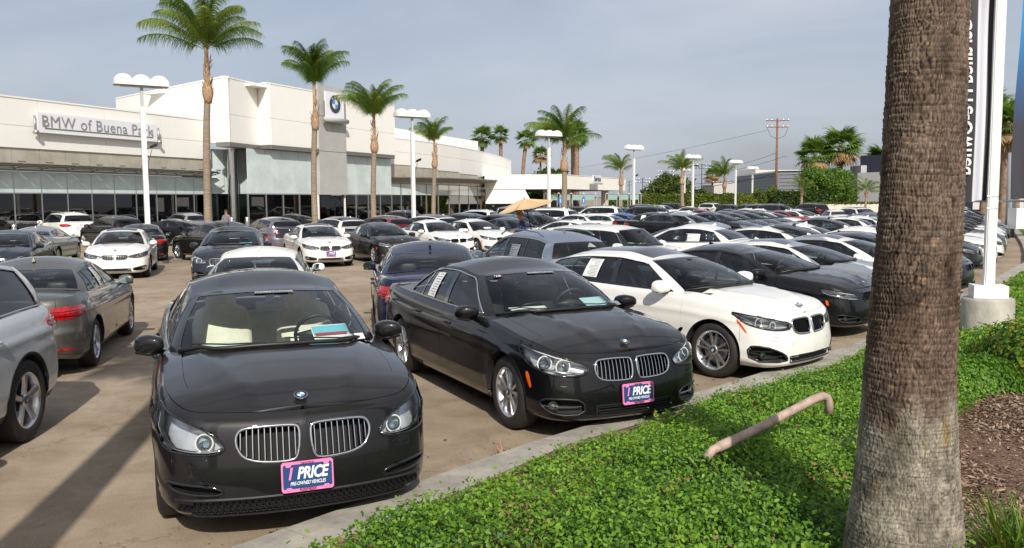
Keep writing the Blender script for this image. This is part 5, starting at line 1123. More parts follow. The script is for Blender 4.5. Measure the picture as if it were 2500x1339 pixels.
wall('coping', T(-.05), T(PY0 - .1), zt + .01, zt + .12, M_stucco, th=.5, out=.03); wall('coping', T(PY1 + .1), T(LT), zt + .01, zt + .12, M_stucco, th=.5, out=.03); wall('wall_panel', Tn, T1, zb_, 8.9, M_stucco, th=.3); wall('wall_panel', Tn, T1, 8.92, zt, M_stucco, th=.3); wall('coping', Tn, T1, zt + .01, zt + .12, M_stucco, th=.3, out=.03); wall('soffit_band', Tn, T1, zb_ - .35, zb_ - .02, M_steel, th=1.2, out=.25); wall('coping', T0, Tn, zt + .01, zt + .12, M_stucco, th=.4, out=.03); wall('coping', TL, T0, zt + .01, zt + .12, M_stucco, th=.4, out=.03)
E1 = T(LT); E2 = (E1[0] - 6, E1[1] + 3); wall('wall', E1, E2, 6.5, zt, M_stucco, th=.3)
# grey pylon face
for a, c in ((PY0, PY0 + 1.93), (PY0 + 1.97, PY1)):
    for z0, z1 in ((2.86, 6.6), (6.64, 9.6), (9.64, 12.3)): wall('pylon_panel', T(a), T(c), z0, z1, M_grey, th=.5, out=.22)
# dark soffit line under the white volume and the frosted glass below it
wall('soffit_band', T0, lerp2(T0, Tn, 1.0), zb_ - .35, zb_ - .02, M_steel, th=1.2, out=.25); wall('soffit_band', T(.0), T(PY0 - .05), zb_ - .35, zb_ - .02, M_steel, th=1.2, out=.25); wall('soffit_band', T(PY1 + .05), T(LT - .5), zb_ - .35, zb_ - .02, M_steel, th=1.2, out=.25)
for a, c, n in ((-2.2, PY0 - .05, 4), (PY1 + .05, LT - .3, 4)):
    bays('frosted_pane', T(a), T(c), n, 2.92, 6.42, M_frost, gap=.015, th=.04, out=-.35); bays('window_pane', T(a), T(c), n, .30, 2.84, M_dglass, gap=.04, th=.02, out=-.38); wall('transom', T(a), T(c), 2.84, 2.915, M_alu, th=.1, out=-.33)
    for i in range(n + 1): s_ = a + (c - a) * i / n; wall('mullion', T(s_ - .035), T(s_ + .035), .0, 2.9, M_alu, th=.14, out=-.30)
wall('window_pane', T(PY0 + .1), T(PY1 - .1), .3, 2.8, M_dglass, th=.02, out=-.1); wall('mullion', T(PY0), T(PY0 + .12), 0, 2.85, M_stucco, th=.3, out=.0); wall('mullion', T(PY1 - .12), T(PY1), 0, 2.85, M_stucco, th=.3, out=.0)
TB = (-24.0, 69.0)
bays('frosted_pane', W(16.0), (-20.6, 67.9), 2, 2.92, 6.42, M_frost, gap=.015, th=.04, out=-.9); wall('cladding_panel', W(16.9), (-21.6, 69.2), 4.2, 6.42, M_clad, th=.1, out=-.6)
bays('window_pane', W(16.9), (-20.6, 68.6), 2, .3, 2.86, M_dglass, gap=.03, th=.02, out=-.9)
q = MB(); P = Vector((-22.1, 66.9, 0)) - BO; q.lathe([(.42, 0), (.42, 6.45)], 24, c=P, close=False); q.build('column', mat('brushed_column', (.55, .55, .53), .22, 1.0), bld, True)
q = MB(); A, C = V2(T(-1.5)), V2(T(LT)); q.add([p - BO for p in (A - TN * 8, C - TN * 8, C - TN * 8 + Vector((0, 0, 6.5)), A - TN * 8 + Vector((0, 0, 6.5)))], [(0, 1, 2, 3)]); q.build('back_wall', M_room, bld)
q = MB(); q.add([p - BO + Vector((0, 0, .05)) for p in (A, C, C - TN * 8, A - TN * 8)], [(0, 1, 2, 3)[::-1]]); q.build('floor', M_floor, bld)
q = MB(); q.add([p - BO + Vector((0, 0, 11.3)) for p in (A, C, C - TN * 12, A - TN * 12)], [(0, 1, 2, 3)]); q.build('roof', M_stucco, bld)
q = MB(); q.add([p - BO + Vector((0, 0, 6.46)) for p in (A, C, C - TN * 8, A - TN * 8)], [(0, 1, 2, 3)]); q.build('ceiling', mat('ceiling', (.4, .4, .38)), bld)
# --- right wing, curved
RW = [(-12.6, 85.3), (-10.4, 89.5), (-8.3, 95.0), (-6.3, 101.5), (-4.4, 109), (-2.7, 117.5), (-1.2, 126.5), (-.1, 136.5)]
for i in range(len(RW) - 1):
    t0, t1 = i / (len(RW) - 1), (i + 1) / (len(RW) - 1); a, c = RW[i], lerp2(RW[i], RW[i + 1], .997)
    zb0 = 6.0 - 1.1 * t0; zt0 = 8.62; mid = 7.3
    wall('wall_panel', a, c, zb0, mid - .01, M_stucco, th=.3, out=.1); wall('wall_panel', a, c, mid + .01, zt0, M_stucco, th=.3, out=.1); wall('coping', a, c, zt0 + .01, zt0 + .10, M_stucco, th=.4, out=.13)
    for k in range(2):
        a2, c2 = lerp2(a, c, k / 2 + .01), lerp2(a, c, (k + 1) / 2 - .005)
        wall('cladding_panel', a2, c2, 4.1, zb0 - .02, M_clad, th=.12, out=.04); wall('frosted_pane', a2, c2, 2.9, 4.05, M_frost, th=.03, out=.0); wall('window_pane', a2, c2, .25, 2.84, M_dglass, th=.02, out=-.04); wall('mullion', a2, lerp2(a, c, k / 2 + .03), 0, 4.05, M_alu, th=.1, out=.03)
    d = (V2(RW[i + 1]) - V2(a)).normalized(); n = Vector((d.y, -d.x, 0)); w0, w1 = .7 + 2.6 * t0, .7 + 2.6 * t1
    z0, z1 = 4.25 + .45 * t0, 4.25 + .45 * t1; q = MB(); Vv = [V2(a) + n * .1 + Vector((0, 0, z0)), V2(RW[i + 1]) + n * .1 + Vector((0, 0, z1)), V2(RW[i + 1]) + n * w1 + Vector((0, 0, z1 + .45)), V2(a) + n * w0 + Vector((0, 0, z0 + .45))]
    q.add([v - BO for v in Vv] + [v - BO - Vector((0, 0, .09)) for v in Vv], [(3, 2, 1, 0), (4, 5, 6, 7), (2, 3, 7, 6), (0, 1, 5, 4)]); q.build('canopy_slab', M_steel, bld)
q = MB(); q.add([Vector((x, y, z)) - BO for z in (8.3,) for x, y in [(p[0], p[1]) for p in RW] + [(-30, 136.5), (-30, 90)]], [tuple(range(len(RW) + 2))]); q.build('roof', M_stucco, bld)
q = MB(); q.add([Vector(v) - BO for v in ((-9, 140, 0), (-16, 88, 0), (-16, 88, 5), (-9, 140, 5))], [(0, 1, 2, 3)]); q.build('back_wall', M_room, bld)
q = MB(); q.add([Vector(v) - BO for v in ((-.5, 137, .06), (-12, 86, .06), (-20, 88, .06), (-9, 140, .06))], [(0, 1, 2, 3)]); q.build('floor', M_floor, bld)
wall('wall', (-14.5, 103), (-5.0, 128), 8.4, 11.2, M_stucco, th=8)
wall('wall', RW[-1], (-12, 141), 0, 8.62, M_stucco, th=.3)
# --- long name board on the left wing
def W3(s_, o_, z): p = W0 + WD * s_ + NRM * o_; return Vector((p.x, p.y, z))
M_board = mat('sign_board', (.78, .79, .82), .35)
def text_on(parent, body, size, org, ux, uy, m, name, off=0.0, org0=Vector((0, 0, 0)), **k):
    V, F = text_mesh(body, 1.0, **k); w_ = V[:, 0].max() - V[:, 0].min(); V = V * size; nn = ux.cross(uy); P = [org + ux * v[0] + uy * v[1] + nn * off - org0 for v in V]; o = meshobj(name, P, F, m, parent, False); return o
sb = empty('name_sign', W3(5.8, .3, 7.0), label='white name board reading BMW of Buena Park on the left wing wall', cat='sign'); so_ = W3(5.8, .3, 7.0)
SA, SBs = 1.75, 11.15; zA, zB = 6.55, 7.75
q = MB(); q.add([p - so_ for p in (W3(SA, .30, zA), W3(SBs, .30, zA), W3(SBs, .30, zB), W3(SA, .30, zB), W3(SA, .48, zA), W3(SBs, .48, zA), W3(SBs, .48, zB), W3(SA, .48, zB))], [(0, 1, 2, 3), (7, 6, 5, 4)[::-1], (0, 4, 5, 1), (1, 5, 6, 2), (2, 6, 7, 3), (3, 7, 4, 0)]); q.build('board', M_board, sb)
for s_ in (SA - .16, SBs + .16):
    q = MB(); q.tube([W3(s_, .42, zA - .05) - so_, W3(s_, .42, zB - .2) - so_], .07, 6); q.tube([W3(s_, .35, zA + .0) - so_, W3(s_, .6, zA + .0) - so_], .13, 12); q.build('bracket', M_alu, sb, True)
q = MB(); q.tube([W3(SA + .45, .50, zB - .45) - so_, W3(SA + .45, .50, zA + .28) - so_, W3(SBs - .45, .50, zA + .28) - so_, W3(SBs - .45, .50, zB - .5) - so_], .03, 4); q.build('outline', M_steel, sb)
text_on(sb, 'BMW of Buena Park', 1.0, W3(6.35, .5, 7.22), WD, Vector((0, 0, 1)), mat('sign_letter', (.26, .25, .27), .5), 'lettering', off=.012, org0=so_, bold=.0, spacing=1.06)
# --- tower sign: white square with the roundel over a rolled tube
def T3(s_, o_, z): p = V2(T1) + TD * s_ + TN * o_; return Vector((p.x, p.y, z))
ts = empty('tower_sign', T3(8.0, .5, 10.3), label='white square emblem board with blue and white roundel on the grey tower face', cat='sign'); to_ = T3(8.0, .5, 10.3)
ca, cc = 6.55, 9.15
q = MB(); q.add([p - to_ for p in (T3(ca, .45, 9.55), T3(cc, .45, 9.55), T3(cc, .45, 11.75), T3(ca, .45, 11.75), T3(ca, .62, 9.55), T3(cc, .62, 9.55), T3(cc, .62, 11.75), T3(ca, .62, 11.75))], [(0, 1, 2, 3), (7, 6, 5, 4)[::-1], (0, 4, 5, 1), (1, 5, 6, 2), (2, 6, 7, 3), (3, 7, 4, 0)]); q.build('board', M_board, ts)
q = MB(); q.tube([T3(ca - .3, .72, 9.33) - to_, T3(cc + .3, .72, 9.33) - to_], .22, 16); q.build('tube', M_grey, ts, True)
for s_ in (ca - .18, cc + .18): q = MB(); q.tube([T3(s_, .6, 9.4) - to_, T3(s_, .6, 10.9) - to_], .06, 6); q.build('bracket', M_steel, ts)
def flat_disc(q, c, ux, uy, r0, r1, off, mi, a0=0, a1=2 * math.pi, n=32, bulge=0):
    nn = ux.cross(uy); V = [c + nn * off + (ux * math.cos(a0 + (a1 - a0) * k / n) + uy * math.sin(a0 + (a1 - a0) * k / n)) * r for r in (r0, r1) for k in range(n + 1)]; q.add(V, [(k, n + 1 + k, n + 2 + k, k + 1) for k in range(n)], mi)
c = T3(7.85, .62, 10.72) - to_; q = MB(); uz = Vector((0, 0, 1)); ux = TD
flat_disc(q, c, ux, uz, .42, .76, .02, 1); flat_disc(q, c, ux, uz, .76, .79, .022, 0); flat_disc(q, c, ux, uz, .40, .43, .024, 0)
for k in range(4): flat_disc(q, c, ux, uz, .001, .41, .02, 2 if k in (1, 3) else 3, math.pi / 2 * k, math.pi / 2 * (k + 1), 10)
q.build('roundel', [M_alu, M_gloss, M_blue, M_white], ts)
for ch, a in (('B', 130), ('M', 90), ('W', 50)):
    a = R(a); up = ux * math.cos(a) + uz * math.sin(a); rt_ = ux * math.sin(a) - uz * math.cos(a); text_on(ts, ch, .30, c + up * .59, rt_, up, M_white, 'letter', off=.03, bold=.01)
# dark camera domes, bollards and litter bins in front of the glass
for s_, o_, hh, rr in ((3.6, 1.6, 1.05, .16), (16.5, 2.2, 1.05, .17), (17.8, 2.6, 1.05, .17), (-.9, 1.4, 1.0, .14)):
    q = MB(); q.lathe([(rr, 0), (rr, hh), (rr * .7, hh + .05)], 16, c=(0, 0, 0)); P = W3(s_, o_, 0); r_ = empty('litter_bin', P, label='brushed steel cylindrical bin standing before the showroom glass ' + {3.6: 'behind the white SUV', 16.5: 'left of the round column', 17.8: 'right of the round column', -.9: 'at the far left'}[s_], cat='bin', group='steel bins along the showroom'); q.build('drum', M_alu, r_, True)
    q = MB(); q.lathe([(rr * 1.02, hh - .14), (rr * 1.02, hh - .10)], 16, close=False); q.build('rim_band', M_black, r_, True)
# low kerb and lawn islands in the middle of the lot
M_lawn = mat('lawn', (.10, .16, .03), .95, nscale=14, col2=(.20, .26, .06), bump=.6, bscale=50)
isl = sheet('planted_island', [(-20.5, 30.5), (-13.2, 29.2), (-12.8, 31.2), (-19.8, 33.0)], .14, M_lawn, th=.14); isl2 = sheet('island_kerb', [(-20.8, 30.2), (-12.9, 28.85), (-12.4, 31.45), (-20.0, 33.35)], .11, M_conc, th=.12)
sheet('walkway', [W(S0), W(S1), (-20.0, 68.0), (-17.4, 66.6), (-22.0, 60.0), (W3(-12.6, 4.2, 0).x, W3(-12.6, 4.2, 0).y)], .10, M_conc, th=.12)
# --- service building
svc = empty('service_building', (3, 112, 0), label='low white service building with a wide drive-in opening and flat fascia', cat='building'); SO = Vector((3, 112, 0))
A_, B_, C_ = (-3.5, 110.5), (6.6, 110), (18.4, 136)
k = dict(parent=svc, org=SO)
wall('fascia', A_, B_, 3.72, 5.55, M_stucco, th=.6, **k); wall('fascia', B_, C_, 3.72, 5.55, M_stucco, th=.6, **k); wall('coping', A_, B_, 5.56, 5.64, M_stucco, th=.7, out=.05, **k); wall('coping', B_, C_, 5.56, 5.64, M_stucco, th=.7, out=.05, **k)
q = MB(); q.add([Vector(v) - SO for v in ((-3.5, 110.7, 3.71), (6.5, 110.2, 3.71), (18.3, 136, 3.71), (2, 150, 3.71), (-12, 140, 3.71))], [(0, 1, 2, 3, 4)]); q.build('soffit', mat('soffit', (.35, .33, .28), .8), svc)
q = MB(); q.add([Vector(v) - SO for v in ((-3.5, 110.7, 5.5), (6.5, 110.2, 5.5), (18.3, 136, 5.5), (2, 150, 5.5), (-12, 140, 5.5))], [(0, 1, 2, 3, 4)[::-1]]); q.build('roof', M_stucco, svc)
q = MB(); q.add([Vector(v) - SO for v in ((-3.4, 110.62, 1.85), (2.75, 110.3, 1.85), (1.75, 110.36, 3.70), (-3.4, 110.62, 3.70), (-3.4, 110.95, 1.85), (2.75, 110.65, 1.85), (1.75, 110.7, 3.70), (-3.4, 110.95, 3.70))], [(0, 1, 2, 3), (7, 6, 5, 4), (1, 5, 6, 2), (0, 4, 5, 1)]); q.build('wall', M_stucco, svc)
wall('wall', (-3.4, 112), (2.5, 111.8), 0, 1.8, mat('dark_opening', (.05, .06, .05), .6), th=.1, **k)
for x, y, ww in ((8.0, 119, .9), (14.6, 131.5, 1.0), (4.6, 116, .5), (0.6, 113, .4)): q = MB(); q.box(Vector((x, y, 1.86)) - SO, (ww, ww, 3.7)); q.build('pillar', mat('pillar_render', (.50, .46, .38), .8), svc)
wall('wall', (-8, 150), (16, 146), 0, 2.6, mat('back_of_bay', (.30, .28, .24), .8), th=.2, **k)
sg = empty('service_sign', (11.9, 120.2, 5.2), label='small white board reading Service on the fascia of the service building', cat='sign'); d2 = (V2(C_) - V2(B_)).normalized(); n2 = Vector((d2.y, -d2.x, 0))
q = MB(); q.box((n2.x * .35, n2.y * .35, .0), (3.6, .12, 1.1), rz=math.atan2(d2.y, d2.x)); q.build('board', M_board, sg); q = MB(); q.box((n2.x * .42, n2.y * .42, -.62), (3.9, .3, .25), rz=math.atan2(d2.y, d2.x)); q.build('tube', M_grey, sg)
text_on(sg, 'Service', 1.0, n2 * .44 + Vector((0, 0, .0)), d2, Vector((0, 0, 1)), mat('sign_letter_dark', (.08, .08, .09), .5), 'lettering', bold=.03)
# --- trellis of steel posts and frosted glass in front of the hedge
PA, PB = Vector((3.9, 96.0, 0)), Vector((16.4, 107.5, 0)); tr = empty('glass_screen', PA, label='row of steel posts carrying a band of green frosted glass in front of the hedge', cat='screen')
nP = 9
for i in range(nP):
    p = PA.lerp(PB, i / (nP - 1))
    for dx in (-.16, .16): q = MB(); q.box(p - PA + Vector((dx, 0, 1.5)), (.09, .12, 3.0)); q.build('post', M_alu, tr)
    q = MB(); q.lathe([(.12, 0), (.12, .06), (.02, .1)], 10, c=p - PA + Vector((0, 0, 3.0))); q.build('post_cap', M_white, tr)
    if i < nP - 1 and i != 4:
        r_ = PA.lerp(PB, (i + 1) / (nP - 1)); d = (r_ - p).normalized(); q = MB(); q.box((p + r_) / 2 - PA + Vector((0, 0, 2.55)), ((r_ - p).length - .5, .04, .62), rz=math.atan2(d.y, d.x)); q.build('glass_band', mat('band_glass', (.30, .46, .42), .2), tr); q = MB(); q.box((p + r_) / 2 - PA + Vector((0, 0, 2.92)), ((r_ - p).length - .42, .08, .06), rz=math.atan2(d.y, d.x)); q.build('rail', M_steel, tr)
# ================================================================ palms, trees, hedge
M_trunk = mat('palm_trunk', (.17, .13, .09), .9, nscale=5, col2=(.36, .29, .22), ramp=(.3, .7), bump=.6, bscale=12, stretch=(.6, .6, 6))
M_boot = mat('leaf_boots', (.24, .11, .045), .85, nscale=6, col2=(.52, .38, .25), ramp=(.3, .7), bump=.6, bscale=10, stretch=(3, 3, .8))
FR = [leafmat('frond_a', (.12, .21, .03)), leafmat('frond_b', (.08, .15, .02)), leafmat('frond_c', (.19, .26, .045))]
M_rachis = mat('rachis', (.20, .24, .06), .6)
def frond_mesh(ln, el, seed, n=78, ll=.62):
    """one arching frond that leaves the crown at elevation el and bends over; its leaflets hang"""
    rng = np.random.default_rng(seed); V = []; F = []; mi = []; N = 24; p = np.zeros(3); pts = [p.copy()]; tan = []
    for i in range(N):
        t = i / N; a = R(el - (el * .55 + 52) * t ** 2.3); d = np.array([math.cos(a), .05 * math.sin(seed) * t, math.sin(a)]); tan.append(d); p = p + d * ln / N; pts.append(p.copy())
    tan.append(tan[-1]); pts = np.array(pts); tan = np.array(tan); at = lambda t: np.array([np.interp(t * N, range(N + 1), pts[:, k]) for k in range(3)]); tg_ = lambda t: np.array([np.interp(t * N, range(N + 1), tan[:, k]) for k in range(3)])
    for i in range(0, N + 1, 2):
        w_ = .032 * (1 - i / N) + .005; q = pts[i]; V += [q + [0, -w_, 0], q + [0, w_, 0], q + [0, 0, w_ * .8]]
    for i in range(N // 2): F += [(3 * i, 3 * i + 3, 3 * i + 5, 3 * i + 2), (3 * i + 2, 3 * i + 5, 3 * i + 4, 3 * i + 1), (3 * i + 1, 3 * i + 4, 3 * i + 3, 3 * i)]; mi += [1] * 3
    for i in range(n):
        t = .16 + .83 * i / n
        for sd in (-1, 1):
            p = at(t); tg = tg_(t); tg /= np.linalg.norm(tg); L = ll * (math.sin(math.pi * min(1, .16 + t * .80)) ** .55) * rng.uniform(.75, 1.2); up = np.cross(tg, [0, 1, 0]) * -1; tilt = rng.uniform(-.35, .75)
            d = tg * .55 + np.array([0, sd, 0]) * (1 - abs(tilt) * .35) + up * tilt * .5; d /= np.linalg.norm(d); w_ = .017; k = len(V); side = tg * w_; g = rng.uniform(.45, .95)
            for q in range(4):
                u = q / 3; pp = p + d * L * u * (1 - .22 * u) + np.array([0, 0, -L * g * u ** 1.7]); ww = side * (1 - u * .88); V += [pp - ww, pp + ww]
            F += [(k + 2 * q, k + 2 * q + 1, k + 2 * q + 3, k + 2 * q + 2) for q in range(3)]; mi += [0] * 3
    return V, F, mi
FELS = [8, 28, 45, 60, 74, 85]; FM = {}
for k in range(12):
    el = FELS[k % 6]; V, F, mi = frond_mesh(2.9 + .15 * (k % 3), el, 40 + k); me = bpy.data.meshes.new('frond'); me.from_pydata([tuple(v) for v in V], [], F); me.materials.append(FR[k % 3]); me.materials.append(M_rachis); me.polygons.foreach_set('material_index', mi); me.update(); FM.setdefault(k % 6, []).append(me)
def queen_palm(x, y, h, r, label, seed, lean=(0, 0), n=24, sc=1.0, wind=(0, 0), bh=1.6, elo=38, zb=0.0, group='feathery palms standing between the rows of cars'):
    root = empty('palm_tree', (x, y, zb), label=label, cat='palm tree', group=group); rng = random.Random(seed)
    b = MB(); N = int(h / .11); prof = []; pts = []; rs = []
    for i in range(N + 1):
        t = i / N; z = h * t; pts.append((lean[0] * t * t + .04 * math.sin(t * 4 + seed), lean[1] * t * t, z)); rs.append(r * (1.28 - .28 * min(1, t * 9)) * (1 - .22 * t) * (1 + (.035 if i % 2 else -.02) + rng.uniform(-.02, .02)))
    b.tube(pts, rs, 14); b.build('trunk', M_trunk, root, True)
    top = Vector(pts[-1]); b = MB(); pp = []; rr = []; NB = 14
    for i in range(NB + 1):
        t = i / NB; pp.append(top + Vector((0, 0, bh * (t - .22)))); rr.append(r * (1.0 + .50 * math.sin(min(t * 2.3, 1) * math.pi) - .50 * min(1, t * 2)) * (1 + rng.uniform(-.10, .10)))
    b.tube(pp, rr, 12)
    for i in range(44):        # torn leaf bases
        a = rng.uniform(0, 6.28); z = rng.uniform(-.02, bh * .8) * (1 if i % 2 else .5); q = top + Vector((math.cos(a) * r * .9, math.sin(a) * r * .9, z - bh * .2)); o_ = Vector((math.cos(a), math.sin(a), 0)); s_ = Vector((-o_.y, o_.x, 0)) * .06; l = rng.uniform(.2, .5)
        b.add([q - s_, q + s_, q + o_ * .12 + s_ * .6 + Vector((0, 0, l)), q + o_ * .10 - s_ * .4 + Vector((0, 0, l * .9))], [(0, 1, 2, 3)])
    b.build('leaf_bases', M_boot, root, True)
    c = top + Vector((0, 0, bh * .72))
    for i in range(n):
        t = (i + .5) / n; el = 88 - (88 - elo) * t ** .85 + rng.uniform(-8, 8); k = min(range(6), key=lambda q: abs(FELS[q] - el)); a = i * 2.399 + rng.uniform(-.3, .3); d = Vector((math.cos(a) + wind[0] * 2.2, math.sin(a) + wind[1] * 2.2)); o = bpy.data.objects.new('frond', FM[k][rng.randrange(2)]); link(o, root)
        o.location = c + Vector((0, 0, .25 * (1 - t))); o.rotation_euler = (rng.uniform(-.10, .10), R(FELS[k] - el) * .7, math.atan2(d.y, d.x)); s_ = sc * rng.uniform(.8, 1.1) * (1 if t > .1 else .75); o.scale = (s_, s_, s_)
    return root
# fan palms
def fan_mesh(seed):
    rng = np.random.default_rng(seed); V = []; F = []; n = 26; pl_ = .9; V += [(0, -.02, 0), (0, .02, 0), (pl_, .015, .05), (pl_, -.015, .05)]; F.append((0, 1, 2, 3)); mi = [1]
    for i in range(n):
        a = R(-115 + 230 * i / (n - 1)); L = .95 * (1 - .25 * abs(a) / 2) * rng.uniform(.9, 1.1); d = np.array([math.cos(a), math.sin(a), 0]); s_ = np.array([-d[1], d[0], 0]); p = np.array([pl_, 0, .05]); k = len(V); dr = rng.uniform(.2, .5)
        for u, w_ in ((0, .01), (.5, .055), (.8, .03), (1, .003)): q = p + d * L * u + np.array([0, 0, -L * dr * u ** 3 + .1 * (i % 2) * u * .3]); V += [q - s_ * w_, q + s_ * w_]
        F += [(k + 2 * q, k + 2 * q + 1, k + 2 * q + 3, k + 2 * q + 2) for q in range(3)]; mi += [0] * 3
    return V, F, mi
FAN = []
for k in range(4):
    V, F, mi = fan_mesh(60 + k); me = bpy.data.meshes.new('fan_leaf'); me.from_pydata([tuple(v) for v in V], [], F); me.materials.append([leafmat('fan_a', (.10, .19, .03)), leafmat('fan_b', (.16, .26, .045)), leafmat('fan_c', (.065, .13, .02)), leafmat('fan_dry', (.33, .22, .10), .8, .1)][k]); me.materials.append(M_rachis); me.polygons.foreach_set('material_index', mi); me.update(); FAN.append(me)
def fan_palm(x, y, h, r, label, seed, n=34, sc=1.0, skirt=.2, lean=(0, 0), group='fan palms beyond the lot'):
    root = empty('fan_palm', (x, y, 0), label=label, cat='palm tree', group=group); rng = random.Random(seed); N = max(8, int(h / .5)); pts = [(lean[0] * (i / N) ** 1.5, lean[1] * (i / N), h * i / N) for i in range(N + 1)]; b = MB()
    b.tube(pts, [r * (1.25 - .35 * min(1, 4 * i / N)) * (1 + rng.uniform(-.05, .05)) * (1.25 if i > N - 4 and skirt > .1 else 1) for i in range(N + 1)], 10); b.build('trunk', mat('fan_trunk', (.16, .095, .06), .9, nscale=3, col2=(.33, .22, .15), bump=.8, bscale=8), root, True); c = Vector(pts[-1])
    for i in range(n):
        t = (i + .5) / n; el = R(80 - 135 * t + rng.uniform(-8, 8)); a = i * 2.399; dry = t > 1 - skirt; o = bpy.data.objects.new('fan_leaf', FAN[3] if dry else FAN[rng.randrange(3)]); link(o, root)
        o.location = c; o.rotation_euler = (rng.uniform(-.3, .3), -el, a); s_ = sc * rng.uniform(.85, 1.15); o.scale = (s_, s_, s_)
    return root
def leaf_tree(name, x, y, h, cr, label, seed, mats, n=5000, size=.16, trunk=.12, cat='tree', low=.35, group=None, blobs=14):
    root = empty(name, (x, y, 0), label=label, cat=cat, group=group); rng = np.random.default_rng(seed); C = []
    for i in range(blobs):
        a = rng.uniform(0, 6.28); rr = cr * rng.uniform(.15, .75) ** .8; C.append((math.cos(a) * rr, math.sin(a) * rr, h * (low + (1 - low) * rng.uniform(.1, .85)), cr * rng.uniform(.28, .48)))
    C = np.array(C); k = rng.integers(0, blobs, n); d = rng.normal(size=(n, 3)); d /= np.linalg.norm(d, axis=1, keepdims=True); r_ = rng.uniform(.55, 1.08, n)[:, None]; P = C[k, :3] + d * r_ * C[k, 3:4] * [1, 1, .8]
    leaves_mesh(P, d, size, mats, 'crown', parent=root, seed=seed, kind='stuff', aspect=.7)
    b = MB(); b.tube([(0, 0, 0), (.02, 0, h * .2), (0, .03, h * .45)], [trunk * 1.3, trunk, trunk * .8], 9); b.build('trunk', mat('bark', (.16, .12, .085), .9, noise=.3, nscale=6), root, True)
    for i in range(min(7, blobs)): b = MB(); c = C[i]; b.tube([(0, 0, h * .34), (c[0] * .5, c[1] * .5, (h * .4 + c[2]) / 2), (c[0], c[1], c[2])], [trunk * .6, trunk * .4, trunk * .12], 6); b.build('limb', mat('bark', (.16, .12, .085)), root, True)
    return root
G1, G2, G3, G4 = leafmat('tree_light', (.12, .22, .03)), leafmat('tree_mid', (.07, .14, .02)), leafmat('tree_dark', (.03, .065, .014)), leafmat('tree_olive', (.14, .15, .04))
def at(px, d): return (px - 1250) / 2045 * d
for (px, d, h, r, lab, sd, lean, n, sc, wind, bh, elo) in (
    (508, 42, 7.7, .195, 'tallest feathery palm at left with a full spreading crown above the building roof', 1, (.32, 0), 34, 1.22, (0, 0), 2.7, 30),
    (770, 50, 7.0, .185, 'feathery palm with a dense drooping crown in front of the tower sign', 2, (.2, 0), 32, 1.0, (.0, 0), 2.6, 54),
    (915, 57, 6.0, .20, 'feathery palm between the tower and the second lamp, crown tossed to the left', 3, (.1, 0), 32, 1.0, (-.08, 0), 2.4, 50),
    (1061, 76, 5.7, .21, 'palm right behind the second lamp with pale peeling leaf bases', 4, (.1, 0), 26, .90, (-.15, 0), 2.4, 46),
    (1378, 88, 5.9, .33, 'broad windswept palm just behind the third lamp, fronds streaming left', 5, (0, 0), 36, 1.55, (-.38, 0), 3.2, 26),
    (1515, 112, 4.6, .28, 'thin crowned palm left of the fourth lamp with few fronds', 6, (.1, 0), 15, 1.15, (-.35, 0), 2.0, 30),
    (1665, 128, 5.0, .30, 'palm with a round airy crown between fourth and fifth lamps', 7, (0, 0), 22, 1.25, (-.1, 0), 2.2, 28),
    (1768, 146, 4.6, .32, 'palm right of the fifth lamp leaning fronds leftward', 8, (0, 0), 20, 1.25, (-.3, 0), 2.2, 28),
    (1956, 118, 2.9, .20, 'yellowish small palm in front of the leafy green tree', 9, (0, 0), 14, .85, (0, 0), 1.0, 25),
    (2112, 108, 2.6, .16, 'slender young palm before the white wall left of the big trunk', 10, (0, 0), 14, .80, (0, 0), .7, 10)):
    queen_palm(at(px, d), d, h, r, lab, sd, lean, n, sc, wind, bh, elo)
for (px, d, h, r, lab, sd, n, sc, sk) in (
    (1180, 170, 15.0, .45, 'leftmost of the fan palms rising behind the curved wing', 21, 26, 1.5, .05), (1225, 172, 15.4, .42, 'second fan palm rising behind the curved wing', 22, 24, 1.3, .08), (1272, 168, 14.2, .42, 'leaning fan palm with bare trunk right of the curved wing', 23, 24, 1.4, .06),
    (1321, 230, 14.5, .30, 'left one of two slim fan palms with brown skirts behind the service building', 24, 36, 1.7, .5), (1400, 150, 13.0, .45, 'left trunk of the pair of thick fan palms behind the windswept palm', 26, 26, 1.5, .05), (1409, 146, 13.6, .45, 'right trunk of the pair of thick fan palms behind the windswept palm', 27, 26, 1.5, .05),
    (1738, 260, 9.6, .32, 'distant fan palm with a hanging brown skirt above the hedge', 28, 34, 1.8, .6), (1985, 150, 9.6, .45, 'left fan palm above the leafy green tree', 29, 44, 2.1, .25), (2048, 150, 11.2, .45, 'taller fan palm above the leafy green tree', 30, 48, 2.4, .25), (2150, 150, 8.4, .4, 'fan palm half hidden behind the big foreground trunk', 31, 44, 2.1, .3),
    (2400, 62, 8.2, .30, 'fan palm behind the black banner right of the foreground trunk', 32, 44, 1.2, .35), (2446, 58, 6.9, .28, 'fan palm behind the white sign pole', 33, 44, 1.2, .35), (2476, 64, 7.6, .3, 'rightmost fan palm behind the blue banner', 34, 44, 1.2, .35)):
    fan_palm(at(px, d), d, h, r, lab, sd, n, sc, sk, lean=(1.2, 0) if px == 1272 else (0, 0))
leaf_tree('broadleaf_tree', at(2018, 128), 128, 6.6, 4.6, 'wide bright green leafy tree standing behind the white wall', 51, [G1, G1, G2], 16000, .30, .22, low=.22, blobs=26)
leaf_tree('broadleaf_tree', at(1640, 170), 170, 6.9, 5.0, 'dull olive tree rising behind the hedge left of the fifth lamp', 52, [G3, G4, G2], 8000, .42, .25, low=.3, blobs=20)
leaf_tree('broadleaf_tree', at(1873, 128), 128, 4.4, 1.9, 'small yellow-green tree beside the tall utility pole', 53, [G1, G4, G2], 4000, .25, .1, low=.35)
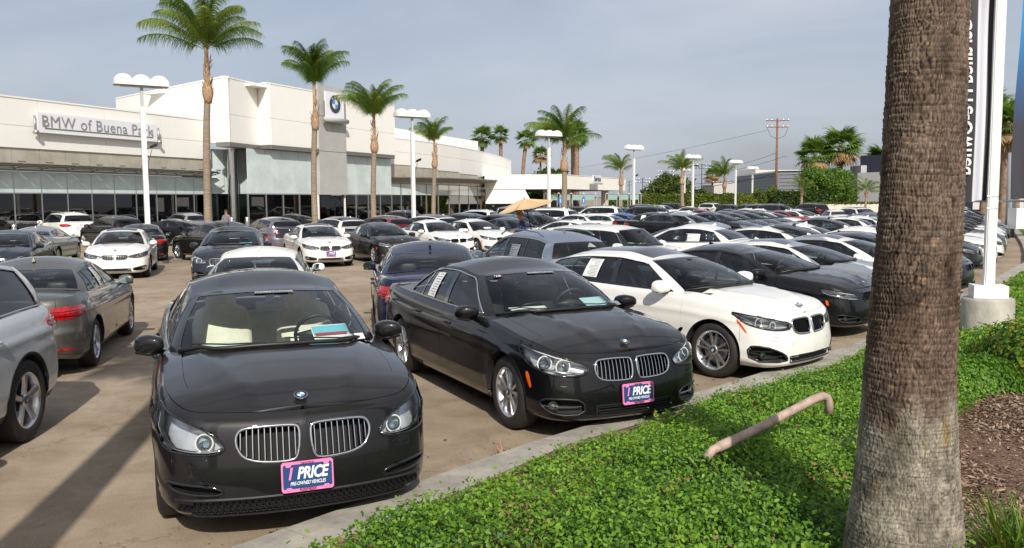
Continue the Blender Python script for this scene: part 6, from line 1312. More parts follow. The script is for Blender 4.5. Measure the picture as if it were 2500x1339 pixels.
leaf_tree('broadleaf_tree', at(1825, 138), 138, 2.9, 1.7, 'low yellowish bushy tree in front of the hedge', 54, [G4, G1, L4], 2500, .24, .08, low=.3)
leaf_tree('broadleaf_tree', at(1362, 190), 190, 9.5, 4.5, 'dark tree behind the service building left of the thick palms', 55, [G3, G2], 5000, .5, .25, low=.3)
leaf_tree('broadleaf_tree', at(1318, 150), 150, 3.8, 3.5, 'dark bush seen through the service building opening', 56, [G3, G4, G2], 5000, .35, .2, low=.1)
leaf_tree('broadleaf_tree', at(1250, 220), 220, 5.5, 7.0, 'dark mass of trees low behind the service building', 57, [G3, G3, G2], 7000, .6, .3, low=.1, blobs=24)
for i, (px, d, h, r_) in enumerate(((1700, 200, 5.0, 1.6), (1720, 196, 5.4, 1.8), (1680, 205, 4.6, 1.5), (1586, 210, 5.6, 1.2), (1600, 215, 6.4, .9), (1572, 205, 5.0, 1.0))):
    leaf_tree('conifer', at(px, d), d, h, r_, ['narrow dark conifer between lamps above the hedge', 'taller dark conifer above the hedge', 'short dark conifer above the hedge', 'dark conifer left of the olive tree', 'slim dark conifer left of the olive tree', 'leftmost dark conifer above the hedge'][i], 70 + i, [G3, G3, G2], 1500, .35, .12, low=.1, group='dark conifers beyond the hedge')
def hedge(p0, p1, h, wd, label, seed, mats, n=9000, size=.30):
    a, b_ = Vector((*p0, 0)), Vector((*p1, 0)); d = (b_ - a); L = d.length; d.normalize(); nn = Vector((d.y, -d.x, 0)); root = empty('hedge', a, label=label, cat='hedge', group='clipped hedges'); rng = np.random.default_rng(seed)
    s_ = rng.uniform(0, L, n); side = rng.uniform(0, 1, n) < .72; z = np.where(side, rng.uniform(0, h, n), h + rng.normal(0, .06, n)); o_ = np.where(side, wd / 2 + rng.normal(0, .08, n), rng.uniform(-wd / 2, wd / 2, n))
    h2 = h * (1 + .02 * np.sin(s_ * .9) + .015 * np.sin(s_ * 2.7)); z = z * h2 / h; P = np.stack([d.x * s_ + nn.x * o_, d.y * s_ + nn.y * o_, z], 1); N = np.where(side[:, None], [[nn.x, nn.y, .3]], [[0, 0, 1.0]]); leaves_mesh(P, N, size, mats, 'foliage', parent=root, seed=seed, kind='stuff', jit=.8, aspect=.8)
    q = MB(); q.box(tuple((b_ - a) / 2 + Vector((0, 0, h / 2 - .05))), (L, wd * .9, h - .1), rz=math.atan2(d.y, d.x)); q.build('shade_core', mat('hedge_inside', (.03, .05, .012), .9), root); return root  # solid inner box; shade between the leaves is put into its dark colour
HM = [leafmat('hedge_a', (.10, .16, .02)), leafmat('hedge_b', (.055, .10, .015)), leafmat('hedge_c', (.19, .20, .03))]
hedge((2, 150), (22.0, 146), 2.5, 1.4, 'long hedge seen through the posts of the glass screen', 81, HM, 7000)
hedge((22.2, 146), (45.2, 142), 3.0, 1.6, 'tall clipped green hedge behind the parked cars left of the utility pole', 82, HM, 12000)
hedge((39.5, 127), (46.6, 124), 3.1, 1.5, 'darker section of hedge right of the utility pole', 83, [HM[1], G3, HM[1]], 6000)
# ================================================================ lamps, poles, walls, signs
M_lampw = mat('lamp_white', (.78, .78, .76), .4)
def lamp_post(x, y, h, label, ang=0.0, cam_arm=False):
    root = empty('lamp_post', (x, y, 0), ang, label=label, cat='lamp post', group='triple headed lamp posts of the lot'); q = MB(); q.lathe([(.34, 0), (.34, .75), (.30, .80)], 18); q.build('footing', M_conc, root, True)
    q = MB(); q.box((0, 0, .8 + (h - 2.0) / 2), (.22, .22, h - 2.0)); q.build('pole', M_lampw, root); q = MB(); q.box((0, 0, h - .75), (.13, .13, .95)); q.build('neck', mat('lamp_grey', (.45, .46, .46), .5), root); q = MB(); q.box((0, 0, h - .24), (1.9, .10, .08)); q.build('crossbar', M_lampw, root)
    for i in (-1, 0, 1):
        q = MB(); N = 10; V = []; wx, wy, hz = .42, .36, .42
        for a in range(N + 1):
            t = math.pi * a / N
            for s_ in (-1, -.6, .6, 1): V.append((-math.cos(t) * wx * (1 if abs(s_) < 1 else .96), s_ * wy, (.10 + math.sin(t) ** .75 * hz * (1 if abs(s_) < 1 else .72)) if 0 < a < N else .0))
        q.add(V, [(a * 4 + k, (a + 1) * 4 + k, (a + 1) * 4 + k + 1, a * 4 + k + 1) for a in range(N) for k in range(3)] + [tuple(a * 4 for a in range(N + 1)), tuple(a * 4 + 3 for a in range(N, -1, -1))])
        o = q.build('lamp_head', M_lampw, root, False); o.location = (i * .80, 0, h - .20); smooth_by_angle(o, 40)
        q = MB(); q.box((0, 0, -.0), (wx * 1.8, wy * 1.75, .04)); l = q.build('lens', mat('lamp_lens_grey', (.35, .36, .36), .3), o)
    if cam_arm:
        q = MB(); q.box((0, 0, 0), (.34, .14, .14)); o = q.build('camera', M_black, root); o.location = (.42, -.05, h * .62); o.rotation_euler = (0, R(-25), 0); q = MB(); q.tube([(.1, 0, h * .60), (.3, -.03, h * .61)], .03, 6); q.tube([(.35, 0, h * .60), (.16, -.04, h * .52), (.13, -.1, h * .42)], .015, 5); q.build('camera_arm', M_black, root)
for (x, y, h, lab, c_) in ((-17.7, 40.8, 8.0, 'tall white triple-headed lamp post before the name board, nearest of the row', True), (-6.6, 56.6, 8.0, 'triple-headed lamp post between the third and fourth feathery palms', True), (3.3, 74.0, 8.0, 'triple-headed lamp post in front of the windswept palm', False), (13.7, 94.3, 8.0, 'triple-headed lamp post right of the glass screen', True),
    (24.8, 115.1, 8.0, 'triple-headed lamp post before the hedge between two airy palms', True), (35.1, 131.8, 8.0, 'triple-headed lamp post left of the grey warehouse', True), (42.3, 147.8, 7.6, 'triple-headed lamp post in front of the grey warehouse', False), (33.5, 162.8, 8.0, 'hindmost small triple-headed lamp post partly hidden behind an airy palm', False)):
    lamp_post(x, y, h, lab, R(32), c_)
M_pole = mat('pole_wood', (.22, .095, .05), .85, noise=.3, nscale=4)
def utility_pole(x, y, h, label, r=.16, cw=3.2, m=M_pole):
    root = empty('utility_pole', (x, y, 0), label=label, cat='utility pole', group='wooden utility poles'); q = MB(); q.tube([(0, 0, 0), (0, 0, h)], [r, r * .65], 10); q.build('pole', m, root, True)
    for z, w_ in ((h - .35, cw), (h - 1.35, cw * .95)):
        q = MB(); q.box((0, -.15, z), (w_, .14, .14)); q.build('crossarm', m, root)
        for s_ in (-1, -.55, .55, 1): q = MB(); q.lathe([(.05, 0), (.07, .08), (.03, .18)], 6, c=(s_ * w_ * .47, -.15, z + .07)); q.build('insulator', M_dull, root)
    return root
u1 = utility_pole(at(1893, 132), 132, 14.7, 'tall reddish-brown wooden utility pole with double crossarms right of the warehouse', .22, 3.6)
b = MB()
for sx in (-1, 1): b.tube([(sx * 1.6, -.2, 13.2), (sx * 1.1, -.2, 12.0), (sx * .2, -.2, 11.6)], .03, 4)
b.build('jumper_wire', M_black, u1)
for px, d, h, lab in ((1625, 230, 10.2, 'far utility pole above the olive tree'), (1712, 235, 12.2, 'dark far utility pole left of the skirted fan palm'), (1569, 260, 9.0, 'smaller far utility pole by the dark conifers'), (1536, 280, 8.6, 'distant utility pole just right of the service building'), (1758, 240, 7.5, 'short distant utility pole with a transformer')):
    utility_pole(at(px, d), d, h, lab, .17, 4.8 if px == 1712 else 4.4, mat('pole_dark', (.07, .055, .045), .9))
def wire(p, q_, sag, label, r=.03):
    p, q_ = Vector(p), Vector(q_); b = MB(); b.tube([p.lerp(q_, t) - Vector((0, 0, sag * 4 * t * (1 - t))) for t in np.linspace(0, 1, 14)], r, 4); o = b.build('power_line', mat('wire_black', (.02, .02, .02), .7)); tag(o, label, 'power line', group='overhead power lines'); return o
X = at(1893, 132)
wire((X - 1.5, 132, 12.9), (at(1200, 260), 260, 10.0), 1.5, 'thin upper power line running left from the tall pole across the sky', .022); wire((X + 1.5, 132, 8.9), (at(1625, 230), 230, 9.6), 1.6, 'middle power line from the tall pole down to the far pole', .03)
wire((X, 132, 9.4), (at(1712, 235), 235, 11.9), 1.2, 'power line from the tall pole to the dark far pole', .03); wire((X, 132, 6.2), (at(1640, 200), 200, 5.2), .8, 'thick lower cable sloping down left from the tall pole', .05); wire((X, 132, 5.8), (at(1600, 240), 240, 6.8), .6, 'lowest cable between the tall pole and the conifers', .04)
# warehouses beyond
M_corr = mat('corrugated_blue_grey', (.16, .18, .20), .5, noise=.05, nscale=.3)
def block(name, p0, p1, dep, h, m, label, ribs=0, cat='building', h1=None, trim=None, win=None):
    a, c = Vector((*p0, 0)), Vector((*p1, 0)); d = (c - a).normalized(); n = Vector((-d.y, d.x, 0)); root = empty(name, a, label=label, cat=cat); h1 = h1 or h; L = (c - a).length
    P = [Vector((0, 0, 0)), c - a, c - a + n * dep, n * dep]; q = MB(); q.add(P + [P[0] + Vector((0, 0, h)), P[1] + Vector((0, 0, h1)), P[2] + Vector((0, 0, h1)), P[3] + Vector((0, 0, h))], [(0, 1, 5, 4), (1, 2, 6, 5), (2, 3, 7, 6), (3, 0, 4, 7), (4, 5, 6, 7)]); q.build('wall', m, root)
    for i in range(ribs):
        z = h * (i + .5) / ribs; t = 1; q = MB(); z1 = h1 * (i + .5) / ribs; q.add([P[0] - n * .03 + Vector((0, 0, z)), P[1] - n * .03 + Vector((0, 0, z1)), P[1] - n * .03 + Vector((0, 0, z1 + .10)), P[0] - n * .03 + Vector((0, 0, z + .10))], [(0, 1, 2, 3)]); q.build('cladding_rib', mat('rib_dark', (.10, .115, .13), .5), root)
    if trim: q = MB(); q.add([P[0] - n * .05 + Vector((0, 0, h)), P[1] - n * .05 + Vector((0, 0, h1)), P[1] - n * .05 + Vector((0, 0, h1 + trim)), P[0] - n * .05 + Vector((0, 0, h + trim)), P[0] + n * dep + Vector((0, 0, h + trim)), P[1] + n * dep + Vector((0, 0, h1 + trim))], [(0, 1, 2, 3), (3, 2, 5, 4)]); q.build('parapet', M_white, root)
    for w_ in (win or []): q = MB(); q.box(d * w_[0] - n * .04 + Vector((0, 0, w_[2])), (w_[1], .1, w_[3]), rz=math.atan2(d.y, d.x)); q.build(w_[4], w_[5], root)
    return root
block('warehouse', (at(1796, 215), 215), (at(1890, 175), 175), 30, 8.0, M_corr, 'blue-grey corrugated warehouse with a sloping roofline left of the utility pole', 12, h1=7.7, trim=.3)
block('warehouse', (at(1888, 176), 176), (at(1965, 170), 170), 30, 7.5, mat('pale_corr', (.34, .36, .38), .5), 'paler grey warehouse section right of the tall utility pole', 10)
block('building', (at(1742, 240), 240), (at(1800, 236), 236), 20, 6.9, mat('white_render', (.62, .60, .55), .8), 'plain white building low behind the hedge left of the warehouse'); block('building', (at(1796, 238), 238), (at(1842, 230), 230), 20, 10.2, mat('white_render', (.62, .60, .55)), 'white building with sloping roof behind the warehouse'); block('building', (at(1714, 250), 250), (at(1742, 248), 248), 15, 6.5, mat('brown_roof', (.09, .085, .085), .8), 'small dark roofed building left of the white building')
block('building', (at(2072, 150), 150), (at(2098, 146), 146), 25, 7.9, mat('light_grey_render', (.42, .42, .42), .8), 'light grey building block behind the leafy tree'); block('building', (at(2090, 142), 142), (at(2230, 134), 134), 25, 6.5, mat('light_grey_render', (.42, .42, .42)), 'pale grey building with a navy upper storey left of the big trunk'); block('building', (at(2096, 147), 147), (at(2220, 140), 140), 20, 9.6, mat('navy_panel', (.022, .025, .045), .5), 'dark navy upper storey above the pale grey building')
block('building', (at(1966, 145), 145), (at(2072, 141), 141), 20, 4.2, mat('dark_shop', (.035, .035, .035), .5), 'dark shop front seen under the leafy green tree', win=[(2.2, 1.1, 1.5, 1.8, 'window', M_white), (3.9, 1.2, 1.5, 1.8, 'window', M_white), (5.8, .9, 1.4, 1.6, 'window', M_white)])
block('building', (at(2330, 100), 100), (at(2620, 92), 92), 20, 6.0, mat('navy_panel', (.022, .025, .045)), 'dark building across the street seen past the white sign pole', win=[(3, 2.2, 2.0, 2.4, 'window', M_white), (7, 1.5, 2.0, 2.4, 'window', M_white)])
o = block('boundary_wall', (at(1968, 117), 117), (at(2180, 113), 113), .3, 1.45, mat('cream_wall', (.70, .66, .56), .85), 'low cream boundary wall along the far right edge of the lot', cat='wall')
rngw = np.random.default_rng(9); n = 1600; t = rngw.uniform(0, 1, n); P = np.stack([at(1968, 117) + (at(2180, 113) - at(1968, 117)) * t, 117 - 4 * t + rngw.normal(.15, .12, n), 1.5 + np.abs(rngw.normal(0, .09, n))], 1); oo = leaves_mesh(P, np.tile([0, 0, 1.], (n, 1)), .22, HM, 'creeper', seed=3); tag(oo, 'thin green creeper along the top of the cream boundary wall', 'creeper', kind='stuff')
# blue parking signs
for px, d, lab in ((1369, 86, 'small blue accessible parking sign left of the windswept palm'), (1425, 88, 'small blue accessible parking sign in front of the glass screen')):
    r_ = empty('parking_sign', (at(px, d), d, 0), label=lab, cat='sign', group='blue parking signs'); q = MB(); q.box((0, 0, 1.2), (.07, .07, 2.4)); q.build('post', M_alu, r_); q = MB(); q.box((0, -.06, 2.15), (.36, .03, .62)); q.build('plate', mat('sign_blue', (.05, .20, .50), .4), r_); q = MB(); q.lathe([(.07, 0), (.07, .01)], 10, c=(0, -.09, 2.25), M=Matrix.Rotation(R(90), 3, 'X')); q.box((0, -.085, 2.08), (.06, .01, .2)); q.build('symbol', M_white, r_)
# ---------------------------------------------------------------- white banner pole in its concrete footing
PX, PY = 6.86, 12.0
sp_ = empty('banner_pole', (PX, PY, 0), R(-18), label='thick square white pole standing on a round concrete footing among the shrubs', cat='pole')
q = MB(); n = 40; q.lathe([(.345, -.1), (.345, .70), (.325, .735), (0.0, .74)], n, close=False); q.build('footing', mat('footing_concrete', (.40, .375, .32), .85, noise=.2, nscale=4, bump=.35, bscale=25, stretch=(1, 1, .5)), sp_, True)
q = MB(); q.box((0, 0, .83), (.44, .40, .18)); q.build('base_plate', M_lampw, sp_); q = MB(); q.box((0, 0, 3.9), (.135, .135, 6.0)); q.build('pole', M_lampw, sp_)
q = MB(); q.box((-.05, -.07, 3.4), (.006, .004, 5.0)); q.build('pole_seam', M_alu, sp_)
for z in (2.02, 2.19):
    q = MB(); q.tube([(-.075, -.075, z), (.075, -.075, z), (.075, .075, z), (-.075, .075, z)], .008, 6, closed=True); q.build('strap', M_dull, sp_)
for z in (2.12, 6.6):
    for s_, l in ((-1, .52), (1, 1.0)): q = MB(); q.tube([(s_ * .08, 0, z), (s_ * l, 0, z)], .016, 8); q.build('banner_arm', M_dull, sp_, True)
def banner(name, x0, x1, z0, z1, label, stops, seed, rz=R(-14)):
    """cloth with a slow ripple; printed colours run across it (u) or down it (v)"""
    root = bpy.data.objects.new(name, None); nx, nz = 26, 60; V = []; U = []
    for j in range(nz + 1):
        for i in range(nx + 1):
            u, v = i / nx, j / nz; x = x0 + (x1 - x0) * u; z = z0 + (z1 - z0) * v; V.append((x + .03 * math.sin(v * 5 + seed), .035 * math.sin(u * 7 + v * 3 + seed) + .03 * math.sin(v * 9 + u * 3), z + .012 * math.sin(u * 9)))
    F = [(j * (nx + 1) + i, j * (nx + 1) + i + 1, (j + 1) * (nx + 1) + i + 1, (j + 1) * (nx + 1) + i) for j in range(nz) for i in range(nx)]
    o = meshobj(name, V, F, [], None, True); o.location = (PX, PY, 0); o.rotation_euler = (0, 0, rz); tag(o, label, 'banner')
    m = bpy.data.materials.new(name + '_print'); m.use_nodes = True; t = m.node_tree; b = t.nodes['Principled BSDF']; b.inputs['Roughness'].default_value = .55; tc = t.nodes.new('ShaderNodeTexCoord'); sx = t.nodes.new('ShaderNodeSeparateXYZ'); t.links.new(tc.outputs['Generated'], sx.inputs[0]); r = t.nodes.new('ShaderNodeValToRGB'); ax, lst = stops
    el = r.color_ramp.elements; el[0].position = lst[0][0]; el[0].color = (*lst[0][1], 1); el[1].position = lst[-1][0]; el[1].color = (*lst[-1][1], 1)
    for p, c in lst[1:-1]: e = el.new(p); e.color = (*c, 1)
    t.links.new(sx.outputs[ax], r.inputs[0]); t.links.new(r.outputs[0], b.inputs['Base Color']); o.data.materials.append(m); return o
K_ = (.018, .017, .024); 
bn1 = banner('certified_banner', -.80, .02, 2.12, 6.7, 'black hanging banner with pale stripes and Certified Pre-Owned lettering partly behind the trunk', (0, [(0, K_), (.64, K_), (.655, (.62, .62, .66)), (.72, (.45, .46, .54)), (.79, (.72, .72, .74)), (.805, K_), (1, K_)]), 1)
bn2 = banner('blue_banner', .25, 1.1, 2.14, 6.7, 'blue to black hanging banner with white lettering at the right edge', (2, [(0, K_), (.22, (.03, .03, .045)), (.38, (.02, .10, .26)), (.60, (.0, .24, .55)), (.8, (.0, .36, .72)), (1, (.0, .36, .72))]), 4)
M_bt = mat('banner_white', (.80, .80, .80), .5)
def banner_text(bn, body, wid, hgt, x, z, parent_name='lettering', spacing=1.0, bold=.02, mirror=True):
    V, F = text_mesh(body, 1.0, bold=bold, spacing=spacing); V = V * [wid / (V[:, 0].max() - V[:, 0].min()), hgt, 1]; # reads downwards, seen from the back
    P = [(x + (-1 if mirror else 1) * v[1], 0, z - v[0]) for v in V]
    P = [(p[0] + .03 * math.sin((p[2] - 2.12) / 4.58 * 5 + 1), -.045 + .035 * math.sin(((p[0] + .78) / .68) * 7 + (p[2] - 2.12) / 4.58 * 3 + 1) + .03 * math.sin((p[2] - 2.12) / 4.58 * 9 + (p[0] + .78) / .68 * 3), p[2]) for p in P]
    return meshobj(parent_name, P, [tuple(f) for f in F], M_bt, bn, False)
banner_text(bn1, 'Certified Pre-Owned', 2.2, .27, -.42, 3.60, spacing=1.02); banner_text(bn2, 'BMW', 2.2, .55, .66, 4.62, spacing=1.05)
for dz in (0, .11): q = MB(); q.box((-.60 - .0, -.06, 2.26), (.05, .006, .26)); 
for x in (-.52, -.42): q = MB(); q.box((x, -.08, 2.27), (.035, .006, .28)); q.build('stripe_mark', M_bt, bn1)
# grey pillars and monument at the far right
q = MB(); q.lathe([(.24, 0), (.24, 4.6)], 18); o = q.build('round_column', mat('grey_column', (.36, .38, .39), .5), None, True); o.location = (at(2465, 46), 46, 0); tag(o, 'round grey column beside the white monument at the far right', 'column')
r_ = empty('monument_sign', (at(2492, 45), 45, 0), label='white block monument sign base low at the right edge behind the blue banner', cat='sign'); q = MB(); q.box((.25, 0, 1.05), (1.5, .8, 1.1)); q.build('block', M_white, r_); q = MB(); q.box((.25, -.1, 2.1), (.25, .25, 1.2)); q.build('post', M_white, r_)
# ---------------------------------------------------------------- the big palm trunk in front
def big_trunk():
    root = empty('foreground_palm', (2.02, 4.22, 0), label='massive fan palm trunk with ringed cracked bark, grey at the foot and brown above', cat='palm tree')
    nu, nv = 300, 820; H0, H1 = .05, 4.6; hz = np.linspace(H0, H1, nv); a = np.linspace(0, 2 * math.pi, nu, endpoint=False)
    rad = pchip([0, .4, .8, 1.2, 1.6, 2.1, 2.8, 3.5, 4.3, 4.6], [.332, .285, .243, .217, .202, .191, .179, .166, .153, .150])(hz); cx = pchip([0, 1.2, 2.2, 3.2, 4.6], [0.01, .008, .036, .045, .062])(hz)
    rg = np.random.default_rng(12)
    # ring scars: uneven bands about 3 to 5 cm tall
    zb = [0.0]; 
    while zb[-1] < H1 + .2: zb.append(zb[-1] + rg.uniform(.014, .030) * (1.25 if zb[-1] > 1.2 else .9))
    zb = np.array(zb); A, Z = np.meshgrid(a, hz); 
    def n3(sc, sz, seed, A=A, Z=Z):
        # smooth periodic value noise on the trunk surface
        na, nz_ = max(3, int(sc)), int((H1 + .5) * sz) + 3; g = np.random.default_rng(seed).normal(size=(nz_, na)); u = A / (2 * math.pi) * na; v = Z * sz; i, j = np.floor(u).astype(int), np.floor(v).astype(int); fu, fv = u - i, v - j; fu = fu * fu * (3 - 2 * fu); fv = fv * fv * (3 - 2 * fv); i0, i1 = i % na, (i + 1) % na
        return (g[j, i0] * (1 - fu) + g[j, i1] * fu) * (1 - fv) + (g[j + 1, i0] * (1 - fu) + g[j + 1, i1] * fu) * fv
    Zw = Z + .007 * n3(9, 3, 1) + .003 * n3(30, 8, 2); k = np.searchsorted(zb, Zw) - 1; k = np.clip(k, 0, len(zb) - 2); t = (Zw - zb[k]) / (zb[k + 1] - zb[k])
    ringp = np.where(t < .82, .35 + .65 * t, (1 - t) / .18)                     # each scar leans outwards to its upper lip
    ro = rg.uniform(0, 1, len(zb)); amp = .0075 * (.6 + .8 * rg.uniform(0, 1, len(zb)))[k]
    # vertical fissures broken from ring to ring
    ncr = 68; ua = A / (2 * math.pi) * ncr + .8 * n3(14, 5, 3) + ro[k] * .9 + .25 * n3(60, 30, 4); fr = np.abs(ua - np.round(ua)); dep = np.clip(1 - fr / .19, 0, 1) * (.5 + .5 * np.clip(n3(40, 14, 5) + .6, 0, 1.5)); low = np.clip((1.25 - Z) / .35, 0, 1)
    disp = amp * ringp * (1 - .45 * low) - .0075 * dep * (1 - .25 * low) + .0015 * n3(110, 60, 6) + .002 * n3(12, 4, 7)
    rr = rad[:, None] + disp; Xv = cx[:, None] + rr * np.cos(A); Yv = rr * np.sin(A); V = np.stack([Xv, Yv, Z], -1).reshape(-1, 3)
    idx = np.arange(nu * nv).reshape(nv, nu); F = np.stack([idx[:-1], np.roll(idx, -1, 1)[:-1], np.roll(idx, -1, 1)[1:], idx[1:]], -1).reshape(-1, 4)
    me = bpy.data.meshes.new('trunk'); me.vertices.add(len(V)); me.vertices.foreach_set('co', V.ravel()); me.loops.add(F.size); me.loops.foreach_set('vertex_index', F.ravel().astype(np.int32)); me.polygons.add(len(F)); me.polygons.foreach_set('loop_start', np.arange(0, F.size, 4, dtype=np.int32)); me.polygons.foreach_set('loop_total', np.full(len(F), 4, np.int32)); me.update(calc_edges=True)
    # bark colour: brown above, pale grey foot with lichen, darker in the fissures and low on each ring scar
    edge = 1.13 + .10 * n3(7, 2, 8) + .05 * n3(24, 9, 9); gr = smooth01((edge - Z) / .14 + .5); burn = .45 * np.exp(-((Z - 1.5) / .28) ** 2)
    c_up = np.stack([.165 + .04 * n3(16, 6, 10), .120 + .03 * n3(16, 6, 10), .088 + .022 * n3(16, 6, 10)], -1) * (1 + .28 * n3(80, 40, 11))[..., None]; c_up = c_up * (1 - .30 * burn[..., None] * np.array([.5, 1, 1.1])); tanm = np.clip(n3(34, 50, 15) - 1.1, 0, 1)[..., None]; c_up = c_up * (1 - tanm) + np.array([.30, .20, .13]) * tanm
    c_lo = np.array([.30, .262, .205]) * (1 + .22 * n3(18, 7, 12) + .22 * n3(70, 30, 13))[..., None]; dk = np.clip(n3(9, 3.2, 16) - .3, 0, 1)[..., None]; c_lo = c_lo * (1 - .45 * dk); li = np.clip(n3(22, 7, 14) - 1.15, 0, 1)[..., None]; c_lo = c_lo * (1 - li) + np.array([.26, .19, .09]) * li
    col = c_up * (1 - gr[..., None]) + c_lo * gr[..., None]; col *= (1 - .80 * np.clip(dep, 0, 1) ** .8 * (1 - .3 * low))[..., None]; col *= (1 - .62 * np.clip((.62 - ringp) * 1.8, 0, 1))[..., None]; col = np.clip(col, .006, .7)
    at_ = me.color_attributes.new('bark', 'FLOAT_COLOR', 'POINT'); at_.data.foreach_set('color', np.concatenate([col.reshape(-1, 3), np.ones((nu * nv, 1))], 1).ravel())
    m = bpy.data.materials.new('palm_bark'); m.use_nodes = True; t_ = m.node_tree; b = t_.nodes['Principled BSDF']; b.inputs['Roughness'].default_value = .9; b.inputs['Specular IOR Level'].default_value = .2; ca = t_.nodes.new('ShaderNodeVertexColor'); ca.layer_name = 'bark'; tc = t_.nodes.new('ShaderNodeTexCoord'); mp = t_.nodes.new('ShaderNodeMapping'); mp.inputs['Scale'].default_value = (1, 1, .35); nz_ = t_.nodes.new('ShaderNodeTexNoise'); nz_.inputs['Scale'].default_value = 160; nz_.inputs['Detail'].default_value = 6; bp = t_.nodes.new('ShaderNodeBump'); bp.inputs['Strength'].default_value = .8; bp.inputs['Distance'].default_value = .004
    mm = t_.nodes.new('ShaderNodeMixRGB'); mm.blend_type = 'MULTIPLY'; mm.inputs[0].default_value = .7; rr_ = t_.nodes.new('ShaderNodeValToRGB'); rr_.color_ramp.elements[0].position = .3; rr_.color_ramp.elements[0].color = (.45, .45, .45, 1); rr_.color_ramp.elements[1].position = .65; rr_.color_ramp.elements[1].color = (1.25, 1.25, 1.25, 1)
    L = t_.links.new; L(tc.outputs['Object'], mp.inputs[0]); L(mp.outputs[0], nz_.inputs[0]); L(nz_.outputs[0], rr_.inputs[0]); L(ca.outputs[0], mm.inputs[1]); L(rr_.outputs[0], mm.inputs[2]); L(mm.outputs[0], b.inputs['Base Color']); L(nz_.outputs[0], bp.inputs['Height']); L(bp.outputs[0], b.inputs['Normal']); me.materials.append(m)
    me.polygons.foreach_set('use_smooth', [True] * len(me.polygons)); o = bpy.data.objects.new('trunk', me); link(o, root)
    b2 = MB(); b2.tube([(.062, 0, 4.55), (.15, 0, 7.0), (.32, 0, 9.6)], [.148, .145, .16], 14); b2.build('upper_trunk', M_trunk, root, True)
    rng_ = random.Random(4)
    for i in range(34):
        t = (i + .5) / 34; o = bpy.data.objects.new('fan_leaf', FAN[rng_.randrange(3)]); link(o, root); o.location = (.32, 0, 9.6); o.rotation_euler = (0, -R(75 - 110 * t), i * 2.399); o.scale = (1.0,) * 3
    return root
big_trunk()
# its neighbour stands behind the camera in the same strip and throws the shadow at the lower left
fp = fan_palm(-2.45, 1.9, 9.0, .2, 'second street palm in the strip beside the viewpoint, seen only by its shadow', 90, 30, 1.0, .05, group=None) if False else None
n_ = MB(); n_.tube([(0, 0, 0), (.05, 0, 4.5), (.1, 0, 9)], [.24, .19, .16], 14); rp_ = empty('fan_palm', (-2.25, .35, .1), label='street palm just outside the view at lower left, next in the planted strip', cat='palm tree'); n_.build('trunk', M_trunk, rp_, True)
rng_ = random.Random(5)
for i in range(26): o = bpy.data.objects.new('fan_leaf', FAN[rng_.randrange(3)]); link(o, rp_); t = (i + .5) / 26; o.location = (.1, 0, 9); o.rotation_euler = (0, -R(75 - 110 * t), i * 2.399)
# ---------------------------------------------------------------- umbrella and people
ur = empty('shade_umbrella', (.93, 30.5, 0), label='tilted beige market umbrella over the stand where the man in the straw hat works', cat='umbrella')
top = Vector((-.48, .0, 2.26)); rim = [Vector((-1.40, -.35, 1.74)), Vector((-1.05, 1.1, 2.0)), Vector((-.1, 1.35, 2.16)), Vector((.58, .25, 2.20)), Vector((.3, -1.1, 2.06)), Vector((-.75, -1.25, 1.86))]
for i in range(6):
    a, c = rim[i], rim[(i + 1) % 6]; V = []; F = []
    for u in range(6):
        for v_ in range(6):
            s_ = u / 5; w_ = v_ / 5; e = a.lerp(c, w_); p = top.lerp(e, s_) - Vector((0, 0, .10 * math.sin(s_ * math.pi) * math.sin(w_ * math.pi))) - Vector((0, 0, .05 * s_ * math.sin(w_ * math.pi))); V.append(p)
    F = [(u * 6 + v_, u * 6 + v_ + 1, u * 6 + v_ + 7, u * 6 + v_ + 6) for u in range(5) for v_ in range(5)]; meshobj('canopy_panel', V, F, mat('beige_canvas', (.58, .40, .22), .8), ur)
    q = MB(); q.tube([top - Vector((0, 0, .02)), a - Vector((0, 0, .02))], .012, 5); q.build('rib', M_black, ur)
q = MB(); q.tube([(.0, .0, 0), (-.25, .0, 1.3), (-.48, .0, 2.30)], .022, 8); q.build('pole', M_black, ur, True)
def skin_obj(name, J, E, rads, m, parent, sub=2):
    me = bpy.data.meshes.new(name); me.from_pydata([tuple(j) for j in J], E, []); o = bpy.data.objects.new(name, me); link(o, parent); sk = o.modifiers.new('s', 'SKIN'); me.skin_vertices.new() if not me.skin_vertices else None
    for i, r in enumerate(rads): me.skin_vertices[0].data[i].radius = (r, r) if not isinstance(r, tuple) else r
    me.skin_vertices[0].data[0].use_root = True; s2 = o.modifiers.new('u', 'SUBSURF'); s2.levels = s2.render_levels = sub
    dg = bpy.context.evaluated_depsgraph_get(); m2 = bpy.data.meshes.new_from_object(o.evaluated_get(dg)); o.modifiers.clear(); o.data = m2; m2.materials.clear()
    for mm in (m if isinstance(m, list) else [m]): m2.materials.append(mm)
    m2.polygons.foreach_set('use_smooth', [True] * len(m2.polygons)); return o
M_skin = mat('skin', (.36, .20, .13), .55)
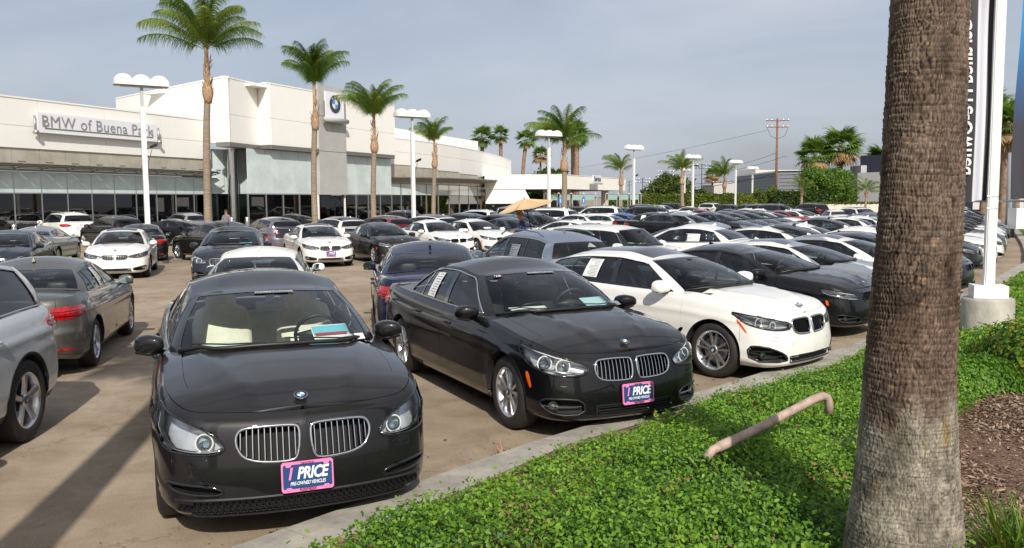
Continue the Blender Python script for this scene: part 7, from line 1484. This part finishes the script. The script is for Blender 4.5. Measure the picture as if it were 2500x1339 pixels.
def person(x, y, yaw, label, shirt, trousers, hair, hat=None, fwd=.25):
    r = empty('person', (x, y, 0), yaw, label=label, cat='person'); f = fwd
    J = [(0, 0, .95), (.02, 0, 1.15), (.06 * f * 4, 0, 1.40), (.09 * f * 4, 0, 1.50), (.11 * f * 4, 0, 1.60), (.13 * f * 4, 0, 1.72),
         (0, .10, .90), (.02, .11, .50), (-.02, .11, .08), (.12, .12, .03), (0, -.10, .90), (.03, -.11, .50), (-.02, -.11, .08), (.12, -.12, .03),
         (.05 * f * 4, .19, 1.40), (.12, .25, 1.12), (.38, .20, 1.08), (.47, .17, 1.08), (.05 * f * 4, -.19, 1.40), (.10, -.25, 1.12), (.36, -.20, 1.06), (.45, -.17, 1.06)]
    E = [(0, 1), (1, 2), (2, 3), (3, 4), (4, 5), (0, 6), (6, 7), (7, 8), (8, 9), (0, 10), (10, 11), (11, 12), (12, 13), (2, 14), (14, 15), (15, 16), (16, 17), (2, 18), (18, 19), (19, 20), (20, 21)]
    rad = [(.16, .13), (.15, .12), (.17, .12), .06, (.085, .10), (.08, .09), .09, .065, .05, .04, .09, .065, .05, .04, .075, .05, .038, .04, .075, .05, .038, .04]
    o = skin_obj('body', J, E, rad, [M_skin, shirt, trousers], r); hx = .12 * f * 4
    for p in o.data.polygons:
        c = p.center; p.material_index = 2 if c.z < .98 else (1 if c.z < 1.47 and c.x < .30 else 0)
    # face
    b = MB()
    for s_ in (-1, 1): b.lathe([(.013, 0), (.010, .008), (0.001, .012)], 8, c=(hx + .088, s_ * .032, 1.675), M=Matrix.Rotation(R(90), 3, 'Y'), close=False)
    b.build('eyes', M_black, o); b = MB(); b.tube([(hx + .085, 0, 1.69), (hx + .115, 0, 1.645), (hx + .09, 0, 1.635)], [.008, .016, .012], 6); b.build('nose', M_skin, o, True); b = MB(); b.tube([(hx + .088, -.025, 1.605), (hx + .096, 0, 1.603), (hx + .088, .025, 1.605)], .006, 5); b.build('mouth', mat('lips', (.28, .10, .08), .5), o)
    for s_ in (-1, 1): b = MB(); b.tube([(hx, s_ * .086, 1.70), (hx - .015, s_ * .10, 1.67), (hx, s_ * .086, 1.635)], .012, 6); b.build('ear', M_skin, o, True)
    for s_, (wx, wz) in ((1, (.47, 1.08)), (-1, (.45, 1.06))):
        for k in range(4): b = MB(); y0 = s_ * .17 + (k - 1.5) * .019; b.tube([(wx + .01, y0, wz), (wx + .055, y0, wz - .008), (wx + .08 - abs(k - 1.3) * .006, y0, wz - .03)], [.010, .009, .007], 6); b.build('finger', M_skin, o, True)
        b = MB(); b.tube([(wx - .02, s_ * .14, wz), (wx + .02, s_ * .125, wz - .015), (wx + .045, s_ * .13, wz - .03)], [.011, .010, .008], 6); b.build('thumb', M_skin, o, True)
    b = MB(); b.lathe([(.098, 0), (.105, .03), (.098, .075), (.06, .115), (.0, .125)], 16, c=(hx - .015, 0, 1.675), close=False); b.build('hair', hair, o, True)
    if hat:
        h = empty('straw_hat', (x + (hx) * math.cos(yaw), y + hx * math.sin(yaw), 1.72), yaw, label='wide brimmed straw hat on the head of the man under the umbrella', cat='hat'); b = MB(); b.lathe([(.23, -.02), (.225, .0), (.11, .015), (.105, .10), (.085, .15), (.03, .16), (.0, .155)], 22, close=False); b.build('crown', hat, h, True); b = MB(); b.lathe([(.109, .016), (.108, .045)], 20, close=False); b.build('band', mat('hat_band', (.20, .10, .04), .7), h, True)
    return r
person(.44, 30.3, R(170), 'man in a dark blue long sleeved shirt and straw hat working under the beige umbrella', mat('navy_shirt', (.015, .03, .10), .8), mat('dark_trousers', (.03, .03, .035), .8), mat('dark_hair', (.02, .014, .01), .7), mat('straw', (.42, .24, .10), .8), fwd=.3)
person(at(556, 50), 50.0, R(-100), 'dark haired person in a grey plaid shirt walking beside the round steel column', mat('plaid_shirt', (.20, .18, .20), .8, noise=.5, nscale=20), mat('dark_trousers', (.03, .03, .035)), mat('dark_hair2', (.06, .025, .02), .7), fwd=.15)
CARS = [
    ('f01', -2.23, 7.5, -68.2, 'carbon', 'dark grey saloon nearest the viewer with beige seats and a pink framed plate', 'cars lined up along the kerb'),
    ('f10', 0.08, 9.62, -63.6, 'black', 'glossy black saloon with a pink 15 on the windscreen beside the white fastback', 'cars lined up along the kerb'),
    ('f34', 2.1, 11.75, -47.8, 'white', 'white fastback with black side vent and paper sheet on its rear door glass', 'cars lined up along the kerb'),
    ('x5', -5.21, 6.0, -84, 'silverwhite', 'pearl white SUV cut off by the left edge, rear wheel in view', 'parked cars of the lot'),
    ('f30', -6.8, 12.26, 105.7, 'bronze', 'bronze grey saloon seen from behind with a paper strip in the rear door window', 'parked cars of the lot'),
    ('f30', -12.08, 25.99, -71, 'white', 'white saloon with tan seats facing the viewer behind the bronze saloon', 'parked cars of the lot'),
    ('f30', -14.81, 24.69, -72, 'navygrey', 'dark navy saloon facing forward at the left edge behind the bronze saloon', 'parked cars of the lot'),
    ('f32', -17.47, 31.2, 104, 'silver', 'silver coupe seen from behind between the navy saloon and the white saloon', 'parked cars of the lot'),
    ('x5', -25.58, 48.0, 136, 'white', 'white SUV seen from behind parked before the showroom at far left', 'parked cars of the lot'),
    ('x1', -20.5, 43.0, 140, 'black', 'black hatchback behind the foot of the first lamp post', 'parked cars of the lot'),
    ('x1', -21.18, 54.0, 138, 'silver', 'silver SUV seen from behind left of the tallest palm', 'parked cars of the lot'),
    ('f32', -17.34, 43.79, -14, 'black', 'black coupe side on behind the white saloon with tan seats', 'parked cars of the lot'),
    ('f30', -14.01, 31.77, 112, 'carbon', 'dark grey saloon whose red tail lamp shows over the white saloon with tan seats', 'parked cars of the lot'),
    ('f10', -11.19, 31.9, 136, 'brown', 'brown black saloon with a light blue door mirror, grass beside its wheels', 'parked cars of the lot'),
    ('f10', -7.94, 23.92, -77, 'navygrey', 'navy grey saloon facing forward with a leaflet on its dashboard', 'parked cars of the lot'),
    ('i3', -10.45, 36.47, 128, 'grey_i', 'two-tone lavender grey and black hatchback seen from behind, leftmost of its kind', 'parked cars of the lot'),
    ('f30', -4.35, 14.61, 102, 'white', 'white saloon with only roof and rear window showing behind the nearest car', 'parked cars of the lot'),
    ('f30', -6.96, 29.92, -65, 'white', 'white saloon facing forward with a pink framed plate in the second row', 'parked cars of the lot'),
    ('f30', -4.81, 31.07, -61, 'carbon', 'charcoal saloon with a paper strip in its side window in the second row', 'parked cars of the lot'),
    ('f30', -3.2, 34.71, -58, 'white', 'white saloon with beige seats right of the charcoal saloon in the second row', 'parked cars of the lot'),
    ('f30', -1.53, 35.75, -55, 'white', 'white saloon with a sales board on its windscreen in the second row', 'parked cars of the lot'),
    ('f30', 0.01, 38.84, -52, 'navygrey', 'dark blue saloon behind the man in the straw hat', 'parked cars of the lot'),
    ('i3', -7.63, 36.29, 130, 'white', 'white and black hatchback seen from behind, second of its kind from the left', 'parked cars of the lot'),
    ('i3', -6.08, 38.76, 133, 'red', 'dark red and black hatchback seen from behind before the third palm', 'parked cars of the lot'),
    ('i3', -4.14, 40.22, 136, 'white', 'white and black hatchback seen from behind below the fourth palm', 'parked cars of the lot'),
    ('i3', -2.87, 45.19, 138, 'black', 'black hatchback seen from behind right of the fourth palm', 'parked cars of the lot'),
    ('i3', -0.89, 41.22, 140, 'navygrey', 'dark hatchback seen from behind in front of the silver pickup', 'parked cars of the lot'),
    ('x1', -2.85, 60.0, 150, 'white', 'white estate car below the curved canopy of the right wing', 'parked cars of the lot'),
    ('f32', -15.57, 61.0, -14, 'carbon', 'dark grey coupe side on before the tower glass', 'parked cars of the lot'),
    ('x1', -7.09, 58.0, -40, 'black', 'dark hatchback before the showroom between second lamp and tower', 'parked cars of the lot'),
    ('x5', 1.83, 52.0, 152, 'white', 'white SUV seen from behind below the right tip of the umbrella', 'parked cars of the lot'),
    ('x1', 1.28, 42.51, -42, 'black', 'black SUV nose on right of the silver pickup', 'parked cars of the lot'),
    ('f36', 2.21, 35.77, 142, 'white', 'white coupe with its dark side glass behind the boxy white car', 'parked cars of the lot'),
    ('f30', 3.58, 48.87, 148, 'white', 'white saloon behind the white coupe, its rear window facing right', 'parked cars of the lot'),
    ('f30', 4.93, 48.2, 148, 'white', 'white coupe like saloon between the white saloon and the black saloon', 'parked cars of the lot'),
    ('x5', 6.47, 66.23, 156, 'white', 'white SUV with red tail lamp before the glass screen', 'parked cars of the lot'),
    ('f30', 6.33, 50.86, 146, 'blue', 'bright blue saloon roof showing between white saloon and black saloon', 'parked cars of the lot'),
    ('x5', 9.28, 62.0, 148, 'black', 'black SUV just right of the fourth lamp post', 'parked cars of the lot'),
    ('x1', 5.56, 89.08, 150, 'black', 'dark hatchback behind the glass screen posts, left one', 'parked cars of the lot'),
    ('x1', 6.08, 81.82, 150, 'carbon', 'dark grey hatchback behind the glass screen posts, right one', 'parked cars of the lot'),
    ('x1', 8.7, 73.36, 150, 'navygrey', 'dark blue hatchback left of the fourth lamp post', 'parked cars of the lot'),
    ('f10', 8.01, 45.72, -36, 'black', 'black saloon side on with a white sheet in its rear side window', 'parked cars of the lot'),
    ('f10', 8.41, 44.0, -38, 'carbon', 'dark grey saloon with chrome window line next to the black saloon side on', 'parked cars of the lot'),
    ('f10', 9.08, 43.67, -38, 'silver', 'silver saloon third along the middle row', 'parked cars of the lot'),
    ('f30', 10.55, 46.87, -38, 'white', 'white saloon with white mirror fourth along the middle row', 'parked cars of the lot'),
    ('f10', 11.08, 45.71, -38, 'navygrey', 'navy saloon with bright lamps fifth along the middle row', 'parked cars of the lot'),
    ('f10', 12.53, 48.37, -38, 'navygrey', 'navy saloon sixth along the middle row, left of the black pair', 'parked cars of the lot'),
    ('f10', 13.69, 49.6, -38, 'black', 'black saloon with a green sheet in its window, left of the black pair', 'parked cars of the lot'),
    ('f10', 14.87, 50.92, -38, 'black', 'black saloon right one of the black pair in the middle row', 'parked cars of the lot'),
    ('f32', 16.85, 54.55, -38, 'white', 'white coupe with a large green sheet in its window', 'parked cars of the lot'),
    ('f32', 19.21, 59.0, -38, 'red', 'red coupe parked in the middle row', 'parked cars of the lot'),
    ('f30', 20.07, 59.2, -40, 'white', 'white saloon behind the red coupe', 'parked cars of the lot'),
    ('f30', 21.56, 62.65, -40, 'white', 'white saloon furthest right of the middle row before the dark SUV', 'parked cars of the lot'),
    ('f30', 9.1, 53.12, 148, 'white', 'white saloon roof behind the dark grey saloon of the middle row', 'parked cars of the lot'),
    ('f30', 11.89, 59.42, 148, 'white', 'white saloon roof behind the silver saloon of the middle row', 'parked cars of the lot'),
    ('f30', 14.23, 64.98, 148, 'red', 'dark red saloon roof below the airy palm', 'parked cars of the lot'),
    ('f30', 26.57, 110.0, 148, 'black', 'black saloon roof between two palms in the row behind', 'parked cars of the lot'),
    ('f30', 16.82, 66.32, 148, 'navygrey', 'navy saloon roof below the palm right of the fifth lamp', 'parked cars of the lot'),
    ('f30', 19.68, 71.48, 148, 'white', 'white saloon roof right of the sixth lamp post', 'parked cars of the lot'),
    ('f30', 19.55, 67.7, 148, 'white', 'white saloon roof behind the black pair', 'parked cars of the lot'),
    ('x5', 14.21, 87.17, -40, 'carbon', 'grey SUV in the far row against the hedge, leftmost', 'parked cars of the lot'),
    ('x1', 17.82, 98.36, -40, 'white', 'white hatchback in the far row against the hedge', 'parked cars of the lot'),
    ('x5', 22.79, 117.7, -50, 'black', 'black SUV facing forward in the far row left of the airy palm', 'parked cars of the lot'),
    ('f30', 20.83, 100.0, 150, 'white', 'white saloon in the far row right of the airy palm', 'parked cars of the lot'),
    ('f30', 17.99, 82.65, -30, 'olive', 'dark green saloon before the far row right of the airy palm', 'parked cars of the lot'),
    ('x5', 26.57, 110.0, -60, 'white', 'white SUV facing forward in the far row', 'parked cars of the lot'),
    ('x1', 27.52, 105.0, -60, 'carbon', 'dark grey hatchback in the far row right of the white SUV', 'parked cars of the lot'),
    ('x1', 28.03, 98.0, -60, 'black', 'black hatchback low in the far row by the seventh lamp', 'parked cars of the lot'),
    ('x5', 23.76, 78.0, -60, 'grey', 'grey boxy SUV facing forward below the utility pole', 'parked cars of the lot'),
    ('x5', 24.27, 76.0, -60, 'carbon', 'dark grey SUV right of the grey boxy SUV', 'parked cars of the lot'),
    ('x5', 30.9, 88.0, 118, 'carbon', 'dark SUV seen from behind with red lamp left of the cream wall', 'parked cars of the lot'),
    ('x1', 33.29, 92.0, -60, 'white', 'white SUV beside the dark SUV at the cream wall', 'parked cars of the lot'),
    ('f30', 22.68, 59.06, 88, 'white', 'white saloon seen from behind standing alone before the cream wall', 'parked cars of the lot'),
    ('x1', 23.87, 57.31, -80, 'white', 'white SUV facing forward by the slender palm', 'parked cars of the lot'),
    ('f30', 25.04, 60.28, 84, 'grey', 'grey saloon seen from behind beside the slender palm', 'parked cars of the lot'),
    ('f10', 17.61, 42.3, 150, 'navygrey', 'dark navy saloon roof left of the big trunk, upper one', 'parked cars of the lot'),
    ('f10', 15.83, 37.91, 150, 'navygrey', 'dark navy saloon roof left of the big trunk, lower one', 'parked cars of the lot'),
    ('f30', 14.97, 37.12, 148, 'white', 'white saloon roof near the big trunk in the row turned away', 'parked cars of the lot'),
    ('f30', 13.89, 36.05, 148, 'white', 'white saloon roof left of the pair near the big trunk', 'parked cars of the lot'),
    ('f30', 12.1, 34.02, 148, 'black', 'black saloon with rear window facing right in the row turned away', 'parked cars of the lot'),
    ('f30', 30.9, 88.0, 148, 'silver', 'silver saloon in the row turned away', 'parked cars of the lot'),
    ('f30', 8.85, 27.37, 147, 'white', 'white saloon between silver and black saloons in the row turned away', 'parked cars of the lot'),
    ('f30', 7.84, 25.46, 146, 'black', 'black saloon in the row turned away left of the white saloon', 'parked cars of the lot'),
    ('f32', 7.17, 25.4, 145, 'white', 'white coupe in the row turned away right of the large white saloon', 'parked cars of the lot'),
    ('f10', 4.88, 23.51, 144, 'white', 'large white saloon with a sales card in its rear side window', 'parked cars of the lot'),
    ('boxy', 2.59, 21.05, -42, 'white', 'boxy white car with dark pillars and upright windscreen', 'parked cars of the lot'),
    ('x1', 0.43, 17.18, 117, 'silverblue', 'silver blue SUV seen from behind with a sales card in its side window', 'parked cars of the lot'),
    ('f10', -1.48, 14.49, 100, 'blueblack', 'deep blue saloon seen from behind with a red tail lamp', 'parked cars of the lot'),
    ('f36', 4.15, 14.67, -43, 'black', 'black four-door coupe right of the white fastback along the kerb', 'cars lined up along the kerb'),
    ('f36', 5.48, 16.39, -42, 'white', 'white four-door coupe with a large window sheet along the kerb', 'cars lined up along the kerb'),
    ('f36', 7.23, 18.33, -40, 'white', 'second white four-door coupe along the kerb, just left of the big trunk', 'cars lined up along the kerb'),
    ('f36', 8.5, 19.83, -39, 'black', 'black car half hidden by the big trunk along the kerb', 'cars lined up along the kerb'),
    ('f30', 9.72, 22.5, -37.8, 'white', 'white saloon whose nose shows low between the trunk and the white pole', 'cars lined up along the kerb'),
    ('f30', 11.44, 24.73, -37.1, 'black', 'black saloon with its lamp beside the white pole', 'cars lined up along the kerb'),
    ('f36', 13.16, 27.0, -37.1, 'white', 'white coupe with its nose just right of the white pole', 'cars lined up along the kerb'),
    ('f30', 14.62, 29.12, -31.4, 'white', 'white saloon second nose beyond the white pole', 'cars lined up along the kerb'),
    ('f30', 16.11, 31.56, -31.4, 'black', 'black saloon third nose beyond the white pole', 'cars lined up along the kerb'),
    ('f36', 17.56, 33.96, -30.5, 'white', 'white saloon with bright headlamps fourth nose beyond the pole', 'cars lined up along the kerb'),
    ('f30', 19.01, 36.41, -30.5, 'white', 'white saloon fifth nose beyond the pole', 'cars lined up along the kerb'),
    ('f30', 20.44, 38.84, -30.0, 'carbon', 'dark grey saloon sixth nose beyond the pole', 'cars lined up along the kerb'),
    ('f10', 21.85, 41.31, -29.7, 'carbon', 'dark grey saloon seventh nose beyond the pole', 'cars lined up along the kerb'),
    ('f30', 23.27, 43.78, -29.7, 'silver', 'silver saloon near the far end of the kerb row', 'cars lined up along the kerb'),
    ('f32', 24.68, 46.26, -29.7, 'white', 'white coupe with a window sheet near the far end of the kerb row', 'cars lined up along the kerb'),
    ('f30', 26.09, 48.73, -29.7, 'blue', 'bright blue car near the far end of the kerb row', 'cars lined up along the kerb'),
    ('f30', 27.49, 51.19, -29.3, 'white', 'white saloon at the far end of the kerb row', 'cars lined up along the kerb'),
    ('x1', 28.88, 53.68, -29.3, 'silver', 'silver hatchback last of the kerb row', 'cars lined up along the kerb'),
]
# ================================================================ the cars of the lot
PAINTS = {'carbon': ((.011, .0105, .012), .30), 'black': ((.0025, .0025, .0035), .0), 'white': ((.76, .745, .70), .0), 'silverwhite': ((.60, .62, .64), .25), 'bronze': ((.165, .155, .135), .75), 'navygrey': ((.025, .030, .045), .45), 'silver': ((.42, .44, .46), .75),
    'brown': ((.035, .028, .022), .5), 'grey_i': ((.22, .20, .24), .5), 'red': ((.30, .012, .015), .2), 'blue': ((.01, .10, .42), .35), 'olive': ((.05, .06, .045), .4), 'grey': ((.16, .16, .15), .4), 'silverblue': ((.46, .51, .57), .6), 'blueblack': ((.008, .014, .055), .45)}
PROTO = {}
CARBY = {}
names_ = {'f10': 'saloon_car', 'f01': 'saloon_car', 'f34': 'fastback_car', 'f30': 'saloon_car', 'f32': 'coupe_car', 'f36': 'coupe_car', 'x5': 'suv_car', 'x1': 'suv_car', 'i3': 'hatchback_car', 'boxy': 'hatchback_car'}
cats_ = {'saloon_car': 'car', 'fastback_car': 'car', 'coupe_car': 'car', 'suv_car': 'SUV', 'hatchback_car': 'car'}
SEATV = {'f30': M_seatk}
for i, (k, x, y, yaw, c, lab, grp) in enumerate(CARS):
    tan = (i == 5); kk = 'f30s' if k == 'f30' and (i in (5, 17) or i % 3 == 0) else k; key = kk + ('t' if tan else '')
    if key not in PROTO:
        root = empty(names_[k], (0, 0, 0)); sp = dict(SP[kk])
        if tan: sp['seat'] = M_seatt
        cobj = Car(sp); cobj.build(root); PROTO[key] = (root, cobj)
        root.scale = {'f01': (1.025, .985, 1.045), 'f10': (1.02, 1.02, 1.03)}.get(k, (1, 1, 1))
    else: root = copy_tree(PROTO[key][0])
    root.location = (x, y, 0.007); root.rotation_euler = (0, 0, R(yaw)); root['label'] = lab; root['category'] = cats_[names_[k]]; root['group'] = grp
    rgb, mtl = PAINTS[c]; j = .94 + .12 * ((i * 37) % 11) / 11; rgb = tuple(v * j for v in rgb); paint_car(root, rgb, mtl); CARBY[i] = (root, PROTO[key][1])
# ---- plates with the pink frame
def rbox(w_, h_, r, n=4):
    return [(sx * (w_ / 2 - r) + r * math.cos(a), sy * (h_ / 2 - r) + r * math.sin(a)) for sx, sy, a0 in ((1, 1, 0), (-1, 1, 90), (-1, -1, 180), (1, -1, 270)) for a in [R(a0 + 90 * q / n) for q in range(n + 1)]]
def price_plate(root, c, n, wf=.33, hf=.182, sub=True):
    ax = Vector(n).normalized(); ux = Vector((0, 0, 1)).cross(ax).normalized(); uy = ax.cross(ux); c = Vector(c)
    def slab(name, w_, h_, r, o0, o1, m, par, dx=0, dy=0):
        P = rbox(w_, h_, r); k = len(P); V = [c + ux * (x + dx) + uy * (y + dy) + ax * o for o in (o0, o1) for x, y in P]; F = [tuple(range(k, 2 * k))] + [(q, (q + 1) % k, k + (q + 1) % k, k + q) for q in range(k)]; return meshobj(name, V, F, m, par, False)
    fr = slab('plate_frame', wf, hf, .018, .0, .014, M_pink, root); pl = slab('plate', wf * .94, hf * .80, .012, .014, .0165, M_navy, fr, 0, .002)
    for sx in (-1, 1):
        for sy in (-1, 1): slab('frame_tab', .036, .018, .008, .0145, .018, M_pink, fr, sx * wf * .36, sy * hf * .39)
    for sx in (-1, 1): slab('screw', .010, .010, .005, .018, .0195, M_black, fr, sx * wf * .30, hf * .36)
    def tx(body, size, x, y, m, bold=.03, shear=.25, sp_=.95, wid=None):
        V, F = text_mesh(body, 1.0, bold=bold, shear=shear, spacing=sp_); k = size; sxx = k if wid is None else wid / (V[:, 0].max() - V[:, 0].min()); P = [c + ux * (x + v[0] * sxx) + uy * (y + v[1] * k) + ax * .0185 for v in V]; meshobj('lettering', P, F, m, fr, False)
    tx('1', .100, -wf * .345, .018, M_pink, bold=.03, wid=.030); tx('PRICE', .098, .028, .018, M_white, bold=.035, wid=.205)
    if sub: tx('PRE-OWNED VEHICLES', .030, .0, -.040, M_white, bold=.02, wid=.225); tx('DRIVE PINK', .022, 0, hf * .43, M_black, bold=.01, shear=0, wid=.085); tx('AutoNation', .032, 0, -hf * .425, M_black, bold=.01, shear=0, wid=.11)
for i, z, dx in ((0, .415, .012), (1, .405, .012), (17, .46, .012)):
    root, cb = CARBY[i]; P, n = cb.skin(0.0, z, dx, -1); price_plate(root, P, (1, 0, .10), sub=True)
P, n = CARBY[4][1].skin(CARBY[4][1].L, .62, .012, -1); 
# ---- sheets of paper, stickers and leaflets on the glass
def gsheet(i, q0, q1, t0, t1, m, name='paper_sheet', side=-1, off=.006, body=None, tcol=None, lines=0):
    root, cb = CARBY[i]; nq, nt = 6, 6; V = []; 
    for t in np.linspace(t0, t1, nt):
        P, _ = cb.gsurf(np.linspace(q0, q1, nq), np.full(nq, t), np.full(nq, off), side); V += list(P)
    F = [(a * nq + b, a * nq + b + 1, (a + 1) * nq + b + 1, (a + 1) * nq + b) for a in range(nt - 1) for b in range(nq - 1)]
    if side > 0: F = [tuple(reversed(f)) for f in F]
    o = meshobj(name, V, F, m, root, False)
    if lines:
        b = MB(); rl = random.Random(i)
        for k in range(lines):
            t = t1 - (t1 - t0) * (k + .8) / (lines + .6); a, c = q0 + (q1 - q0) * .12, q0 + (q1 - q0) * rl.uniform(.5, .9); dt = (t1 - t0) * .25 / lines; P, _ = cb.gsurf(np.array([a, c, c, a]), np.array([t, t, t + dt, t + dt]), np.full(4, off + .0015), side); b.add(list(P), [(0, 1, 2, 3)])
        b.build('printed_lines', mat('print_grey', (.22, .22, .24), .7), o)
    return o
def gtext(i, body, qc, wq, tc_, ht, m, side=-1, off=.009, bold=.03, parent=None, flip=False):
    root, cb = CARBY[i]; V, F = text_mesh(body, 1.0, bold=bold); w_ = V[:, 0].max() - V[:, 0].min(); P = []
    # viewer looks at the windscreen from the front: his right is the car's left (+y)
    for v in V:
        q = qc + v[0] / w_ * wq; s_ = 1 if q >= 0 else -1; p, _ = cb.gsurf(abs(q), tc_ + v[1] * ht, off, s_); P.append(p)
    return meshobj('lettering', P, F, m, parent or root, False)
def wsign(i, qc, wq, t0, t1, m, name, off=.006, n=14):
    root, cb = CARBY[i]; V = []
    for t in (t0, (t0 + t1) / 2, t1):
        for q in np.linspace(qc - wq / 2, qc + wq / 2, n): p, _ = cb.gsurf(abs(q), t, off, 1 if q >= 0 else -1); V.append(p)
    return meshobj(name, V, [(a * n + b, a * n + b + 1, (a + 1) * n + b + 1, (a + 1) * n + b) for a in (0, 1) for b in range(n - 1)], m, root, False)
for i, qc, wq, t0, t1 in ((0, .04, .36, .885, .93), (1, .05, .36, .885, .93)):
    o = wsign(i, qc, wq, t0, t1, M_black, 'windscreen_banner'); b = wsign(i, qc, wq - .012, t0 + .004, t1 - .004, M_white, 'banner_border', .0075); b.parent = o; KIDS.setdefault(o.name, []).append(b); b = wsign(i, qc, wq - .02, t0 + .008, t1 - .008, M_black, 'banner_field', .009); b.parent = o
    gtext(i, 'Certified Pre-Owned', qc, wq * .86, (t0 + t1) / 2, .032, M_white, off=.0105, parent=o)
    for e in (-1, 1):
        for k in range(3): s = wsign(i, qc + e * wq * .46, .014, t0 + .010 + k * .009, t0 + .014 + k * .009, M_white, 'banner_mark', .0105, 3); s.parent = o
o = wsign(1, -.52, .11, .845, .925, M_black, 'year_sticker'); gtext(1, "'15", -.52, .085, .885, .062, mat('pink_white', (.90, .55, .70), .5), bold=.06, parent=o)
for i in (17, 18, 20): o = wsign(i, -.50, .10, .86, .92, M_black, 'year_sticker'); gtext(i, "'15", -.50, .085, .89, .06, mat('pink_white', (.90, .55, .70), .5), bold=.06, parent=o)
wsign(20, -.12, .36, .06, .20, M_paper, 'sales_board', .012); wsign(20, -.27, .06, .06, .20, M_black, 'sales_board_edge', .0135)
def side_q(i, x):
    cb = CARBY[i][1]; k = int(np.argmin(np.abs(cb.gxb - x))); return float(cb.gQ[k])
for i, x, w_, t0, t1, sd, m, ln in ((1, -.62, .22, .10, .80, -1, M_paper, 9), (2, -.70, .26, .18, .82, -1, M_paper, 12), (4, -.55, .14, .10, .80, -1, M_paper, 7), (18, -.55, .2, .1, .75, -1, M_paper, 5), (19, -.6, .2, .1, .75, -1, M_paper, 5), (20, -.6, .2, .1, .75, -1, M_paper, 5),
    (42 - 1, -.55, .25, .2, .85, -1, M_paper, 0)):
    q = side_q(i, x); gsheet(i, q - w_ / 2, q + w_ / 2, t0, t1, m, side=sd, lines=ln)
for i, (k, x, y, yaw, c, lab, grp) in enumerate(CARS):
    if 'large window sheet' in lab or 'large green sheet' in lab or 'green sheet in its window' in lab or 'window sheet' in lab and 'far end' in lab: q = side_q(i, -.62 if k == 'f36' else .1); gsheet(i, q - .26, q + .26, .12, .82, M_paperg, 'window_sheet', side=-1, lines=7)
    if 'sales card' in lab: q = side_q(i, -.60); gsheet(i, q - .20, q + .20, .10, .60, M_paper, 'sales_card', side=1, lines=5); gsheet(i, q - .20, q - .15, .12, .58, M_black, 'card_edge', side=1, off=.008)
# leaflets on the dashboards
def leaflet(i, x, y, w_, d, m, rz, name='leaflet', tilt=28, parent=None, dz=0):
    root, cb = CARBY[i]; z = float(cb.zsh(0)) + .055 + dz; M = Matrix.Rotation(R(rz), 3, 'Z') @ Matrix.Rotation(R(tilt), 3, 'Y'); b = MB(); b.box((cb.sp['cowl'] + x, y, z), (d, w_, .004), M=M); return b.build(name, m, parent or root)
l0 = leaflet(0, -.30, .42, .30, .19, M_paper, 6, 'brochure', 30, dz=.03); leaflet(0, -.315, .42, .29, .10, mat('leaflet_blue', (.16, .50, .62), .6), 6, 'brochure_sky', 30, l0, .050); leaflet(0, -.27, .42, .26, .03, mat('leaflet_red', (.35, .05, .06), .6), 6, 'brochure_people', 30, l0, .025); leaflet(0, -.20, .60, .15, .07, M_white, 8, 'stock_tag', 30)
leaflet(0, -.24, -.40, .36, .08, M_paper, -5, 'price_sheet', 6); leaflet(1, -.26, -.38, .40, .12, M_paper, -4, 'price_sheet', 10); leaflet(1, -.28, .42, .30, .18, mat('leaflet_sky', (.45, .62, .68), .5), 5, 'brochure', 25, dz=.02); leaflet(1, -.22, .62, .14, .07, M_white, 8, 'stock_tag', 28); leaflet(14, -.25, .40, .32, .14, mat('leaflet_blue', (.16, .50, .62)), 5, 'brochure', 22); leaflet(5, -.2, .45, .16, .07, M_white, 0, 'stock_tag', 15); leaflet(6, -.2, .45, .16, .07, M_white, 0, 'stock_tag', 15)
# ---- silver pickup
def pickup():
    root = empty('pickup_truck', (at(1262, 47), 47.0, 0), R(-32), label='silver crew cab pickup truck left of the beige umbrella, facing right', cat='pickup truck'); sp = dict(SP['x5']); sp.update(xF=2.75, xR=-3.0, W=1.0, wb=3.6, r=.40, H=1.93, rim=.26, cowl=1.55, deck_end=-.75, doors=[1.15, .15, -.80], clad=False, dark_sill=False, emblem=False, rails=None, sunroof=None, tint=True,
        zs=[(2.8, 1.05), (2.75, 1.06), (2.5, 1.14), (2.0, 1.18), (1.5, 1.22), (1.0, 1.25), (0, 1.28), (-1, 1.32), (-2, 1.34), (-3.1, 1.33)], crown=[(2.8, 0), (2.5, .02), (1.8, .05), (1, .03), (-.8, .01), (-1.2, -.02), (-3.1, -.02)],
        gh=sedan_gh(1.55, 1.2, .15, -.55, -.70, -.78, 1.0, .85, -.86, -.95, q=.02, dy=.04), roofz=[(.9, 1.78), (.6, 1.80), (.2, 1.83), (-.3, 1.84), (-.75, 1.82), (-.9, 1.81)], headlight=[(.60, .92), (.58, 1.06), (.72, 1.09), (.88, 1.10), (('x', 2.30), 1.10), (('x', 2.32), .95), (.88, .92)], kidney=[(.0, .80), (.0, 1.04), (.12, 1.05), (.40, 1.05), (.54, 1.03), (.54, .84), (.40, .80), (.1, .79)],
        mirror=(.95, 1.08, 1.36), marker=[(2.25, .85), (2.20, .85), (2.2, .9), (2.25, .9)], tail=[(('r', .90), .95), (('r', .90), 1.22), (('r', .80), 1.22), (('r', .80), .95)], intake=[(.55, .45), (.55, .55), (.75, .58), (.85, .55), (.85, .46)], intake_c=[(-.3, .50), (.44, .50), (.44, .66), (-.3, .66)], rear_reflector=[(('r', .85), .5), (('r', .70), .5), (('r', .70), .53), (('r', .85), .53)], fog=None)
    sp = {a: b for a, b in sp.items() if b is not None}; Car(sp).build(root); paint_car(root, *PAINTS['silver'])
    b = MB(); b.box((-2.0, 0, 1.30), (1.9, 1.5, .03)); b.build('bed_floor', M_black, root); return root
pickup()
